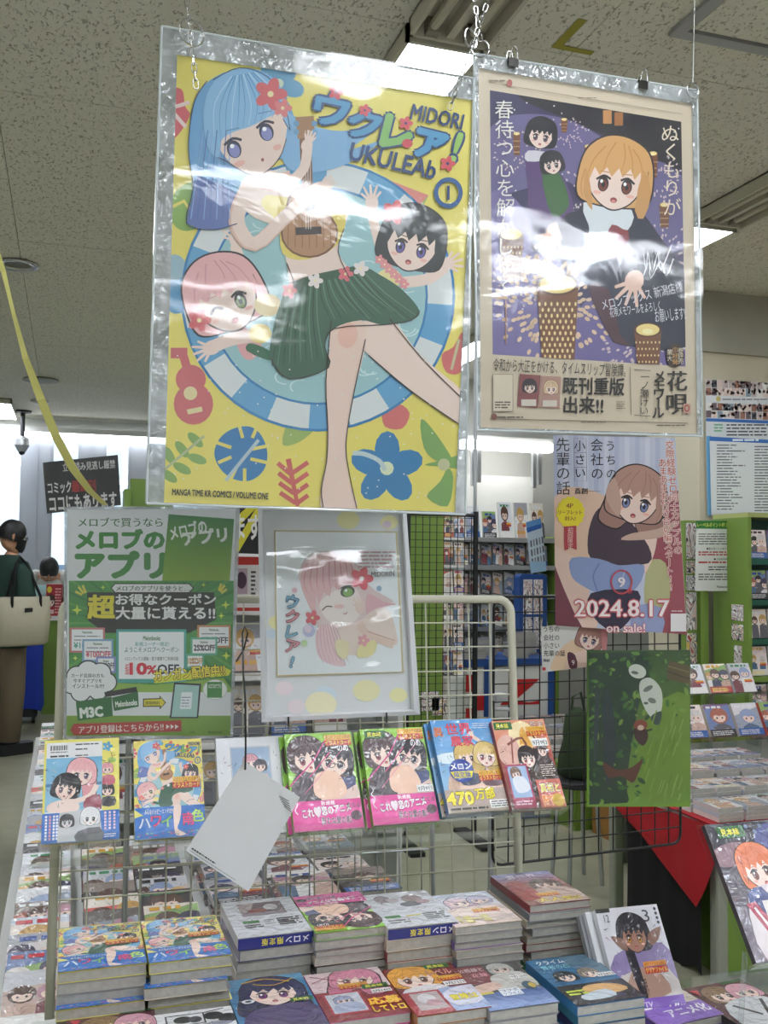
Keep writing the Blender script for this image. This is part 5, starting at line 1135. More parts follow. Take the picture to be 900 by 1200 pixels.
# ================================================================ sample books standing along the rack
def stand_M(px, py, d, tau=32, yaw=0):
    a, t_ = R(yaw), R(tau); ex = V((math.cos(a), math.sin(a), 0)); bk = V((-math.sin(a), math.cos(a), 0))
    ey = V((0, 0, 1))*math.cos(t_)+bk*math.sin(t_); ez = ex.cross(ey); o = P(px, py, d)-ez*.014
    return Matrix(((ex.x, ey.x, ez.x, o.x), (ex.y, ey.y, ez.y, o.y), (ex.z, ey.z, ez.z, o.z), (0, 0, 0, 1)))
BW, BH, BT = .128, .182, .014
SHORT = dict(back='comic shown back cover out', ring='yellow ukulele comic on the ledge', framed='white boxed book behind the hanging card', pinkA='untagged green and pink comic', pinkB='green and pink comic with sample tag', sky='sky blue book with 470', redgold='red and gold book')
C_acryl2 = clear_mat('thin_acrylic', '#fcfdfc', .05, .8)
rowdef = [
 (48, 990, 1.655, BW*1.0, BH, 30, 'yellow', 'back', art_back, 'yellow comic shown back cover out with barcode, leftmost on the rack ledge'),
 (158, 985, 1.70, .122, .178, 30, 'yellow', 'ring', art_ring, 'yellow ukulele comic with blue band standing on the rack ledge'),
 (259, 981, 1.71, .124, .178, 30, 'white', 'framed', art_framed, 'white boxed book half hidden behind the blank hanging card'),
 (345, 976, 1.72, BW, BH, 32, 'green', 'pinkA', art_pinkA, 'green and pink comic without a sample tag, beside the white boxed book'),
 (438, 968, 1.75, BW*.98, BH, 32, 'green', 'pinkB', art_pinkB, 'green and pink comic with a green sample tag and date sticker'),
 (526, 954, 1.775, BW, BH, 34, 'blue', 'sky', art_sky, 'sky blue book with two blonde figures and 470 printed in yellow'),
 (600, 950, 1.80, .112, .176, 33, 'red', 'redgold', art_redgold, 'red and gold book at the right end of the rack ledge'),
]
for px, py, d, w, h, tau, cv, key, fn, lab in rowdef:
    M = stand_M(px, py, d, tau); book(lab, M, w, h, BT, CVM[cv], art_mesh(key, fn, w, h, BT))
    th = {'back': 1, 'ring': 1}.get(key, 2)
    # its clear acrylic holder
    hM = M.copy()
    t = thing('acrylic_stand', 'clear acrylic stand under the '+SHORT[key], 'stand', M @ Matrix.Translation((0, 0, -.0005)))
    MB().box(-.004, w+.004, -.004, -.001, -.0225, BT+.012).build('ledge', C_acryl2, t)
    MB().box(-.004, w+.004, -.004, .010, BT+.010, BT+.0125).build('lip', C_acryl2, t)
    MB().box(-.004, w+.004, -.001, h*.8, -.0225, -.020).build('back_plate', C_acryl2, t)
    for s in (.02, w-.02): MB().tube([(s, h*.55, -.021), (s, h*.58, -.085), (s, h*.50, -.095)], .0022, 6).build('hook', M_steel, t)
# spare copies right behind the two pink-banded ones
for (px, py, d, w, h, tau, cv, key, fn, lab), nm in ((rowdef[3], 'spare copy tucked behind the untagged green and pink comic'), (rowdef[4], 'spare copy tucked behind the tagged green and pink comic'), (rowdef[5], 'spare copy tucked behind the sky blue book')):
    M = stand_M(px, py, d, tau) @ Matrix.Translation((-.007, .002, -.0165)); book(nm, M, w, h, .013, CVM[cv], art_mesh(key, fn, w, h, .013))
# clear rail carrying the stands
a, b_ = P(34, 1016, 1.71), P(672, 974, 1.86)
t = thing('acrylic_rail', 'long clear acrylic rail running under the row of sample books', 'rail', a); d_ = b_-a; L_ = d_.length; q = V((1, 0, 0)).rotation_difference(d_.normalized()).to_matrix().to_4x4()
t.matrix_basis = Matrix.Translation(a) @ q
MB().box(0, L_, -.002, .04, -.003, 0).box(0, L_, -.004, -.001, -.003, .012).build('shelf_strip', C_acryl2, t)
# ================================================================ front table with stacks
ZT = .70
t = thing('display_table', 'low front display table carrying the stacks of new comics', 'table', V((-.04, 1.0, 0)))
MB().rbox(0, 1.04, 0, .79, ZT-.03, ZT, .01).build('tabletop', M_white, t)
for x in (.03, .98):
    for y in (.03, .73): MB().box(x, x+.03, y, y+.03, 0, ZT-.031).build('leg', M_alu, t)
MB().box(0.035, 1.0, .745, .76, .1, ZT-.031).build('back_panel', M_white, t)
def lie_M(p, yaw=0, rx=0, ry=0): return Matrix.Translation(p) @ Matrix.Rotation(R(yaw), 4, 'Z') @ Matrix.Rotation(R(rx), 4, 'X') @ Matrix.Rotation(R(ry), 4, 'Y')
def stack(px, py, zt, zb, w, h, t, cv, art, desc, covs=None, lim=None, yaw=0, jit=.003, riser=False, grp=None, flip=None, second=None):
    """flat pile: top book's near left corner seen at px, py at height zt"""
    p = PZ(px, py, zt); h = min(h, lim-p.y) if lim else h; n = max(1, int(round((zt-zb)/t))); tt = (zt-zb)/n; rnd = random.Random(int(px*7+py))
    for i in range(n):
        z = zt-tt*(i+1)+.0003; j = 0 if i == 0 else jit
        M = lie_M((p.x+rnd.uniform(-j, j), p.y+rnd.uniform(-j, j), z), yaw+(0 if i == 0 else rnd.uniform(-.8, .8)))
        if flip and i in flip: M = M @ Matrix.Translation((w, h, 0)) @ Matrix.Rotation(math.pi, 4, 'Z')
        if second and i == second: M = M @ Matrix.Translation((-.004, -.012, 0))
        c = CVM[covs[i % len(covs)]] if covs else CVM[cv]
        book('%s book down the pile of %s' % (ORD[i], desc) if i else 'top book on the pile of %s' % desc, M, w, h, tt-.0004, c,
             art_mesh(art[0], art[1], w, h, round(tt-.0004, 5)) if (i == 0 or (second and i == second)) else None, grp)
    if riser:
        r = thing('riser_block', 'green block under the pile of '+desc, 'block', V((p.x+.006, p.y+.01, ZT+.0005)))
        MB().rbox(0, w-.01, 0, h-.02, 0, zb-ZT-.001, .003).build('block', mat('riser_green', '#2f8a5a', .45), r)
    return p
zb = .762
stack(68, 1140.6, .86, zb, .130, .182, .0165, 'yellow', ('ring', art_ring), 'yellow blue-banded comics farthest left', covs=['yellow', 'grey', 'beige'], riser=True, second=3)
stack(175, 1130, .862, zb, .126, .182, .0165, 'yellow', ('ring', art_ring), 'yellow blue-banded comics second from left', covs=['yellow', 'grey', 'beige', 'grey'], riser=True, second=2)
def art_navyband():
    f = cover_ink(); f.rect(0, 0, 100, 142, '#1f2a78'); return f
stack(279, 1100, .857, zb, .128, .175, .019, 'white', ('box1', art_box1), 'white boxed sets with navy band, left one', covs=['white', 'navy', 'grey', 'beige', 'grey'], riser=True, yaw=1)
stack(370, 1094, .859, zb, .128, .18, .0135, 'green', ('pinkA2', art_pinkA), 'pink and green comics in the back row', riser=True, covs=['green', 'grey', 'grey', 'beige', 'dark', 'grey', 'grey'], flip=[0])
stack(455, 1088.5, .859, zb, .128, .17, .019, 'white', ('box2', art_box2), 'white boxed sets with navy band, right one', covs=['white', 'beige', 'red', 'beige'], riser=True)
stack(534, 1087, .855, zb, .126, .16, .0133, 'beige', ('pastel', art_pastel), 'pale pastel novels right of the boxed sets', riser=True, covs=['beige', 'grey', 'violet'])
stack(621, 1061.5, .872, zb, .122, .172, .0137, 'red', ('magred', art_magred), 'red-tinted novels, tallest at the right', riser=True, covs=['red', 'grey', 'beige', 'grey', 'beige'], jit=.007)
# navy bands with lettering on the near faces of the boxed sets
for px, py, z, w, yaw in ((279, 1100, .857, .128, 1), (455, 1088.5, .859, .128, 0)):
    I = Ink(); f = I.frame(0, 0, 1); f.rect(0, 0, 1, 1, '#222c80')
    f.T = lambda p: (p[0]/100, p[1]/12)
    for c, x in (('メ', 90), ('ロ', 78), ('ン', 67)): f.text(c, x-4, 3, x+4, 9.5, '#e8e8f0', .03, None, 0, 180)
    for c, x in (('限', 55), ('定', 45), ('版', 35)): f.text(c, x-4, 2.4, x+4, 9.8, '#e6d83c', .03, None, 0, 180)
    p = PZ(px, py, z); mb = MB(); mb.v = [(x*w, -.0006-k*2e-5, -.0195+(1-y)*.0175) for x, y, k in I.v]; mb.f = I.f; mb.c = I.c
    hit = min((o for o in COL.objects if o.name.startswith('comic_book') and o.get('category') == 'book'), key=lambda o: (o.location-V((p.x, p.y, z-.019))).length)
    me = mb.mesh('navy_spine_band', M_gloss, use_col=True)
    for v in me.vertices: v.co.z += .019
    link('navy_spine_band', me, hit)
zf = ZT+.0005
stack(77, 1262, .795, zf, .128, .18, .0155, 'red', ('red2', art_red2), 'dark red comics before the leftmost pile', lim=1.568)
stack(184, 1262, .795, zf, .126, .18, .0155, 'white', ('bw', art_bw), 'white comics with black ink drawing', lim=1.558)
stack(285, 1214, .795, zf, .128, .19, .0155, 'teal', ('navy', art_navy), 'blue comics with navy-haired figure', lim=1.636)
stack(387, 1199, .795, zf, .128, .18, .0155, 'pink', ('pinkred', art_pinkred), 'pink-haired red comics with prize lettering', lim=1.617)
stack(489, 1192, .797, zf, .122, .176, .0155, 'orange', ('orange', art_orange), 'blonde-haired red novels, near edge', lim=1.603)
stack(574.5, 1186, .795, zf, .118, .165, .0155, 'grey', ('greyman', art_greyman), 'grey novels with a blue band, near edge', lim=1.586)
stack(676.5, 1180, .795, zf, .122, .18, .0155, 'blue', ('tealblue', art_tealblue), 'blue and black novels, near edge', lim=1.602, covs=['blue', 'teal', 'navy'])
# standing dark-haired cover with a spare behind it, and flat ones beneath
M = stand_M(732, 1200, 1.62, 34, -2); book('grey comic volume 3 with a dark-haired horned figure, standing at lower right', M, .122, .182, .013, CVM['white'], art_mesh('demon', art_demon, .122, .182, .013))
book('white spare copy tucked behind the standing volume 3', M @ Matrix.Translation((-.012, .001, -.016)), .122, .182, .013, CVM['white'])
book('second white spare copy behind the standing volume 3', M @ Matrix.Translation((-.018, .0, -.031)), .122, .182, .013, CVM['grey'])
def art_violet():
    f = cover_ink(); f.rect(0, 0, 100, 142, '#d8c9c0'); head(f, 60, 40, 20, 0, '#c9b0a0'); f.rect(40, 60, 90, 68, '#e6c86a'); f.rect(0, 96, 100, 142, '#8f6ac8'); f.text('アニメ化', 30, 104, 96, 126, '#f0eaf8', .04, '#6a4aa4', .03); return f
stack(776, 1205, .735, .7055, .128, .18, .0145, 'violet', ('violet', art_violet), 'purple-banded comics lying at the lower right', yaw=6)
stack(886, 1214, .735, .7055, .128, .18, .0145, 'dark', ('red2', art_red2), 'dark comics at the bottom right corner', yaw=4)
MB_t = thing('display_table', 'small white side shelf under the purple-banded comics at lower right', 'table', V((.60+.45, 1.0, 0)))
MB().rbox(0, .75, 0, .62, ZT-.03, ZT+.004, .01).build('tabletop', C_acryl, MB_t)
for x in (.03, .69):
    for y in (.03, .56): MB().box(x, x+.03, y, y+.03, 0, ZT-.031).build('leg', M_alu, MB_t)
# acrylic stand at the right edge with the school cover
M = stand_M(888, 1128, 1.46, 36, 0)
book('dark comic of two school figures on a clear stand at the right edge', M, .150, .212, .010, CVM['dark'], art_mesh('school', art_school, .150, .212, .010))
t = thing('acrylic_stand', 'clear acrylic stand on legs at the right edge holding the school comic', 'stand', M @ Matrix.Translation((0, 0, -.0005)))
MB().box(-.006, .156, -.005, -.001, -.006, .022).build('ledge', C_acryl2, t)
MB().box(-.006, .156, -.005, .216, -.004, -.001).build('back_plate', C_acryl2, t)
M2 = M.inverted(); g0 = M @ V((.0, .02, -.006)); 
MB().tube([M2 @ g0, M2 @ V((g0.x, g0.y+.02, ZT+.006))], .004, 8).build('leg', C_acryl, t)
g1 = M @ V((.148, .02, -.006)); MB().tube([M2 @ g1, M2 @ V((g1.x, g1.y+.02, ZT+.006))], .004, 8).build('leg', C_acryl, t)
# ================================================================ middle distance
PAL = [['#efeeec', '#f3e6e2', '#dfe3ea', '#e9dcd4', '#cfd6e2'], ['#c9564e', '#e2c25c', '#6a7fb0', '#8fb06a', '#e9e0d4', '#7a5a8a'], ['#dcdde0', '#c4c5cb', '#eeeeef', '#a9aab2', '#d8cfd2'], ['#4a4340', '#6d6764', '#3a3638', '#8d8078', '#5a4a4a']]
HAIRS = ['#2a2628', '#5a4036', '#c9a05a', '#b98a9a', '#8fa0c4', '#3a3450', '#a8604a', '#d9d4d0']
RC = {}
def random_art(mi, k):
    if (mi, k) in RC: return RC[(mi, k)]
    rnd = random.Random(mi*31+k*7+3); f = cover_ink(); p = PAL[mi]; bgc = rnd.choice(p); f.rect(0, 0, 100, 142, bgc)
    f.poly([(0, rnd.randint(20, 60)), (100, rnd.randint(0, 50)), (100, 142), (0, 142)], rnd.choice(p+['#9aa4b4', '#c9b0a8']))
    n = rnd.choice((1, 2, 2, 3))
    for i in range(n):
        x = (i+.5)*100/n+rnd.uniform(-8, 8); y = rnd.uniform(44, 66); r = rnd.uniform(15, 24)*(1.3 if n == 1 else 1); h_ = rnd.choice(HAIRS)
        f.poly([(x-r*1.3, 142), (x-r*1.1, y+r*1.6), (x, y+r), (x+r*1.1, y+r*1.6), (x+r*1.4, 142)], rnd.choice(['#3a4058', '#e6e4e4', '#7a3a44', '#5a5a62', '#c9a898', '#4a6a8a']))
        I_ = f; I_.ell(x, y, r*1.15, r*1.2, h_, 0, 12); I_.ell(x, y+r*.25, r*.8, r*.75, '#eed3c4', 0, 10); I_.poly([(x-r*1.05, y+r*.2), (x-r*.7, y-r*.8), (x+r*.7, y-r*.8), (x+r*1.05, y+r*.2), (x+r*.4, y-r*.05), (x, y+r*.1), (x-r*.4, y-r*.1)], h_)
        for s_ in (-1, 1): I_.ell(x+s_*r*.34, y+r*.35, r*.12, r*.17, '#3a2c34', 0, 6)
    f.group()
    for q in range(22): xx_, yy_, an, ln = rnd.uniform(4, 96), rnd.uniform(20, 110), rnd.uniform(0, 6.28), rnd.uniform(4, 14); f.line([(xx_, yy_), (xx_+ln*math.cos(an), yy_+ln*math.sin(an))], rnd.uniform(.8, 2.4), rnd.choice(['#2a2428', '#4a444e', '#f4f2ee', '#8a5a54', '#6a6a74']), 0, .3)
    f.group(False)
    tc_ = rnd.choice(['#c9303c', '#2f4f9a', '#d9a02a', '#2a2a30', '#e8e8ec', '#3a8a5a']); ty = rnd.choice((4, 6, 108)); f.lines(rnd.randint(4, 20), ty, rnd.randint(70, 95), ty+rnd.randint(14, 22), 1, tc_, .62, .1, k+5, .9)
    if rnd.random() < .6:
        f.rect(0, 112, 100, 142, rnd.choice(['#b93a3c', '#2f5fa8', '#d9c03a', '#e9e7e4', '#8a5aa8', '#2a2a2e'])); f.lines(8, 117, 92, 138, 3, rnd.choice(['#f2f0ec', '#f0e07a', '#c9c9cc']), .55, .2, k+2, 4)
    if rnd.random() < .5: f.rect(56, 80, 92, 87, '#e0a63a'); f.rect(56, 87, 92, 95, '#c2472a')
    RC[(mi, k)] = f; return f
RBN = [0]
def random_book(label, M, w, h, t, mi, group=None, parts=True, name='comic_book'):
    RBN[0] += 1; v_ = (RBN[0]*5) % 7; w_, h_ = round(w, 3), round(h, 3); k = ('rb', w_, h_, t, mi, v_, parts)
    if k not in BK:
        ink = random_art(mi, v_); edge = rgb(random.Random(v_+mi).choice(PAL[mi]))
        if parts:
            c = .0010; pic = ink.flat(w_, h_, t+.0003, 'cover_picture', M_wrap, data_only=True)
            BK[k] = (MB().box(0, w_, 0, h_, t-c, t, edge).box(0, c, 0, h_, 0, t-c, edge).mesh('cover', M_wrap, use_col=True), MB().box(c, w_-.001, .001, h_-.001, 0, t-c).mesh('page_block', M_page), pic)
        else:
            mb = MB().box(0, w_, 0, h_, 0, t, rgb('#b0aea8')); n = len(mb.v); e = min(6e-5, .0012/max(ink.k, 1))
            mb.v += [(x*w_, y*h_, t+.0003+kk*e) for x, y, kk in ink.v]; mb.f += [tuple(i+n for i in q) for q in ink.f]; mb.c += ink.c
            BK[k] = mb.mesh('wrapped_book', M_wrap, use_col=True)
    if not parts:
        o = bpy.data.objects.new(name, BK[k]); COL.objects.link(o); o.matrix_basis = M; return tag(o, label, 'book', group)
    o = thing(name, label, 'book', M, group); link('cover', BK[k][0], o); link('page_block', BK[k][1], o); link('cover_picture', BK[k][2], o); return o
def nth(i): return ORD[i] if 0 < i < 12 else ('nearest' if i == 0 else '%dth' % (i+1))
# ---- long low island of wrapped comics behind the rack
ZI = .545; u0 = -.105
t = thing('display_island', 'long low island table of plastic-wrapped comics running back beside the left aisle', 'table', V((u0-.03, 2.02, 0)))
MB().rbox(0, .99, 0, 1.34, ZI-.03, ZI, .01).build('tabletop', M_white, t); MB().rbox(0, .182, 1.341, 3.45, ZI-.03, ZI, .01).build('tabletop', M_white, t)
MB().box(.03, .96, .03, 1.31, .06, ZI-.031).build('cabinet', M_green, t); MB().box(.02, .165, 1.32, 3.42, .06, ZI-.031).build('cabinet', M_green, t)
MB().box(.04, .94, .05, 1.29, 0, .06).build('plinth', M_dark, t); MB().box(.03, .155, 1.33, 3.40, 0, .06).build('plinth', M_dark, t)
v = 2.05; r = 0
while v < 5.3:
    for c in range(3):
        if c >= 1 and v > 3.12: continue
        u = u0+c*.152+(.012 if c % 2 else 0); w = .132 if c < 4 else .128
        tl = math.atan2(.026, .108)
        lab = 'wrapped comic, %s row from the near end, %s column of the long island' % (nth(r), ['left', 'second', 'third', 'fourth', 'right'][c])
        M = Matrix.Translation((u+random.uniform(-.003, .003), v, ZI+.010)) @ Matrix.Rotation(tl, 4, 'X')
        random_book(lab, M, w, .175, .0245, (2, 2, 3, 1, 0)[(c+r*3) % 5] if c == 0 else (3, 1, 3, 2)[(r+c) % 4], 'wrapped comics on the long island', parts=v < 3.4)
    v += .108; r += 1
rnd = random.Random(6)
for r_, vv in enumerate((2.06, 2.27, 2.49, 2.71, 2.93)):
    for c in range(3):
        n = rnd.choice((3, 4, 5)) if r_ else 3
        for i in range(n):
            random_book('%s wrapped magazine down, %s pile of row %s, right side of the long island' % (ORD[n-1-i], ('left', 'middle', 'right')[c], ['one', 'two', 'three', 'four', 'five'][r_]), Matrix.Translation((.375+c*.168+rnd.uniform(-.006, .006), vv+rnd.uniform(-.004, .006), ZI+.001+i*.0153)) @ Matrix.Rotation(rnd.uniform(-.03, .03), 4, 'Z'), .15, .195, .0148, (2, 0, 3)[(c+r_+i) % 3], 'magazine piles on the long island', True, 'magazine')
# ---- gondola behind the green notice and the frame
p0 = PV(150, 700, 3.55); 
t = thing('gondola_shelf', 'white tiered gondola of wrapped comics behind the green notice and the frame', 'shelf', V((.08, 3.42, .0)))
W_ = PV(468, 700, 3.42).x-.08; shelf_z = [.62, .85, 1.08, 1.31]
MB().box(0, W_, .26, .29, 0, 1.58).build('back_panel', M_white, t)
for x in (-.02, W_): MB().box(x, x+.02, 0, .29, 0, 1.58).build('side_panel', M_white, t)
for z in [.1]+shelf_z: MB().box(.001, W_-.001, 0, .259, z-.02, z).build('shelf_board', M_white, t)
for zi, z in enumerate(shelf_z):
    for k in range(int((W_-.02)/.152)):
        M = Matrix.Translation((.10+k*.152, 3.50, z+.002)) @ Matrix.Rotation(R(72), 4, 'X')
        random_book('wrapped comic on the %s gondola shelf, %s from the left' % (['lowest', 'second', 'third', 'top'][zi], ORD[k] if k else 'first'), M, .128, .18, .013, (k*2+zi) % 3, 'comics on the gondola', parts=False)
# ---- black net with the sale poster and the forest print
PN = Plane(690, 900, 2.88, 4.5, 0)
nx0, nx1 = PN.loc(578, 850)[0], PN.loc(797, 850)[0]; nz1, nz0 = PN.loc(690, 699)[1], PN.loc(690, 1001)[1]
t = thing('wire_net', 'black wire net panel holding the sale poster and the forest print', 'net', PN.M)
c_ = lambda cx, cz, a0, a1: [(cx+.03*math.cos(R(a0+(a1-a0)*k/4)), 0, cz+.03*math.sin(R(a0+(a1-a0)*k/4))) for k in range(5)]
MB().tube(c_(nx0+.03, nz0+.03, 180, 270)+c_(nx1-.03, nz0+.03, 270, 360)+c_(nx1-.03, nz1-.03, 0, 90)+c_(nx0+.03, nz1-.03, 90, 180), .004, 8, closed=True).build('outer_rod', M_black, t)
vw = MB().tube([(0, 0, nz0), (0, 0, nz1)], .0019, 6).mesh('wire', M_black); hw = MB().tube([(nx0, 0, 0), (nx1, 0, 0)], .0019, 6).mesh('wire_cross', M_black)
x = nx0+.05
while x < nx1-.01: link('wire', vw, t, loc=(x, 0, 0)); x += .0505
z = nz0+.0505
while z < nz1-.01: link('wire_cross', hw, t, loc=(0, -.0035, z)); z += .0505
MB().tube([(nx0+.0, .01, nz0-.64), (nx0+.0, .01, nz1+.0)], .009, 8).build('upright', M_alu, t)
MB().rbox(nx0-.15, nx0+.15, -.14, .16, to_z(PN, 0, .001), to_z(PN, 0, .02), .03).build('base', M_alu, t)
MB().box(-.006+nx0, .03+nx0, -.03, .012, PN.loc(590, 820)[1], PN.loc(590, 812)[1]).tube([(nx0, -.012, PN.loc(590, 830)[1]), (nx0+.05, -.03, PN.loc(590, 830)[1])], .005, 6).build('joint_clamp', M_alu, t)
# sale poster
PB = Plane(727, 744, 2.80, 4.5, 0)
SQ = [(648.5, 509.5), (791, 513), (805, 743.5), (651, 733)]
I = Ink(); I.clip = clip_orient(SQ); f = I.frame(620, 500, 4)
f.rect(0, 0, 900, 1200, '#c7cce0'); f.group()
for k in range(12): f.poly([(112+k*48, 36), (134+k*48, 36), (134+k*48, 420), (112+k*48, 420)], '#d6d9ea' if k % 2 else '#b9c0da')
f.group(False)
f.poly([(120, 330), (300, 300), (460, 420), (480, 620), (300, 760), (120, 780)], '#e6c3ac', 3); f.poly([(540, 500), (740, 300), (745, 985), (600, 985), (560, 760)], '#a0525e', 3); f.poly([(560, 640), (640, 640), (660, 800), (600, 860), (540, 820)], '#b9b888', 3)
f.poly([(120, 640), (200, 760), (300, 980), (120, 940)], '#7a3f4e', 3); f.poly([(500, 840), (620, 850), (620, 985), (480, 985)], '#9aa4cc', 2)
f.poly([(120, 560), (230, 620), (330, 640), (280, 780), (330, 900), (260, 960), (120, 650)], '#e9c9bb', 3)
f.poly([(330, 410), (470, 420), (590, 470), (585, 600), (520, 720), (430, 760), (300, 720), (280, 560), (290, 450)], '#efd3c7', 4)
f.poly([(300, 420), (340, 375), (400, 370), (470, 440), (560, 560), (560, 640), (400, 650), (290, 620), (275, 520)], '#4a3a48', 3)
f.poly([(200, 615), (330, 620), (420, 650), (540, 650), (500, 760), (380, 800), (240, 740), (195, 690)], '#8f9fcb', 3); f.line([(330, 640), (300, 700), (320, 770)], 6, '#6f80b4', 3); f.line([(450, 670), (430, 740)], 6, '#b3bfe0', 3)
f.poly([(290, 780), (510, 770), (490, 880), (400, 960), (300, 890)], '#39334a', 3)
head(f, 505, 330, 118, 14, '#b98f82', '#a37c72', '#7f86b0', '#f2d6cb', long=.2)
f.poly([(400, 240), (360, 300), (370, 360), (420, 420), (430, 340)], '#c9a596', 3); f.poly([(480, 500), (600, 480), (690, 440), (640, 510), (540, 530), (430, 530)], '#cbaa9c', 3)
K = '#2c2c38'
f.vtext('先輩の話', (157, 160), 50, 322, 62, K); f.vtext('小さい', (236, 240), 58, 250, 50, K); f.vtext('会社の', (316, 318), 52, 255, 56, K); f.vtext('うちの', (378, 386), 58, 255, 48, K)
f.line([(208, 55), (266, 55), (270, 255), (212, 255), (208, 55)], 2, '#8a8a98'); f.line([(208, 122), (268, 122)], 2, '#8a8a98'); f.line([(210, 190), (268, 190)], 2, '#8a8a98'); f.text('斎創', 212, 288, 272, 316, K, .02); f.line([(275, 302), (335, 304)], 1.5, '#555')
f.poly([(193+62*(1+.10*(k % 2))*math.cos(k*math.pi/16), 402+70*(1+.10*(k % 2))*math.sin(k*math.pi/16)) for k in range(32)], '#ecd92e'); f.text('4P', 172, 360, 205, 382, '#8a2a2a', .02); f.text('リーフレット', 136, 392, 246, 412, '#8a2a2a', .02); f.text('封入!', 166, 420, 216, 440, '#8a2a2a', .02)
f.poly([(162, 468), (220, 464), (222, 578), (192, 566), (164, 582)], '#b8434e'); f.vtext('初回限定', 192, 472, 572, 24, '#f0d0c8')
f.vtext('交際経験ゼロ同士カップルの', (655, 697), 66, 600, 38, '#b52f2f', outline='#f2e2dc', ow=.03); f.vtext('あまあまお付き合い編スタート!!', (622, 664), 150, 772, 38, '#b52f2f', outline='#f2e2dc', ow=.03)
f.ring(430, 728, 44, 50, 52, 58, '#c4545e', 0, 360, 28); f.text('9', 415, 706, 446, 752, '#f4e6e6', .02); f.text('巻', 456, 756, 482, 782, '#d8505c', .02)
f.text('2024.8.17', 212, 812, 652, 890, '#f6ecec', .02, '#d0646c', .03); f.text('on sale!', 360, 922, 540, 964, '#f6ecec', .02, '#d0646c', .03)
f.lines(664, 860, 720, 868, 1, '#f0e0e0', .5); f.rect(660, 876, 733, 960, '#e9e6e6')
t = thing('sale_poster', 'tall poster of a brown-haired figure reading 2024.8.17 on sale', 'poster', PB.M)
quad_mesh(PB, SQ, 0, .001, 'paper_sheet', M_paper, t); I.on_plane(PB, .0012, 'printed_picture', M_gloss, t)
PC = Plane(671, 786, 2.76, 4.5, 0); SC = [(634, 734.5), (712.5, 724.5), (709.5, 779), (635.5, 788)]
I = Ink(); I.clip = clip_orient(SC); f = I.frame(620, 500, 4); f.rect(0, 0, 900, 1300, '#dcdad6'); f.poly([(120, 1080), (200, 1000), (300, 1000), (360, 1140), (120, 1150)], '#e6c8a8', 3)
f.poly([(190, 1080), (250, 1050), (330, 1050), (350, 1140), (180, 1150)], '#eccfc0', 3); f.poly([(180, 1060), (215, 1070), (225, 1130), (190, 1130)], '#5a3a4a', 3); head(f, 285, 990, 54, 14, '#a87c70', '#94695f', '#8a86a0'); f.ell(205, 1105, 20, 22, '#6a3a44'); f.text('9', 198, 1094, 212, 1118, '#eee')
for s_, y in (('うちの', 948), ('会社の', 988), ('小さい', 1026), ('先輩の話', 1062)): f.text(s_, 66, y-14, 140 if len(s_) < 4 else 168, y+14, K)
f.text('斎創', 64, 1088, 94, 1102, K, .02); f.rect(60, 1128, 76, 1142, '#c4303a'); f.ell(347, 926, 17, 17, '#ecd92e'); f.poly([(335, 940), (368, 940), (366, 1060), (340, 1060)], '#c08080')
t = thing('flyer', 'small landscape flyer clipped below the tall sale poster', 'flyer', PC.M)
quad_mesh(PC, SC, 0, .0008, 'paper_sheet', M_paper, t); I.on_plane(PC, .001, 'printed_picture', M_print, t)
# forest print
PG = Plane(748, 942, 2.74, 4.5, 0); SG = [(690, 765), (808, 762.5), (808.5, 937), (690.5, 943)]
I = Ink(); I.clip = clip_orient(SG); f = I.frame(560, 740, 3.214)
f.grad(0, 0, 0, 0, '#3c5a2e', '#7da23c', [(410, 70), (800, 70), (800, 660), (410, 660)]); f.poly([(415, 80), (640, 80), (600, 300), (560, 560), (560, 650), (415, 650)], '#25402e', 3); f.poly([(640, 300), (800, 240), (800, 560), (640, 640), (600, 500)], '#7c9c36', 3)
rnd = random.Random(9); f.group()
for k in range(230):
    x, y = 415+rnd.random()*385, 80+rnd.random()*570; q = 5+rnd.random()*14
    if x > 620 and y > 330: continue
    f.ell(x, y, q, q*.5, rnd.choice(['#4f7a34', '#6a9a3e', '#2d4f32', '#3f6a30', '#86a84a']), rnd.random()*180, 7)
    if k % 40 == 39: f.group()
f.group(False)
f.poly([(470, 250), (500, 250), (520, 420), (500, 560), (480, 560)], '#2c3a40', 3); f.poly([(440, 240), (456, 240), (450, 420), (436, 500)], '#36464a', 2)
f.poly([(720, 110), (800, 130), (800, 200), (710, 180)], '#6a5a3a', 0); f.line([(715, 130), (800, 155)], 5, '#8a7a52'); f.line([(712, 150), (800, 180)], 5, '#4a3e28')
f.ell(600, 150, 34, 26, '#e4e6da', 20); f.ell(590, 155, 14, 6, '#6a7268', 10); f.poly([(610, 190), (650, 175), (690, 220), (692, 290), (670, 330), (640, 310), (612, 250)], '#e0e2d6', 4); f.ell(640, 215, 20, 9, '#6f7a72', -30); f.ell(655, 260, 16, 10, '#7f8a80', 20); f.ell(632, 270, 9, 5, '#5f6a62'); f.poly([(650, 320), (690, 300), (685, 345), (665, 350)], '#4a5a54', 3)
f.poly([(590, 360), (630, 365), (640, 400), (620, 430), (590, 400)], '#4a2a26', 3); f.ell(612, 352, 26, 20, '#9a4a3c'); f.ell(612, 362, 12, 10, '#e6c8b8'); f.line([(590, 380), (570, 385)], 6, '#2a2a2a'); f.line([(630, 375), (655, 368)], 6, '#2a2a2a')
f.poly([(470, 490), (520, 520), (580, 510), (620, 480), (600, 540), (580, 570), (540, 545), (490, 550)], '#6a3a2e', 3)
f.group()
for k in range(40): x = 640+rnd.random()*150; y = 280+rnd.random()*340; f.line([(x, y), (x-16, y+50)], 3, rnd.choice(['#93b44a', '#6a8a32', '#a2bc5c']))
f.group(False)
t = thing('forest_print', 'green forest picture print hanging in a clear sleeve on the black net', 'poster', PG.M)
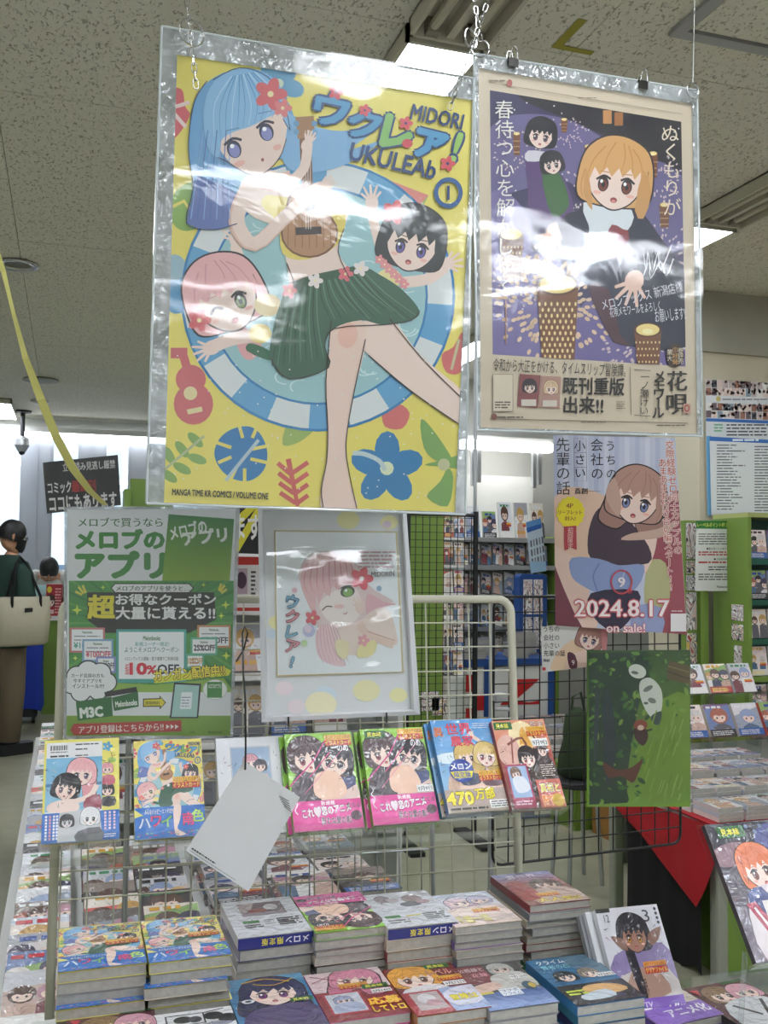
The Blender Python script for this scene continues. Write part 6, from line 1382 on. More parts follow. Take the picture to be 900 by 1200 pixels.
quad_mesh(PG, SG, 0, .001, 'card', M_paper, t); I.on_plane(PG, .0012, 'printed_picture', M_print, t)
wavy(PG, [(688.5, 762.5), (810, 760), (810.5, 940), (689, 946)], .006, 10, 14, .0012, 'clear_sleeve', C_sleeve2, t, 31)
# ---------------------------------------------------------------- fine black mesh screen, green panel, silver pole
def pole(px, v, z0, z1, r, lab, name='pole'):
    p = PV(px, 600, v); t = thing(name, lab, 'pole', V((p.x, v, z0))); MB().tube([(0, 0, 0), (0, 0, z1-z0)], r, 10).build('shaft', M_alu, t); MB().lathe([(r*1.8, -.02+(z1-z0)), (r*1.8, z1-z0)], n=12).build('flange', M_alu, t); return p
vm = 4.9; a = PV(478, 700, vm); b_ = PV(557, 700, vm); zt2 = PV(520, 603, vm).z; zb2 = PV(520, 872, vm).z
t = thing('mesh_screen', 'fine black wire mesh screen in front of the lime green panel', 'net', V((a.x, vm, 0))); w = b_.x-a.x
mb = MB(); x = 0
while x < w: mb.box(x-.0018, x+.0018, -.0018, .0018, zb2, zt2); x += .040
z = zb2
while z < zt2: mb.box(0, w, -.0045, -.0018, z-.0015, z+.0015); z += .040
tag(mb.build('mesh_wires', M_black, t), kind='stuff')
MB().tube([(w, 0, .02), (w, 0, zt2+.02)], .015, 8).build('post', M_black, t); MB().tube([(0, 0, .02), (0, 0, zt2)], .012, 8).build('post', M_black, t)
MB().tube([(0, 0, zt2), (w, 0, zt2)], .010, 8).build('top_rail', M_black, t); MB().tube([(0, 0, zb2), (w, 0, zb2)], .010, 8).build('bottom_rail', M_black, t)
for x in (0, w): MB().rbox(x-.04, x+.04, -.2, .2, .001, .02, .01).build('foot', M_black, t)
pole(556.5, 5.02, 1.70, CEIL-.01, .0095, 'silver ceiling pole seen in the slit between the two hanging posters')
a = PV(440, 700, 5.3); b_ = PV(519, 700, 5.3); zt3 = PV(500, 604, 5.3).z
t = thing('room_divider', 'lime green divider panel behind the fine black mesh', 'panel', V((a.x, 5.3, 0)))
MB().rbox(0, b_.x-a.x, 0, .04, .02, zt3, .005).build('board', M_green, t); MB().box(.05, b_.x-a.x-.05, -.1, .14, 0, .02).build('foot', M_green, t)
c = PV(565/2, 0, 5)  # small stickers low on the panel
for k, (px, py, w_, h_, col) in enumerate(((517, 833, .11, .11, '#8a7a80'), (530, 838, .09, .10, '#a8927a'))):
    p = PV(px, py, 5.28); MBk = tag(MB().box(0, w_, 0, .004, 0, h_).build('sticker', MC[k]), 'small picture sticker low on the green panel, %s one' % ('left', 'right')[k], 'sticker'); MBk.location = (p.x-.12, 5.293, p.z)
# ---------------------------------------------------------------- magazine wall
def sz(y): return PV(580, y, 7.3).z
a = PV(500, 700, 7.25).x; b_ = PV(648, 700, 7.25).x
t = thing('magazine_rack', 'white magazine rack of wrapped magazines against the far white wall', 'shelf', V((a, 7.2, 0))); w = b_-a
MB().box(0, w, .42, .46, 0, sz(553)).build('back_panel', M_white, t)
for x in (-.03, w): MB().box(x, x+.03, 0, .46, 0, sz(553) if x < 0 else 1.7).build('side_panel', M_white if x < 0 else M_green, t)
zs = [sz(632), sz(664), sz(698), sz(735), sz(772)]
for i, z in enumerate(zs):
    MB().box(.001, w-.001, .0+.05*(4-i)*.0, .419, z-.02, z).build('shelf_board', M_white, t); MB().box(.001, w-.001, -.012, 0, z-.025, z+.012).build('front_lip', M_alu, t)
for i, z in enumerate(zs):
    n = 10 if i else 7; 
    for k in range(n):
        wd = (w-.1)/n; x = a+.03+k*wd+.01
        if i == 0:
            hh = random.choice((.22, .26, .30)) ; M = Matrix.Translation((x, 7.24, z+.002)) @ Matrix.Rotation(R(80), 4, 'X')
            random_book('display copy standing on top of the magazine rack, %s from left' % (ORD[k] if k else 'first'), M, wd*.8, hh, .02, (1, 0, 2)[k % 3], 'magazines on the far rack', False, 'magazine')
        else:
            M = Matrix.Translation((x+.01, 7.23, z+.003+wd*.86*.225)) @ Matrix.Rotation(R(13), 4, 'Y') @ Matrix.Rotation(R(62), 4, 'X')
            random_book('wrapped magazine on the %s shelf of the far rack, %s from left' % (['', 'second', 'third', 'fourth', 'fifth'][i], ORD[k] if k else 'first'), M, wd*.86, .19, .012, (2, 2, 0)[k % 3], 'magazines on the far rack', False, 'magazine')
# narrow rack of colourful goods behind the mesh
a2 = PV(520, 700, 6.0).x; b2 = PV(545, 700, 6.0).x
t = thing('goods_rack', 'narrow rack of small wrapped goods behind the fine black mesh', 'shelf', V((a2, 6.0, 0))); w = b2-a2
MB().box(0, w, .3, .32, 0, 1.78).build('back_panel', M_white, t)
for z in (1.64, 1.46, 1.28, 1.10, .92, .74): MB().box(0, w, 0, .299, z-.015, z).build('shelf_board', M_white, t)
MB().box(-.02, 0, 0, .32, 0, 1.78).build('side_panel', mat('yellow_side', '#c9a52a', .5), t)
for i, z in enumerate((1.64, 1.46, 1.28, 1.10, .92, .74)):
    for k in range(2):
        random_book('wrapped pack on the %s level of the narrow goods rack, %s' % (ORD[i], ('left', 'right')[k]), Matrix.Translation((a2+.005+k*w/2, 6.03, z+.002)) @ Matrix.Rotation(R(82), 4, 'X'), w/2-.01, .15, .02, (1, 0)[k], 'packs on the goods rack', False, 'goods_pack')
# blue-headed hanging leaflet card
PL3 = Plane(632, 672, 5.9, 0, 0, 4, O=PV(632, 672, 7.178)); SL = [(620, 611), (632, 606.5), (640, 668), (623, 672)]; SL = [(616, 612), (634, 607), (640.5, 669), (622, 672)]
I = Ink(); I.clip = clip_orient(SL); f = I.frame(500, 480, 4.5); f.rect(0, 0, 900, 1300, '#c4d4e0'); f.poly([(522, 575), (600, 560), (606, 625), (530, 650)], '#5f94cc'); f.poly([(526, 625), (606, 600), (606, 625), (530, 650)], '#2f62b0'); f.group()
for r_ in range(3):
    for c in range(5): f.poly([(545+c*15+r_*4, 690+r_*48-c*5), (553+c*15+r_*4, 690+r_*48-c*5), (556+c*15+r_*4, 725+r_*48-c*5), (548+c*15+r_*4, 725+r_*48-c*5)], ('#5a5a66', '#8a8a94')[c % 2])
f.group(False); f.rect(500, 800, 680, 860, '#9fc4e0')
t = thing('leaflet', 'pale blue leaflet card hanging before the far magazine rack', 'leaflet', PL3.M); quad_mesh(PL3, SL, 0, .002, 'card', M_paper, t); I.on_plane(PL3, .003, 'printed_picture', M_print, t)
# ---------------------------------------------------------------- blue, white and red counter with magazine piles and a blue card holder
vc = 6.3; x0 = PV(546, 780, vc).x; x1 = PV(652, 780, vc).x; zc = PV(600, 772, vc).z
t = thing('counter', 'blue-edged white counter with a red zigzag sign and checkered side', 'counter', V((x0, vc, 0))); w = x1-x0
MB().rbox(0, w, 0, .5, .02, zc-.03, .02).build('body', M_white, t); M_blue = mat('deep_blue_panel', '#1f4a8e', .4)
MB().rbox(-.02, w+.02, -.02, .52, zc-.05, zc, .02).build('top', M_blue, t)
xx = lambda px: PV(px, 780, vc).x-x0; zz = lambda py: PV(600, py, vc).z
MB().box(xx(567), xx(575), -.012, -.001, .05, zc-.051).build('blue_post', M_blue, t); MB().box(xx(642), xx(650), -.012, -.001, .05, zc-.051).build('blue_post', M_blue, t)
mb = MB(); red = rgb('#c01f22')
for c in range(2):
    for r_ in range(5):
        if (c+r_) % 2 == 0:
            xa = xx(546+c*10.5); xb = xx(546+(c+1)*10.5); za = zz(790+r_*19+(c*3)); zb3 = zz(790+(r_+1)*19+c*3); mb.box(xa, xb, -.006, -.001, max(zb3, .05), za)
tag(mb.build('red_check', mat('counter_red', '#c01f22', .4), t), kind='stuff')
def slab(pl, pts, off, thick, name, m, parent):
    mb = MB(); a = [pl.pt(x, y, off) for x, y in pts]; n = len(a); mb.v = a+[(p[0], p[1]-thick, p[2]) for p in a]; mb.c = [(1,)*4]*(2*n)
    tr = tessellate_polygon([[V((p[0], p[2], 0)) for p in a]])
    mb.f = [tuple(n+i for i in q) for q in tr]+[tuple(reversed(q)) for q in tr]+[(i, (i+1) % n, n+(i+1) % n, n+i) for i in range(n)]
    return mb.build(name, m, parent)
PK = Plane(0, 0, 1, 0, 0, 0, O=(x0, vc, 0))
slab(PK, [(605, 796), (632, 795.5), (603, 821), (620, 823), (632, 821), (632, 825), (586, 826), (602, 810)], .001, .006, 'red_zigzag', MATS['counter_red'], t)
for k, (px, py, n, w_, h_) in enumerate(((552, 768, 5, .16, .14), (573, 766, 9, .17, .16), (598, 768, 8, .13, .14), (612, 767, 12, .17, .14), (633, 769, 6, .13, .14))):
    p = PV(px, py, vc); 
    for i in range(n):
        random_book('%s paper booklet down the %s pile on the blue counter' % (ORD[n-1-i], ['first', 'second', 'third', 'fourth', 'fifth'][k]), Matrix.Translation((p.x-.04+k*.03, vc+.02+(k % 2)*.2, zc+.001+i*.0135)) @ Matrix.Rotation(random.uniform(-.05, .05), 4, 'Z'), w_, h_, .0125, 2, 'booklets on the counter', False, 'booklet')
p = PV(610, 745, vc+.36); zt4 = PV(626, 673, vc+.36).z; wq = PV(642.5, 700, vc+.36).x-p.x
t = thing('card_holder', 'rounded blue display box with two figure cards on the counter', 'display', V((p.x, vc+.38, zc+.001)))
MB().rbox(0, wq, 0, .10, 0, zt4-zc, .035, 5, 'y').build('body', M_blue, t)
for k in range(2):
    MB().box(.03+k*.085, .105+k*.085, -.004, -.001, (zt4-zc)-.30, (zt4-zc)-.04).build('card', MC[0], t); MB().box(.03+k*.085, .105+k*.085, -.004, -.001, (zt4-zc)-.56, (zt4-zc)-.32).build('card', MC[2], t)
# ---------------------------------------------------------------- tiered table of wrapped books beyond the net
uB0, uB1 = 2.52, 3.35; v0 = 5.24
t = thing('tiered_stand', 'stepped blue-fronted stand of wrapped books beyond the black net', 'stand', V((uB0, v0, 0)))
for k in range(5): MB().box(0, uB1-uB0, k*.19, (k+1)*.19, 0.001, .27+k*.032).build('step', M_blue if k == 0 else M_white, t)
MB().box(.1, uB1-uB0, -.008, -.001, .02, .25).build('front_panel', M_white, t)
for k in range(5):
    for c in range(6):
        random_book('wrapped book on step %s of the tiered stand, %s from left' % (['one', 'two', 'three', 'four', 'five', 'six'][k], ORD[c] if c else 'first'), Matrix.Translation((uB0+.01+c*.138, v0+k*.19+.006, .272+k*.032)), .126, .175, .035, (0, 2, 1)[(k+c) % 3], 'wrapped books on the tiered stand', False)
# green crates, brown cartons, dark green bag under the forest print
def crate(px0, px1, py, v, h, dep, m, lab, name, cat):
    a = PZ(px0, py, 0) ; a = V((PV(px0, py, a.y).x, a.y, 0)) if v is None else V((PV(px0, py, v).x, v, 0)); b_ = PV(px1, py, a.y)
    t = thing(name, lab, cat, a); w = b_.x-a.x
    MB().rbox(0, w, 0, dep, .0, h, .012).build('body', m, t); return t, w
t, w = crate(672, 718, 974, None, .34, .28, M_green, 'lime green cabinet block on the floor below the forest print', 'cabinet_block', 'cabinet'); MB().rbox(.02, w-.02, -.006, -.001, .03, .31, .004).build('door', M_green, t)
M_box = mat('kraft_carton', '#a5763c', .75, var=.05)
t, w = crate(721, 735, 989, None, .42, .25, M_box, 'brown carton upright between the green block and the red table', 'carton', 'box'); MB().box(0, w, .12, .13, .4205, .422).build('tape', mat('carton_tape', '#c49a5a', .3), t)
t, w = crate(746, 758, 994, None, .40, .25, M_box, 'darker brown carton half hidden by the red tablecloth', 'carton', 'box'); MB().box(0, w, .12, .13, .4005, .402).build('tape', MATS['carton_tape'], t)
p = P(676, 912, 4.6); t = thing('cloth_bag', 'limp dark green cloth bag behind the black net', 'bag', p)
mb = MB(); n = 12; prof = [(.02, .33), (.07, .30), (.10, .22), (.12, .10), (.11, .02), (.07, .0)]
for rr, z in prof:
    for j in range(n): a = 2*math.pi*j/n; q = 1+.22*math.sin(3*a+z*14); mb.v.append((rr*q*math.cos(a)*.75, rr*q*math.sin(a)*.5, z)); mb.c.append((1,)*4)
for k in range(5):
    for j in range(n): mb.f.append((k*n+j, (k+1)*n+j, (k+1)*n+(j+1) % n, k*n+(j+1) % n))
mb.f.append(tuple(range(n))); mb.f.append(tuple(5*n+j for j in range(n-1, -1, -1))); mb.build('bag_body', mat('dark_green_cloth', '#2f3f26', .9, bump=.3), t, smooth=True)
MB().tube([(-.03, 0, .30), (-.02, 0, .38), (.02, 0, .40), (.04, 0, .31)], .006, 6).build('strap', MATS['dark_green_cloth'], t)
ts = thing('stool', 'dark low stool under the green cloth bag', 'stool', V((p.x, p.y, 0)))
MB().lathe([(.12, p.z-.03), (.13, p.z-.02), (.13, p.z-.006), (.12, p.z-.001)], n=20).build('seat', M_dark, ts)
for a in (45, 135, 225, 315): MB().tube([(.09*math.cos(R(a)), .09*math.sin(R(a)), p.z-.03), (.12*math.cos(R(a)), .12*math.sin(R(a)), 0)], .01, 6).build('leg', M_alu, ts)
# ================================================================ red table
ZR = .56; ur, vr = 2.20, 2.985
t = thing('display_table', 'grey-legged display table under the red cloth at the right', 'table', V((ur, vr, 0)))
MB().rbox(0.003, 1.9, .003, .80, ZR-.035, ZR-.004, .01).build('tabletop', M_white, t)
for x, y in ((.045, .03), (1.8, .03), (.045, .72), (1.8, .72)): MB().rbox(x-.025, x+.025, y-.01, y+.04, 0, ZR-.036, .012).build('leg', mat('table_leg_grey', '#a4a79c', .35, metal=.4), t)
t = thing('tablecloth', 'red cloth draped over the display table, one corner hanging to a point', 'cloth', V((ur, vr, ZR)))
mb = MB().box(-.006, 1.906, -.006, .806, -.002, .003)
mb.box(-.006, 1.906, -.009, -.006, -.075, .003)
mb.build('cloth_top', M_red, t)
side = [(746, 940), (838, 968.5), (839, 1010), (828, 1042), (818, 1063), (800, 1036), (775, 1005), (755, 980)]
tt = [(0, .806)]
mb = MB(); pts = []
for px, py in side:
    q = PU(px, py, ur-.012); pts.append(V((0, q.y-vr, min(q.z-ZR, .002))))
pts[0].y = .80
N_ = len(pts); cen = sum(pts, V())/N_; rings = 5
for k in range(rings+1):
    for i, p in enumerate(pts):
        q = cen+(p-cen)*(k/rings); mb.v.append((-.016-.008*(1+math.sin(q.y*26+q.z*9))*min(1, -q.z*5+.1), q.y, q.z)); mb.c.append((1,)*4)
for k in range(rings):
    for i in range(N_): mb.f.append((k*N_+i, (k+1)*N_+i, (k+1)*N_+(i+1) % N_, k*N_+(i+1) % N_))
mb.build('hanging_corner', M_red, t, smooth=True)
# black drape on the table's left flank
pts = [PU(x, y, ur+.012) for x, y in ((752, 970), (806, 1040), (806, 1124), (790, 1104), (752, 1074), (757, 1035))]
t = thing('black_drape', 'black cloth hanging under the red tablecloth at the table side', 'cloth', V((ur, vr, 0)))
mb = MB(); nn = 14; ya, yb = .08, .58
for k in range(nn+1):
    y = ya+(yb-ya)*k/nn; x = -.003+.004*math.sin(k*1.9); top = ZR-.04; bot = .01+.02*math.sin(k*1.1)
    mb.v += [(x, y, bot), (x+.004*math.sin(k), y, (top+bot)/2), (x*.5, y, top)]; mb.c += [(1,)*4]*3
for k in range(nn):
    for j in range(2): mb.f.append((k*3+j, k*3+j+1, (k+1)*3+j+1, (k+1)*3+j))
mb.build('folds', M_blackcloth, t, smooth=True)
t = thing('cabinet_block', 'lime green cabinet standing under the red table', 'cabinet', V((ur+.075, vr+.075, 0)))
MB().rbox(0, 1.6, 0, .5, .0, .50, .006).build('carcass', M_green, t); MB().box(.02, .70, -.012, -.001, .02, .48).build('door', M_green, t); MB().box(.71, 1.58, -.012, -.001, .02, .48).build('door', M_green, t)
# novels piled on the red cloth
rnd = random.Random(12); lift = (0, .030, .058, .072)
t = thing('stepped_board', 'low white stepped board lifting the rear rows of novels', 'board', V((ur+.02, vr+.02, ZR+.0035)))
for r_ in (1, 2, 3): MB().box(0, .62, r_*.165-.006, r_*.165+.156, 0, lift[r_]).build('step', M_white, t)
for r_ in range(4):
    for c in range(5):
        n = 3; tt = .0165
        for i in range(n):
            random_book('%s novel down, pile %s of the %s row on red cloth' % (ORD[n-1-i], ['one', 'two', 'three', 'four', 'five'][c], ['front', 'second', 'third', 'back'][r_]),
                Matrix.Translation((ur+.03+c*.118+rnd.uniform(-.003, .003), vr+.02+r_*.165+rnd.uniform(-.001, .003), ZR+.0042+lift[r_]+i*(tt+.0003))) @ Matrix.Rotation(rnd.uniform(-.02, .02), 4, 'Z'), .107, .15, tt, (0, 0, 2)[(c+i) % 3], 'novels piled on the red cloth', i == n-1 or r_ < 2, 'novel')
# acrylic risers with face-out novels behind the piles
def riser(v, zb_, z, x0_, x1_, n, py, lab, lean=62, hh=.155):
    a = PV(x0_, py, v).x; b_ = PV(x1_, py, v).x
    t = thing('acrylic_riser', lab, 'stand', V((a, v, zb_)))
    MB().box(0, b_-a+.3, 0, .12, z-zb_-.004, z-zb_).build('shelf_plate', C_acryl2, t); MB().box(0, b_-a+.3, -.004, 0, z-zb_-.004, z-zb_+.012).build('front_lip', C_acryl2, t)
    k = 0; x = .02
    while x < b_-a+.3: MB().box(x, x+.004, .0, .10, 0, z-zb_-.005).build('upright_plate', C_acryl, t); x += .135
    wd = (b_-a)/n
    for k in range(n+1):
        M = Matrix.Translation((a+.004+k*wd, v+.02, z+.006)) @ Matrix.Rotation(R(lean), 4, 'X')
        random_book('face-out novel on the %s clear riser, %s from left' % (lab.split()[0], ORD[k] if k else 'first'), M, wd*.9, hh, .02, (0, 1, 2, 1)[k % 4], 'face-out novels on clear risers', True, 'novel')
zz1 = PV(830, 868, 3.86).z; zz2 = PV(830, 815, 4.25).z
t = thing('side_table', 'slim grey table behind the red table carrying the clear risers', 'table', V((PV(796, 868, 3.83).x, 3.83, 0)))
MB().rbox(0, 1.1, 0, .56, ZR-.03, ZR, .01).build('tabletop', mat('counter_grey', '#6f7068', .6), t)
for x in (.02, 1.05):
    for y in (.02, .51): MB().box(x, x+.03, y, y+.03, 0, ZR-.031).build('leg', MATS['counter_grey'], t)
riser(3.86, ZR+.001, zz1, 800, 900, 3, 868, 'lower clear acrylic riser of face-out novels behind the red table')
riser(4.22, ZR+.001, zz2, 804, 862, 2, 815, 'upper clear acrylic riser of face-out novels behind the red table')
# ---------------------------------------------------------------- green bookcase at the right edge
vb = 4.42; ub = PV(877, 700, vb).x
zt5 = PV(880, 606, vb).z
t = thing('bookcase', 'lime green bookcase at the right edge with face-out comics', 'bookcase', V((ub, vb, 0)))
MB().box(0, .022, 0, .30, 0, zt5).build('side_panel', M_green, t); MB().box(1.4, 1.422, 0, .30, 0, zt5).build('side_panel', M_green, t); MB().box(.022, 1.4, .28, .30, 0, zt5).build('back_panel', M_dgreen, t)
MB().box(.0, 1.422, -.004, .30, zt5, zt5+.025).build('top_board', mat('pale_wood_edge', '#a8b06a', .5), t)
ys = [655, 703, 749, 793, 838]
for i, y in enumerate(ys):
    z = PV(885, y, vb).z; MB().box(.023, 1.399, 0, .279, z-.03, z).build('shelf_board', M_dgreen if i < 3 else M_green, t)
    for k in range(3):
        random_book('face-out comic on the %s bookcase shelf, %s from left' % (ORD[i] if i else 'top', ORD[k] if k else 'first'), Matrix.Translation((ub+.03+k*.118, vb+.03, z+.002)) @ Matrix.Rotation(R(82), 4, 'X'), .108, min(.155, .17), .014, (0, 1, 1, 0)[(k+i) % 4], 'face-out comics in the green bookcase', False)
for k, (y0, y1, c) in enumerate(((708, 728, 0), (731, 751, 1), (756, 778, 0))):
    a = PU(857 if k < 2 else 860, y0, ub-.003); b_ = PU(871 if k < 2 else 869, y1, ub-.003)
    o = tag(MB().box(-.002, 0, 0, abs(b_.y-a.y), 0, abs(a.z-b_.z)).build('picture_card', MC[c]), '%s of three small picture cards on the bookcase side' % ('topmost', 'middle', 'lowest')[k], 'card'); o.location = (ub-.0005, min(a.y, b_.y), min(a.z, b_.z))
# narrow poster column left of the notice
v5 = 4.70; a = PV(803, 700, v5).x; b_ = PV(821, 700, v5).x
t = thing('poster_column', 'narrow lime green column carrying stacked comic posters', 'column', V((a, v5, 0)))
MB().box(0, b_-a, 0, .05, 0, PV(812, 610, v5).z).build('board', M_green, t)
for k, (y0, y1, m_) in enumerate(((613, 655, 0), (657, 672, 1), (674, 692, 2), (694, 738, 0), (742, 778, 1))):
    z1, z0 = PV(812, y0, v5).z, PV(812, y1, v5).z; MB().box(.005, (b_-a)*.72, -.004, -.001, z0, z1).build('poster', MC[m_], t)
# notice on the column
v6 = 4.60; PQ = Plane(845, 692, 1, 0, 0, 0, O=PV(845, 692, v6)); SN = [(815.5, 610), (875, 610.5), (877, 692.5), (814.5, 692.5)]
I = Ink(); I.clip = clip_orient(SN); f = I.frame(720, 600, 4); f.rect(0, 0, 900, 500, '#dfe3de'); f.poly([(382, 40), (617, 42), (618, 80), (382, 78)], '#2f7a34'); f.text('レーベルポイント終了のお知らせ', 388, 50, 606, 70, '#e8ec6a', .02)
f.lines(394, 98, 606, 155, 5, '#3a3a3a', .35, .3, 6); f.text('●富士見ファンタジア文庫●', 432, 166, 566, 178, '#2a2a2a', .02); f.lines(394, 182, 602, 206, 2, '#b83a3a', .5, .2, 7); f.text('●上記以外●', 466, 216, 534, 226, '#2a2a2a', .02); f.lines(394, 230, 606, 242, 1, '#b83a3a', .6, .1, 8)
f.lines(440, 252, 602, 276, 2, '#3a3a3a', .4, .1, 9); f.lines(394, 286, 608, 322, 3, '#3a3a3a', .4, .2, 10); f.text('Melonbooks', 480, 345, 530, 356, '#2a2a2a', .02)
t = thing('notice', 'white notice sheet with a green heading beside the bookcase', 'notice', PQ.M); quad_mesh(PQ, SN, 0, .003, 'paper_sheet', M_paper, t); I.on_plane(PQ, .0035, 'printed_text', M_print, t)
tp = thing('notice_stand', 'thin green post carrying the white notice sheet', 'stand', V((PV(826, 700, v6+.02).x, v6+.03, 0)))
MB().box(0, .03, 0, .03, .02, PV(826, 640, v6).z).build('post', M_green, tp); MB().rbox(-.06, .10, -.05, .06, .001, .02, .01).build('base', M_green, tp)
# two sheets on the cream column
v7 = 4.81
PW = Plane(870, 600, 1, 0, 0, 0, O=PV(870, 600, v7-.002)); S5 = [(826.5, 444.5), (912, 449), (912, 606), (829, 604)]
I = Ink(); I.clip = clip_orient(S5); f = I.frame(780, 420, 6); f.rect(0, 0, 900, 1300, '#d4d9dc'); rnd = random.Random(8); f.group()
for (ya, yb) in ((150, 262), (312, 420)):
    for r_ in range(2):
        for c in range(14):
            x = 284+c*40; y = ya+r_*(yb-ya)/2+c*1.5
            f.rect(x, y, x+36, y+(yb-ya)/2-3, rnd.choice(['#6a5a60', '#b9a8a4', '#4a4a54', '#d9c4bc', '#8a9aa8', '#9a6a58', '#e0dcd8'])); 
for k in range(120):
    ya = rnd.choice((152, 206, 314, 366)); x = 286+rnd.random()*520; f.ell(x, ya+10+rnd.random()*34, 8, 11, rnd.choice(['#3a3238', '#e6cfc4', '#c98a7a', '#7a8aa0', '#f0eeea']), 0, 7)
f.group(False); f.ell(370, 284, 16, 18, '#c9b86a'); f.lines(400, 278, 760, 298, 1, '#8a8a90', .5); f.poly([(284, 420), (800, 440), (800, 462), (284, 442)], '#2f6ab8'); f.lines(340, 456, 402, 520, 3, '#6fae8a', .5, 0); f.lines(428, 456, 760, 550, 4, '#3a3a44', .4, .2, 4)
f.rect(284, 545, 320, 1110, '#6fb0dc')
t = thing('wall_poster', 'wall sheet of tiny cover thumbnails above the list, upper right', 'poster', PW.M); quad_mesh(PW, S5, 0, .001, 'paper_sheet', M_paper, t); I.on_plane(PW, .0015, 'printed_picture', M_print, t)
PX = Plane(870, 600, 1, 0, 0, 0, O=PV(870, 600, v7-.012)); S6 = [(831.5, 511.5), (912, 516), (912, 607), (833.5, 603)]
I = Ink(); I.clip = clip_orient(S6); f = I.frame(780, 420, 6); f.rect(0, 0, 900, 1300, '#dce0e2'); f.poly([(308, 548), (800, 560), (800, 600), (308, 580)], '#2f6ab8'); f.lines(470, 562, 660, 586, 1, '#e6eef6', .55); f.lines(360, 600, 560, 1070, 23, '#5a5a62', .35, .5, 5, 5); f.lines(625, 610, 790, 1080, 23, '#5a5a62', .35, .5, 6, 5)
t = thing('wall_poster', 'white title list sheet with a blue heading on the cream column', 'poster', PX.M); quad_mesh(PX, S6, 0, .001, 'paper_sheet', M_paper, t); I.on_plane(PX, .0015, 'printed_text', M_print, t)
# white board beside the column
v8 = 5.75; a = PV(786, 560, v8); zt6 = PV(800, 508, v8).z
t = thing('white_board', 'plain white partition board left of the cream column', 'board', V((a.x, v8, 0))); MB().rbox(0, .75, 0, .04, .02, zt6, .005).build('panel', M_white, t); MB().box(.1, .6, -.12, .16, 0, .02).build('foot', M_alu, t)
# ================================================================ left background
PS = Plane(98, 600, 3.3, 3, -4); SS = [(50, 542), (138, 533), (141.7, 592), (55, 602)]
I = Ink(); I.clip = clip_orient(SS); f = I.frame(0, 420, 3); f.rect(0, 0, 900, 700, '#1a1a1c'); f.text('立ち読み見逃し厳禁', 220, 362, 405, 392, '#e6e4e0', .02, None, 0, -4)
f.text('コミック', 168, 434, 250, 474, '#e6e4e0', .03, None, 0, -4); f.text('最新刊', 252, 428, 336, 468, '#b02a26', .04, None, 0, -4); f.text('ココにもあります', 174, 478, 410, 530, '#e6e4e0', .04, None, 0, -4)
t = thing('hanging_sign', 'black sign with white and red lettering hanging before the windows', 'sign', PS.M); quad_mesh(PS, SS, 0, .003, 'board', M_dark, t); I.on_plane(PS, .0035, 'lettering', M_print, t)
wavy(PS, [(47.5, 539), (142, 529), (144.5, 594), (52, 604)], .006, 8, 8, .002, 'clear_sleeve', C_sleeve2, t, 40)
a = PS.world(134, 536, -.006); tt = thing('sign_stand', 'thin steel stand rod behind the black sign', 'stand', V((a.x, a.y, 0))); tt.location.z = 1.581; tt.location.y += .03; MB().tube([(0, 0, .01), (0, 0, a.z-1.581)], .005, 8).build('rod', M_alu, tt); MB().lathe([(.05, 0), (.05, .008), (.02, .014)], n=20).build('base', M_alu, tt)
# yellow tape
pts = [(-6, 292, 1.9), (4, 318, 1.9), (16, 368, 1.9), (30, 420, 1.92), (48, 468, 1.95), (66, 512, 2.0), (86, 550, 2.05), (106, 576, 2.1), (124, 592, 2.15)]
t = thing('yellow_tape', 'twisted yellow plastic tape slanting down from the upper left', 'tape', P(*pts[-1])); o0 = P(*pts[-1]); mb = MB(); W3 = [P(*q)-o0 for q in pts]
W3 = [V((V(W3[i])*(1-s)+V(W3[i+1])*s)) for i in range(len(W3)-1) for s in (0, .5)]+[W3[-1]]
for i, p in enumerate(W3):
    tw = .35+.5*math.sin(i*.45); r = CM @ V((1, .25, 0)); n = CM @ V((0, 0, 1)); wv = (r*math.cos(tw)+n*math.sin(tw))*.0085; mb.v += [tuple(p-wv), tuple(p+wv)]; mb.c += [(1,)*4]*2
for i in range(len(W3)-1): mb.f.append((2*i, 2*i+1, 2*i+3, 2*i+2))
m, nt, b = nodes_mat('yellow_tape_film'); b.inputs['Base Color'].default_value = rgb('#f3ee92'); b.inputs['Roughness'].default_value = .35; b.inputs['Transmission Weight'].default_value = 0; b.inputs['Subsurface Weight'].default_value = 0
mb.build('ribbon', m, t)
# tall pole of the glass door line and green boxes glimpsed beside the poster
t = thing('storage_box', 'stack-topping lime green box beside the yellow poster edge', 'box', V((PV(152, 600, 8.2).x, 8.2, 0)))
MB().rbox(0, .34, 0, .3, 0, PV(160, 561, 8.2).z, .01).build('body', M_green, t); MB().box(.02, .32, -.006, -.001, PV(160, 596, 8.2).z, PV(160, 572, 8.2).z).build('label_panel', M_green, t)
t = thing('storage_box', 'narrow lime green board left of the larger green box', 'box', V((PV(145.5, 600, 8.0).x, 8.0, 0))); MB().rbox(0, .05, 0, .3, 0, PV(148, 573, 8.0).z, .005).build('body', M_green, t)
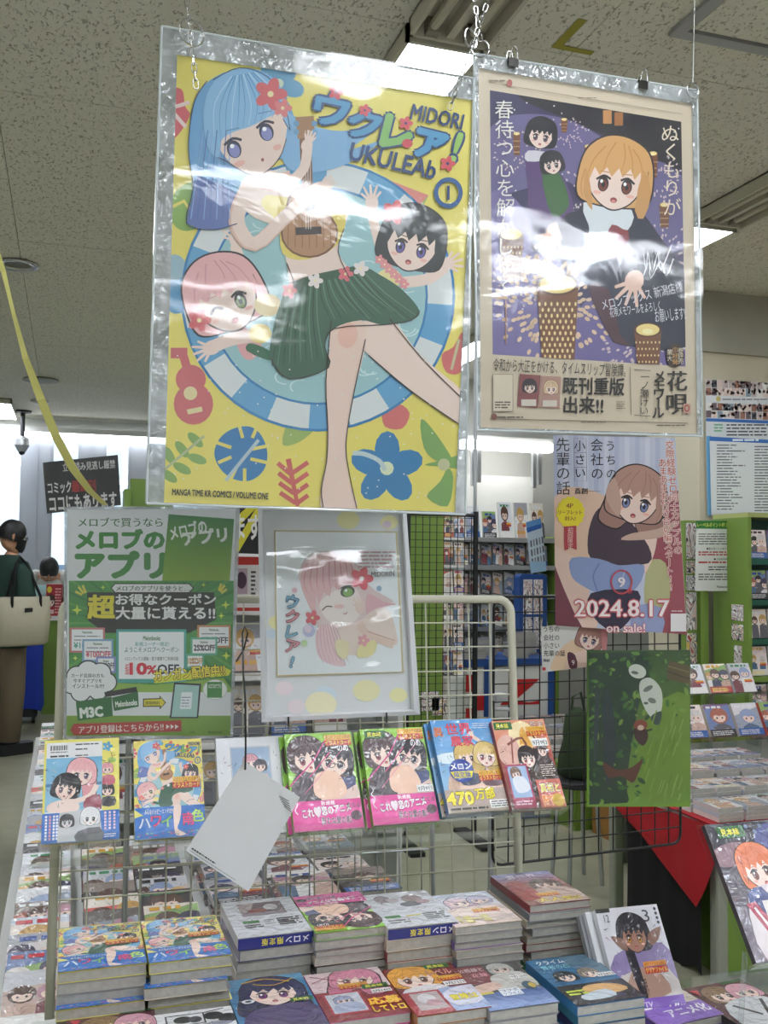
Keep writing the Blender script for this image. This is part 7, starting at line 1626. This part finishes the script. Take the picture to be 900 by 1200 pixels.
# second slogan sign glimpsed between notice and frame
PY = Plane(290, 650, 2.6, 2); SY = [(262, 590), (330, 592), (330, 650), (262, 648)]
I = Ink(); I.clip = clip_orient(SY); f = I.frame(0, 0, 1); f.rect(240, 580, 340, 670, '#1a1a1c'); f.poly([(262, 660), (302, 592), (312, 592), (272, 660)], '#d9d03a'); f.poly([(272, 610), (300, 585), (310, 585), (272, 625)], '#d9d03a'); f.text('ます', 274, 604, 306, 632, '#ecebe6', .03)
t = thing('hanging_sign', 'black and yellow sign mostly hidden behind the frame', 'sign', PY.M); quad_mesh(PY, SY, 0, .002, 'board', M_dark, t); I.on_plane(PY, .003, 'lettering', M_print, t)
PY2 = Plane(290, 650, 2.75, 2); SY2 = [(266, 652), (330, 653), (330, 722), (266, 720)]
I = Ink(); I.clip = clip_orient(SY2); f = I.frame(0, 0, 1); f.rect(240, 640, 340, 730, '#ded9d8'); f.rect(240, 650, 340, 662, '#b8322c'); f.rect(276, 666, 290, 696, '#b9a0ac'); f.ell(283, 680, 6, 10, '#4a3040'); f.rect(240, 700, 340, 703, '#b8322c'); f.rect(240, 712, 340, 716, '#b8322c'); f.lines(294, 668, 300, 698, 6, '#444', .5)
t = thing('notice', 'white and red bulletin half hidden between green notice and frame', 'notice', PY2.M); quad_mesh(PY2, SY2, 0, .002, 'paper_sheet', M_paper, t); I.on_plane(PY2, .003, 'printed_text', M_print, t)
for pl_, q_, nm in ((PY, (318, 592), 'black and yellow sign'), (PY2, (318, 653), 'red and white bulletin')):
    a = pl_.world(*q_, 0); tt = thing('floor_stand', 'thin steel stand carrying the '+nm, 'stand', V((a.x, a.y+.02, 0))); MB().tube([(0, 0, .01), (0, 0, a.z)], .005, 6).build('rod', M_alu, tt); MB().lathe([(.09, 0), (.09, .008), (.02, .014)], n=20).build('base', M_alu, tt)
# ---- checkout counter, cart with blue cloth, red goods box, plastic bags
uc, vc2 = PV(52, 722, 9.9).x, 9.9; zc2 = PV(60, 722, 9.9).z
t = thing('checkout_counter', 'white-topped lime green checkout counter by the windows', 'counter', V((uc, vc2, 0)))
MB().rbox(0, 1.6, 0, .6, 0, zc2-.04, .01).build('front', M_green, t); MB().rbox(-.62, 1.62, -.03, .65, zc2-.04, zc2, .01).build('top', M_white, t); MB().box(-.60, -.57, .02, .6, 0, zc2-.041).build('end_panel', M_white, t)
a = PV(53, 728, 9.85); b_ = PV(73, 696, 9.85); t = thing('goods_box', 'red printed goods box standing on the checkout counter', 'box', V((a.x, 9.92, zc2+.001)))
MB().box(0, b_.x-a.x, 0, .14, 0, .30).build('carton', mat('goods_red', '#a02430', .5), t)
I = Ink(); f = I.frame(0, 0, 1); f.rect(0, 0, 20, 30, '#a02430'); f.ell(4, 5, 3, 3, '#e6c83a'); head(f, 6, 16, 5, 0, '#4a2a2a'); f.lines(11, 3, 19, 28, 9, '#e0a0a0', .5, .1); f.rect(1, 24, 10, 28, '#d8b8b8')
mb = MB(); mb.v = [(x/20*(b_.x-a.x), -.001-k*1e-4, .30-y/30*.30) for x, y, k in I.v]; mb.f = I.f; mb.c = I.c; mb.build('front_print', M_print, t, use_col=True)
a = PV(14, 727, 9.5); b_ = PV(51, 727, 9.5); w = b_.x-a.x; t = thing('trolley', 'small trolley covered in a blue cloth beside the checkout', 'trolley', V((a.x, 9.35, 0)))
MB().rbox(.03, w-.03, .03, .37, .06, .72, .03).build('frame', M_dark, t)
mb = MB(); n = 28; prof = [(.0, .80), (.96, .805), (1.02, .78), (1.0, .55), (1.04, .35), (1.10, .12)]
for rr, z in prof:
    for j in range(n):
        a2_ = 2*math.pi*j/n; q = rr*(1+.04*math.sin(5*a2_+z*3)*(1-z)*2); c_, s_ = math.cos(a2_), math.sin(a2_); e = .35
        mb.v.append((w/2+w/2*q*math.copysign(abs(c_)**e, c_), .2+.2*q*math.copysign(abs(s_)**e, s_), z+.02*math.sin(3*a2_)*(1-z))); mb.c.append((1,)*4)
for k in range(len(prof)-1):
    for j in range(n): mb.f.append((k*n+j, (k+1)*n+j, (k+1)*n+(j+1) % n, k*n+(j+1) % n))
mb.build('blue_cloth', mat('blue_cloth', '#1a3aa8', .8, bump=.2, bscale=12), t, smooth=True)
for x in (.06, w-.06):
    for y in (.06, .34): MB().tube([(x-.012, y, .035), (x+.012, y, .035)], .034, 12).build('castor', M_black, t)
for k, (px, py, s) in enumerate(((45, 690, .15), (63, 694, .08), (27, 697, .08))):
    p = PV(px, 722, 10.3+.1*k); t = thing('plastic_bag', 'pale cyan plastic bag heap on the checkout counter, %s' % ('tallest', 'right one', 'left one')[k], 'bag', V((p.x, 10.22+.05*k, zc2+.001)))
    mb = MB(); n = 12; prof = [(.6, 0), (1, .3), (.9, .8), (.55, 1.3), (.7, 1.9), (.2, 1.7)]
    for rr, z in prof:
        for j in range(n): an = 2*math.pi*j/n; q = s*rr*(1+.2*math.sin(3*an+z*4+k)); mb.v.append((q*math.cos(an), q*math.sin(an)*.6, z*s)); mb.c.append((1,)*4)
    for i in range(5):
        for j in range(n): mb.f.append((i*n+j, i*n+(j+1) % n, (i+1)*n+(j+1) % n, (i+1)*n+j))
    mb.f.append(tuple(range(n-1, -1, -1))); mb.build('bag_body', mat('cyan_plastic', '#a9cfd0', .3, coat=.5), t, smooth=True)
# ================================================================ people
def skin_body(name, joints, edges, m, parent, sub=2):
    me = bpy.data.meshes.new(name); me.from_pydata([j[0] for j in joints], edges, []); me.materials.append(m)
    o = link(name, me, parent); s = o.modifiers.new('skin', 'SKIN'); s.use_smooth_shade = True
    for i, j in enumerate(joints): me.skin_vertices[0].data[i].radius = j[1] if isinstance(j[1], tuple) else (j[1], j[1])
    me.skin_vertices[0].data[0].use_root = True
    s2 = o.modifiers.new('sub', 'SUBSURF'); s2.levels = sub; s2.render_levels = sub; return o
def loft(rings, n=20, close=True):
    """rings: (cx, cy, z, rx, ry)"""
    mb = MB()
    for cx, cy, z, rx, ry in rings:
        for j in range(n): a = 2*math.pi*j/n; mb.v.append((cx+rx*math.cos(a), cy+ry*math.sin(a), z)); mb.c.append((1,)*4)
    for k in range(len(rings)-1):
        for j in range(n): mb.f.append((k*n+j, k*n+(j+1) % n, (k+1)*n+(j+1) % n, (k+1)*n+j))
    if close: mb.f.append(tuple(range(n-1, -1, -1))); mb.f.append(tuple((len(rings)-1)*n+j for j in range(n)))
    return mb
M_skin = mat('skin', '#b98a6c', .55); M_hair = mat('black_hair', '#0f0e10', .5, bump=.3, bscale=60)
# head faces -Y in its own frame
def make_head(parent, loc, rot, hairm=M_hair, hair_cut='short', scale=1.0):
    hM = Matrix.Translation(loc) @ rot @ Matrix.Diagonal((scale, scale, scale, 1))
    mb = MB(); n = 24; R_ = [(-.118, .030, .028, -.045), (-.108, .048, .046, -.03), (-.085, .058, .066, -.012), (-.05, .067, .082, -.002), (-.01, .073, .092, .002), (.03, .076, .097, .006), (.065, .073, .094, .010), (.095, .058, .076, .012), (.115, .034, .044, .012), (.121, .010, .014, .012)]
    for z, rx, ry, cy in R_:
        for j in range(n):
            a = 2*math.pi*j/n; x, y = rx*math.cos(a), cy+ry*math.sin(a)
            if y < cy-ry*.6:
                if abs(z-.01) < .025 and .015 < abs(x) < .05: y += .008      # eye sockets
                if -.06 < z < .0 and abs(x) < .016: y -= .006
            mb.v.append((x, y, z)); mb.c.append((1,)*4)
    for k in range(len(R_)-1):
        for j in range(n): mb.f.append((k*n+j, k*n+(j+1) % n, (k+1)*n+(j+1) % n, (k+1)*n+j))
    mb.f.append(tuple(range(n-1, -1, -1))); mb.f.append(tuple((len(R_)-1)*n+j for j in range(n)))
    h = mb.build('head', M_skin, parent, smooth=True); h.matrix_basis = hM
    nb = MB(); nb.v = [(-.012, -.090, .012), (.012, -.090, .012), (0, -.118, -.028), (-.017, -.092, -.034), (.017, -.092, -.034), (0, -.085, .02)]; nb.c = [(1,)*4]*6; nb.f = [(5, 2, 0)[::-1], (5, 1, 2)[::-1], (0, 2, 3), (2, 1, 4), (3, 2, 4)]
    nb.build('nose', M_skin, h)
    for s in (-1, 1):
        e = MB().lathe([(.001, -.012), (.009, -.008), (.012, 0), (.009, .008), (.001, .012)], (s*.032, -.080, .008), 12).build('eye', mat('eye_white', '#e6e2dc', .3), h, smooth=True)
        MB().tube([(s*.074, .0, -.03), (s*.084, .008, -.01), (s*.086, .012, .012), (s*.076, .006, .026)], [.007, .010, .011, .006], 8).build('ear', M_skin, h, smooth=True)
    MB().tube([(-.022, -.088, -.062), (0, -.094, -.060), (.022, -.088, -.062)], .005, 6).build('mouth', mat('lips', '#9a5a50', .5), h)
    # hair cap
    hb = MB(); rows = [(-.055 if hair_cut != 'crop' else -.03, .0, 120), (-.02, .003, 110), (.02, .006, 75), (.05, .008, 20), (.078, .009, 0), (.102, .010, 0), (.122, .010, 0), (.133, .012, 0)]
    th = .010 if hair_cut == 'crop' else .018
    rad = lambda z: (max(.012, .078*math.sqrt(max(0, 1-((z-.01)/.128)**2))), max(.014, .099*math.sqrt(max(0, 1-((z-.01)/.128)**2))))
    n = 28
    for z, cy, op in rows:
        rx, ry = rad(z); rx += th; ry += th
        for j in range(n):
            f_ = j/(n-1) if op else j/n; a0 = -90+op/2; a = R(a0+(360-op)*f_) if op else R(-90+360*j/(n-1))
            hb.v.append((rx*math.cos(a), .008+ry*math.sin(a), z)); hb.c.append((1,)*4)
    for k in range(len(rows)-1):
        for j in range(n-1): hb.f.append((k*n+j, k*n+j+1, (k+1)*n+j+1, (k+1)*n+j))
    hb.f.append(tuple((len(rows)-1)*n+j for j in range(n)))
    hb.build('hair', hairm, h, smooth=True); return h
def hand_mesh(parent, loc, rot, s=1.0, curl=35):
    hm = Matrix.Translation(loc) @ rot
    o = MB().rbox(-.040*s, .040*s, -.014*s, .014*s, -.09*s, 0, .012*s, 3, 'y').build('hand', M_skin, parent, smooth=False); o.matrix_basis = hm
    for k, (x, l) in enumerate(((-.030, .066), (-.010, .078), (.010, .074), (.030, .056))):
        c1, c2 = R(curl), R(curl*2); p0 = V((x*s, 0, -.086*s)); p1 = p0+V((0, -math.sin(c1)*l*.5*s, -math.cos(c1)*l*.5*s)); p2 = p1+V((0, -math.sin(c2)*l*.5*s, -math.cos(c2)*l*.5*s))
        MB().tube([p0, p1, p2], [.0095*s, .009*s, .007*s], 8).build('finger', M_skin, o, smooth=True)
    MB().tube([(.034*s, -.004, -.03*s), (.056*s, -.018*s, -.055*s), (.060*s, -.03*s, -.078*s)], [.012*s, .010*s, .008*s], 8).build('thumb', M_skin, o, smooth=True)
    return o
# customer at the far left edge, seen from behind-left, head turned to the right
mp_ = PZ(4, 882, 0); man = thing('person', 'standing person in green shirt and mask with a beige tote, far left', 'person', Matrix.Translation((mp_.x, mp_.y, 0)) @ Matrix.Rotation(R(118), 4, 'Z'))
mt = mat('dark_green_shirt', '#1f3a32', .85, bump=.15); mk = mat('khaki_trousers', '#6f6250', .85, bump=.15)
J = [((0, 0, .92), (.11, .15)), ((0, 0, 1.15), (.10, .14)), ((0, 0, 1.36), (.09, .12)), ((0, -.01, 1.47), .055), ((0, -.02, 1.54), .05), ((.19, 0, 1.38), .06), ((.25, -.01, 1.12), .045), ((.24, -.14, .93), .034), ((-.19, 0, 1.38), .06), ((-.25, -.01, 1.12), .045), ((-.20, -.22, 1.03), .034),
     ((.10, 0, .84), .09), ((.11, -.01, .48), .065), ((.11, .02, .09), .045), ((-.10, 0, .84), .09), ((-.11, -.01, .48), .065), ((-.11, .02, .09), .045)]
skin_body('body', J, [(0, 1), (1, 2), (2, 3), (3, 4), (2, 5), (5, 6), (6, 7), (2, 8), (8, 9), (9, 10), (0, 11), (11, 12), (12, 13), (0, 14), (14, 15), (15, 16)], M_skin, man)
loft([(0, .0, .80, .20, .135), (0, 0, .95, .185, .13), (0, 0, 1.15, .19, .135), (0, 0, 1.32, .215, .14), (0, 0, 1.42, .20, .12), (0, 0, 1.48, .10, .085), (0, -.005, 1.50, .07, .07)], 24).build('shirt', mt, man, smooth=True)
for s in (-1, 1): MB().tube([(s*.16, 0, 1.41), (s*.215, 0, 1.34), (s*.25, -.01, 1.20), (s*.256, -.012, 1.13)], [.08, .088, .078, .080], 14).build('sleeve', mt, man, smooth=True)
loft([(0, 0, .70, .175, .13), (0, 0, .85, .19, .135), (0, 0, .97, .175, .125)], 24).build('trouser_seat', mk, man, smooth=True)
for s in (-1, 1):
    MB().tube([(s*.085, 0, .86), (s*.10, 0, .70), (s*.11, -.01, .48), (s*.115, .01, .10)], [.105, .10, .085, .075], 16).build('trouser_leg', mk, man, smooth=True)
    MB().rbox(s*.115-.048, s*.115+.048, -.17, .10, .001, .085, .035, 4).build('shoe', M_black, man)
hd = make_head(man, (0, -.02, 1.635), Matrix.Rotation(R(-14), 4, 'Z') @ Matrix.Rotation(R(14), 4, 'X'), hair_cut='crop')
mb = MB()
for sx, z in ((1, -.02), (-1, -.02)): pass
mb.v = [(x, y, z) for z, w_ in ((-.002, 1), (-.03, 1.05), (-.07, .95), (-.100, .6)) for x, y in ((-.070*w_, -.03), (-.045*w_, -.082), (0, -.112+.01*(z < -.08)), (.045*w_, -.082), (.070*w_, -.03))]; mb.c = [(1,)*4]*20
mb.f = [(r_*5+c, r_*5+c+1, r_*5+5+c+1, r_*5+5+c) for r_ in range(3) for c in range(4)]
mb.build('face_mask', mat('black_mask', '#141518', .8), hd, smooth=True)
g = MB()
for s in (-1, 1): g.tube([(s*.034+.024*math.cos(a*math.pi/8), -.102, .010+.018*math.sin(a*math.pi/8)) for a in range(16)], .0022, 5, closed=True); g.tube([(s*.058, -.102, .014), (s*.084, -.04, .016), (s*.085, .01, .012)], .0022, 5)
g.tube([(-.010, -.103, .014), (.010, -.103, .014)], .002, 5).build('glasses', M_black, hd)
hand_mesh(man, (.24, -.15, .92), Matrix.Rotation(R(35), 4, 'X'), .95); hand_mesh(man, (-.20, -.24, 1.03), Matrix.Rotation(R(80), 4, 'X'), .95)
# tote on his shoulder
tw_ = (man.matrix_basis @ V((-.30, .02, .78))); t = thing('tote_bag', 'beige tote bag with black straps hanging from the green-shirted shoulder', 'bag', Matrix.Translation((tw_.x, tw_.y, .83)) @ Matrix.Rotation(R(118), 4, 'Z'))
loft([(0, 0, 0, .05, .17), (0, 0, .02, .07, .20), (-.02, 0, .18, .085, .20), (0, 0, .33, .05, .21), (0, 0, .36, .035, .205)], 20).build('bag_body', mat('beige_canvas', '#b3ad98', .85, bump=.2), t, smooth=True)
for s in (-1, 1): MB().tube([(s*.04-.01, -.11, .20), (s*.045, -.11, .36), (.05, -.04, .60), (.08, 0, .655), (.05, .04, .60), (s*.045, .11, .36), (s*.04-.01, .11, .20)], .011, 8).build('strap', M_blackcloth, t, smooth=True)
MB().box(-.088, -.084, -.03, .03, .25, .28).build('label_patch', M_black, t)
# cashier bowed over the counter
cp = PV(57, 700, 10.75); ca_ = thing('person', 'black-haired shop clerk in white shirt and black apron bowing over the counter', 'person', V((cp.x, 10.86, 0)))
J = [((0, .12, .92), (.12, .15)), ((0, .05, 1.12), (.11, .14)), ((0, -.10, 1.25), (.08, .09)), ((0, -.19, 1.31), .055), ((0, -.23, 1.33), .05), ((.19, -.10, 1.27), .055), ((.27, -.22, 1.10), .045), ((.20, -.42, .985), .034), ((-.19, -.10, 1.27), .055), ((-.27, -.22, 1.10), .045), ((-.20, -.42, .985), .034),
     ((.10, .12, .84), .09), ((.11, .10, .48), .065), ((.11, .14, .09), .045), ((-.10, .12, .84), .09), ((-.11, .10, .48), .065), ((-.11, .14, .09), .045)]
skin_body('body', J, [(0, 1), (1, 2), (2, 3), (3, 4), (2, 5), (5, 6), (6, 7), (2, 8), (8, 9), (9, 10), (0, 11), (11, 12), (12, 13), (0, 14), (14, 15), (15, 16)], M_skin, ca_)
ws = mat('white_shirt', '#c9cac6', .8, bump=.1)
MB().tube([(0, .12, .80), (0, .10, .95), (0, .04, 1.12), (0, -.08, 1.26), (0, -.16, 1.31)], [.17, .175, .18, .17, .09], 20).build('shirt', ws, ca_, smooth=True)
for s in (-1, 1): MB().tube([(s*.12, -.07, 1.27), (s*.20, -.11, 1.26), (s*.265, -.19, 1.13), (s*.25, -.26, 1.07)], [.09, .092, .08, .075], 12).build('sleeve', ws, ca_, smooth=True)
MB().tube([(0, .06, .70), (0, .055, .95), (0, -.02, 1.10), (0, -.12, 1.19)], [.15, .165, .15, .11], 16).build('apron', M_blackcloth, ca_, smooth=True)
for s in (-1, 1):
    MB().tube([(s*.09, .12, .86), (s*.10, .12, .70), (s*.11, .10, .48), (s*.115, .14, .10)], [.10, .095, .08, .07], 14).build('trouser_leg', M_blackcloth, ca_, smooth=True); MB().rbox(s*.115-.045, s*.115+.045, -.02, .24, .001, .08, .035, 4).build('shoe', M_black, ca_)
make_head(ca_, (0, -.29, 1.36), Matrix.Rotation(R(62), 4, 'X'))
for s in (-1, 1): hand_mesh(ca_, (s*.20, -.43, .985), Matrix.Rotation(R(72), 4, 'X'), .95)
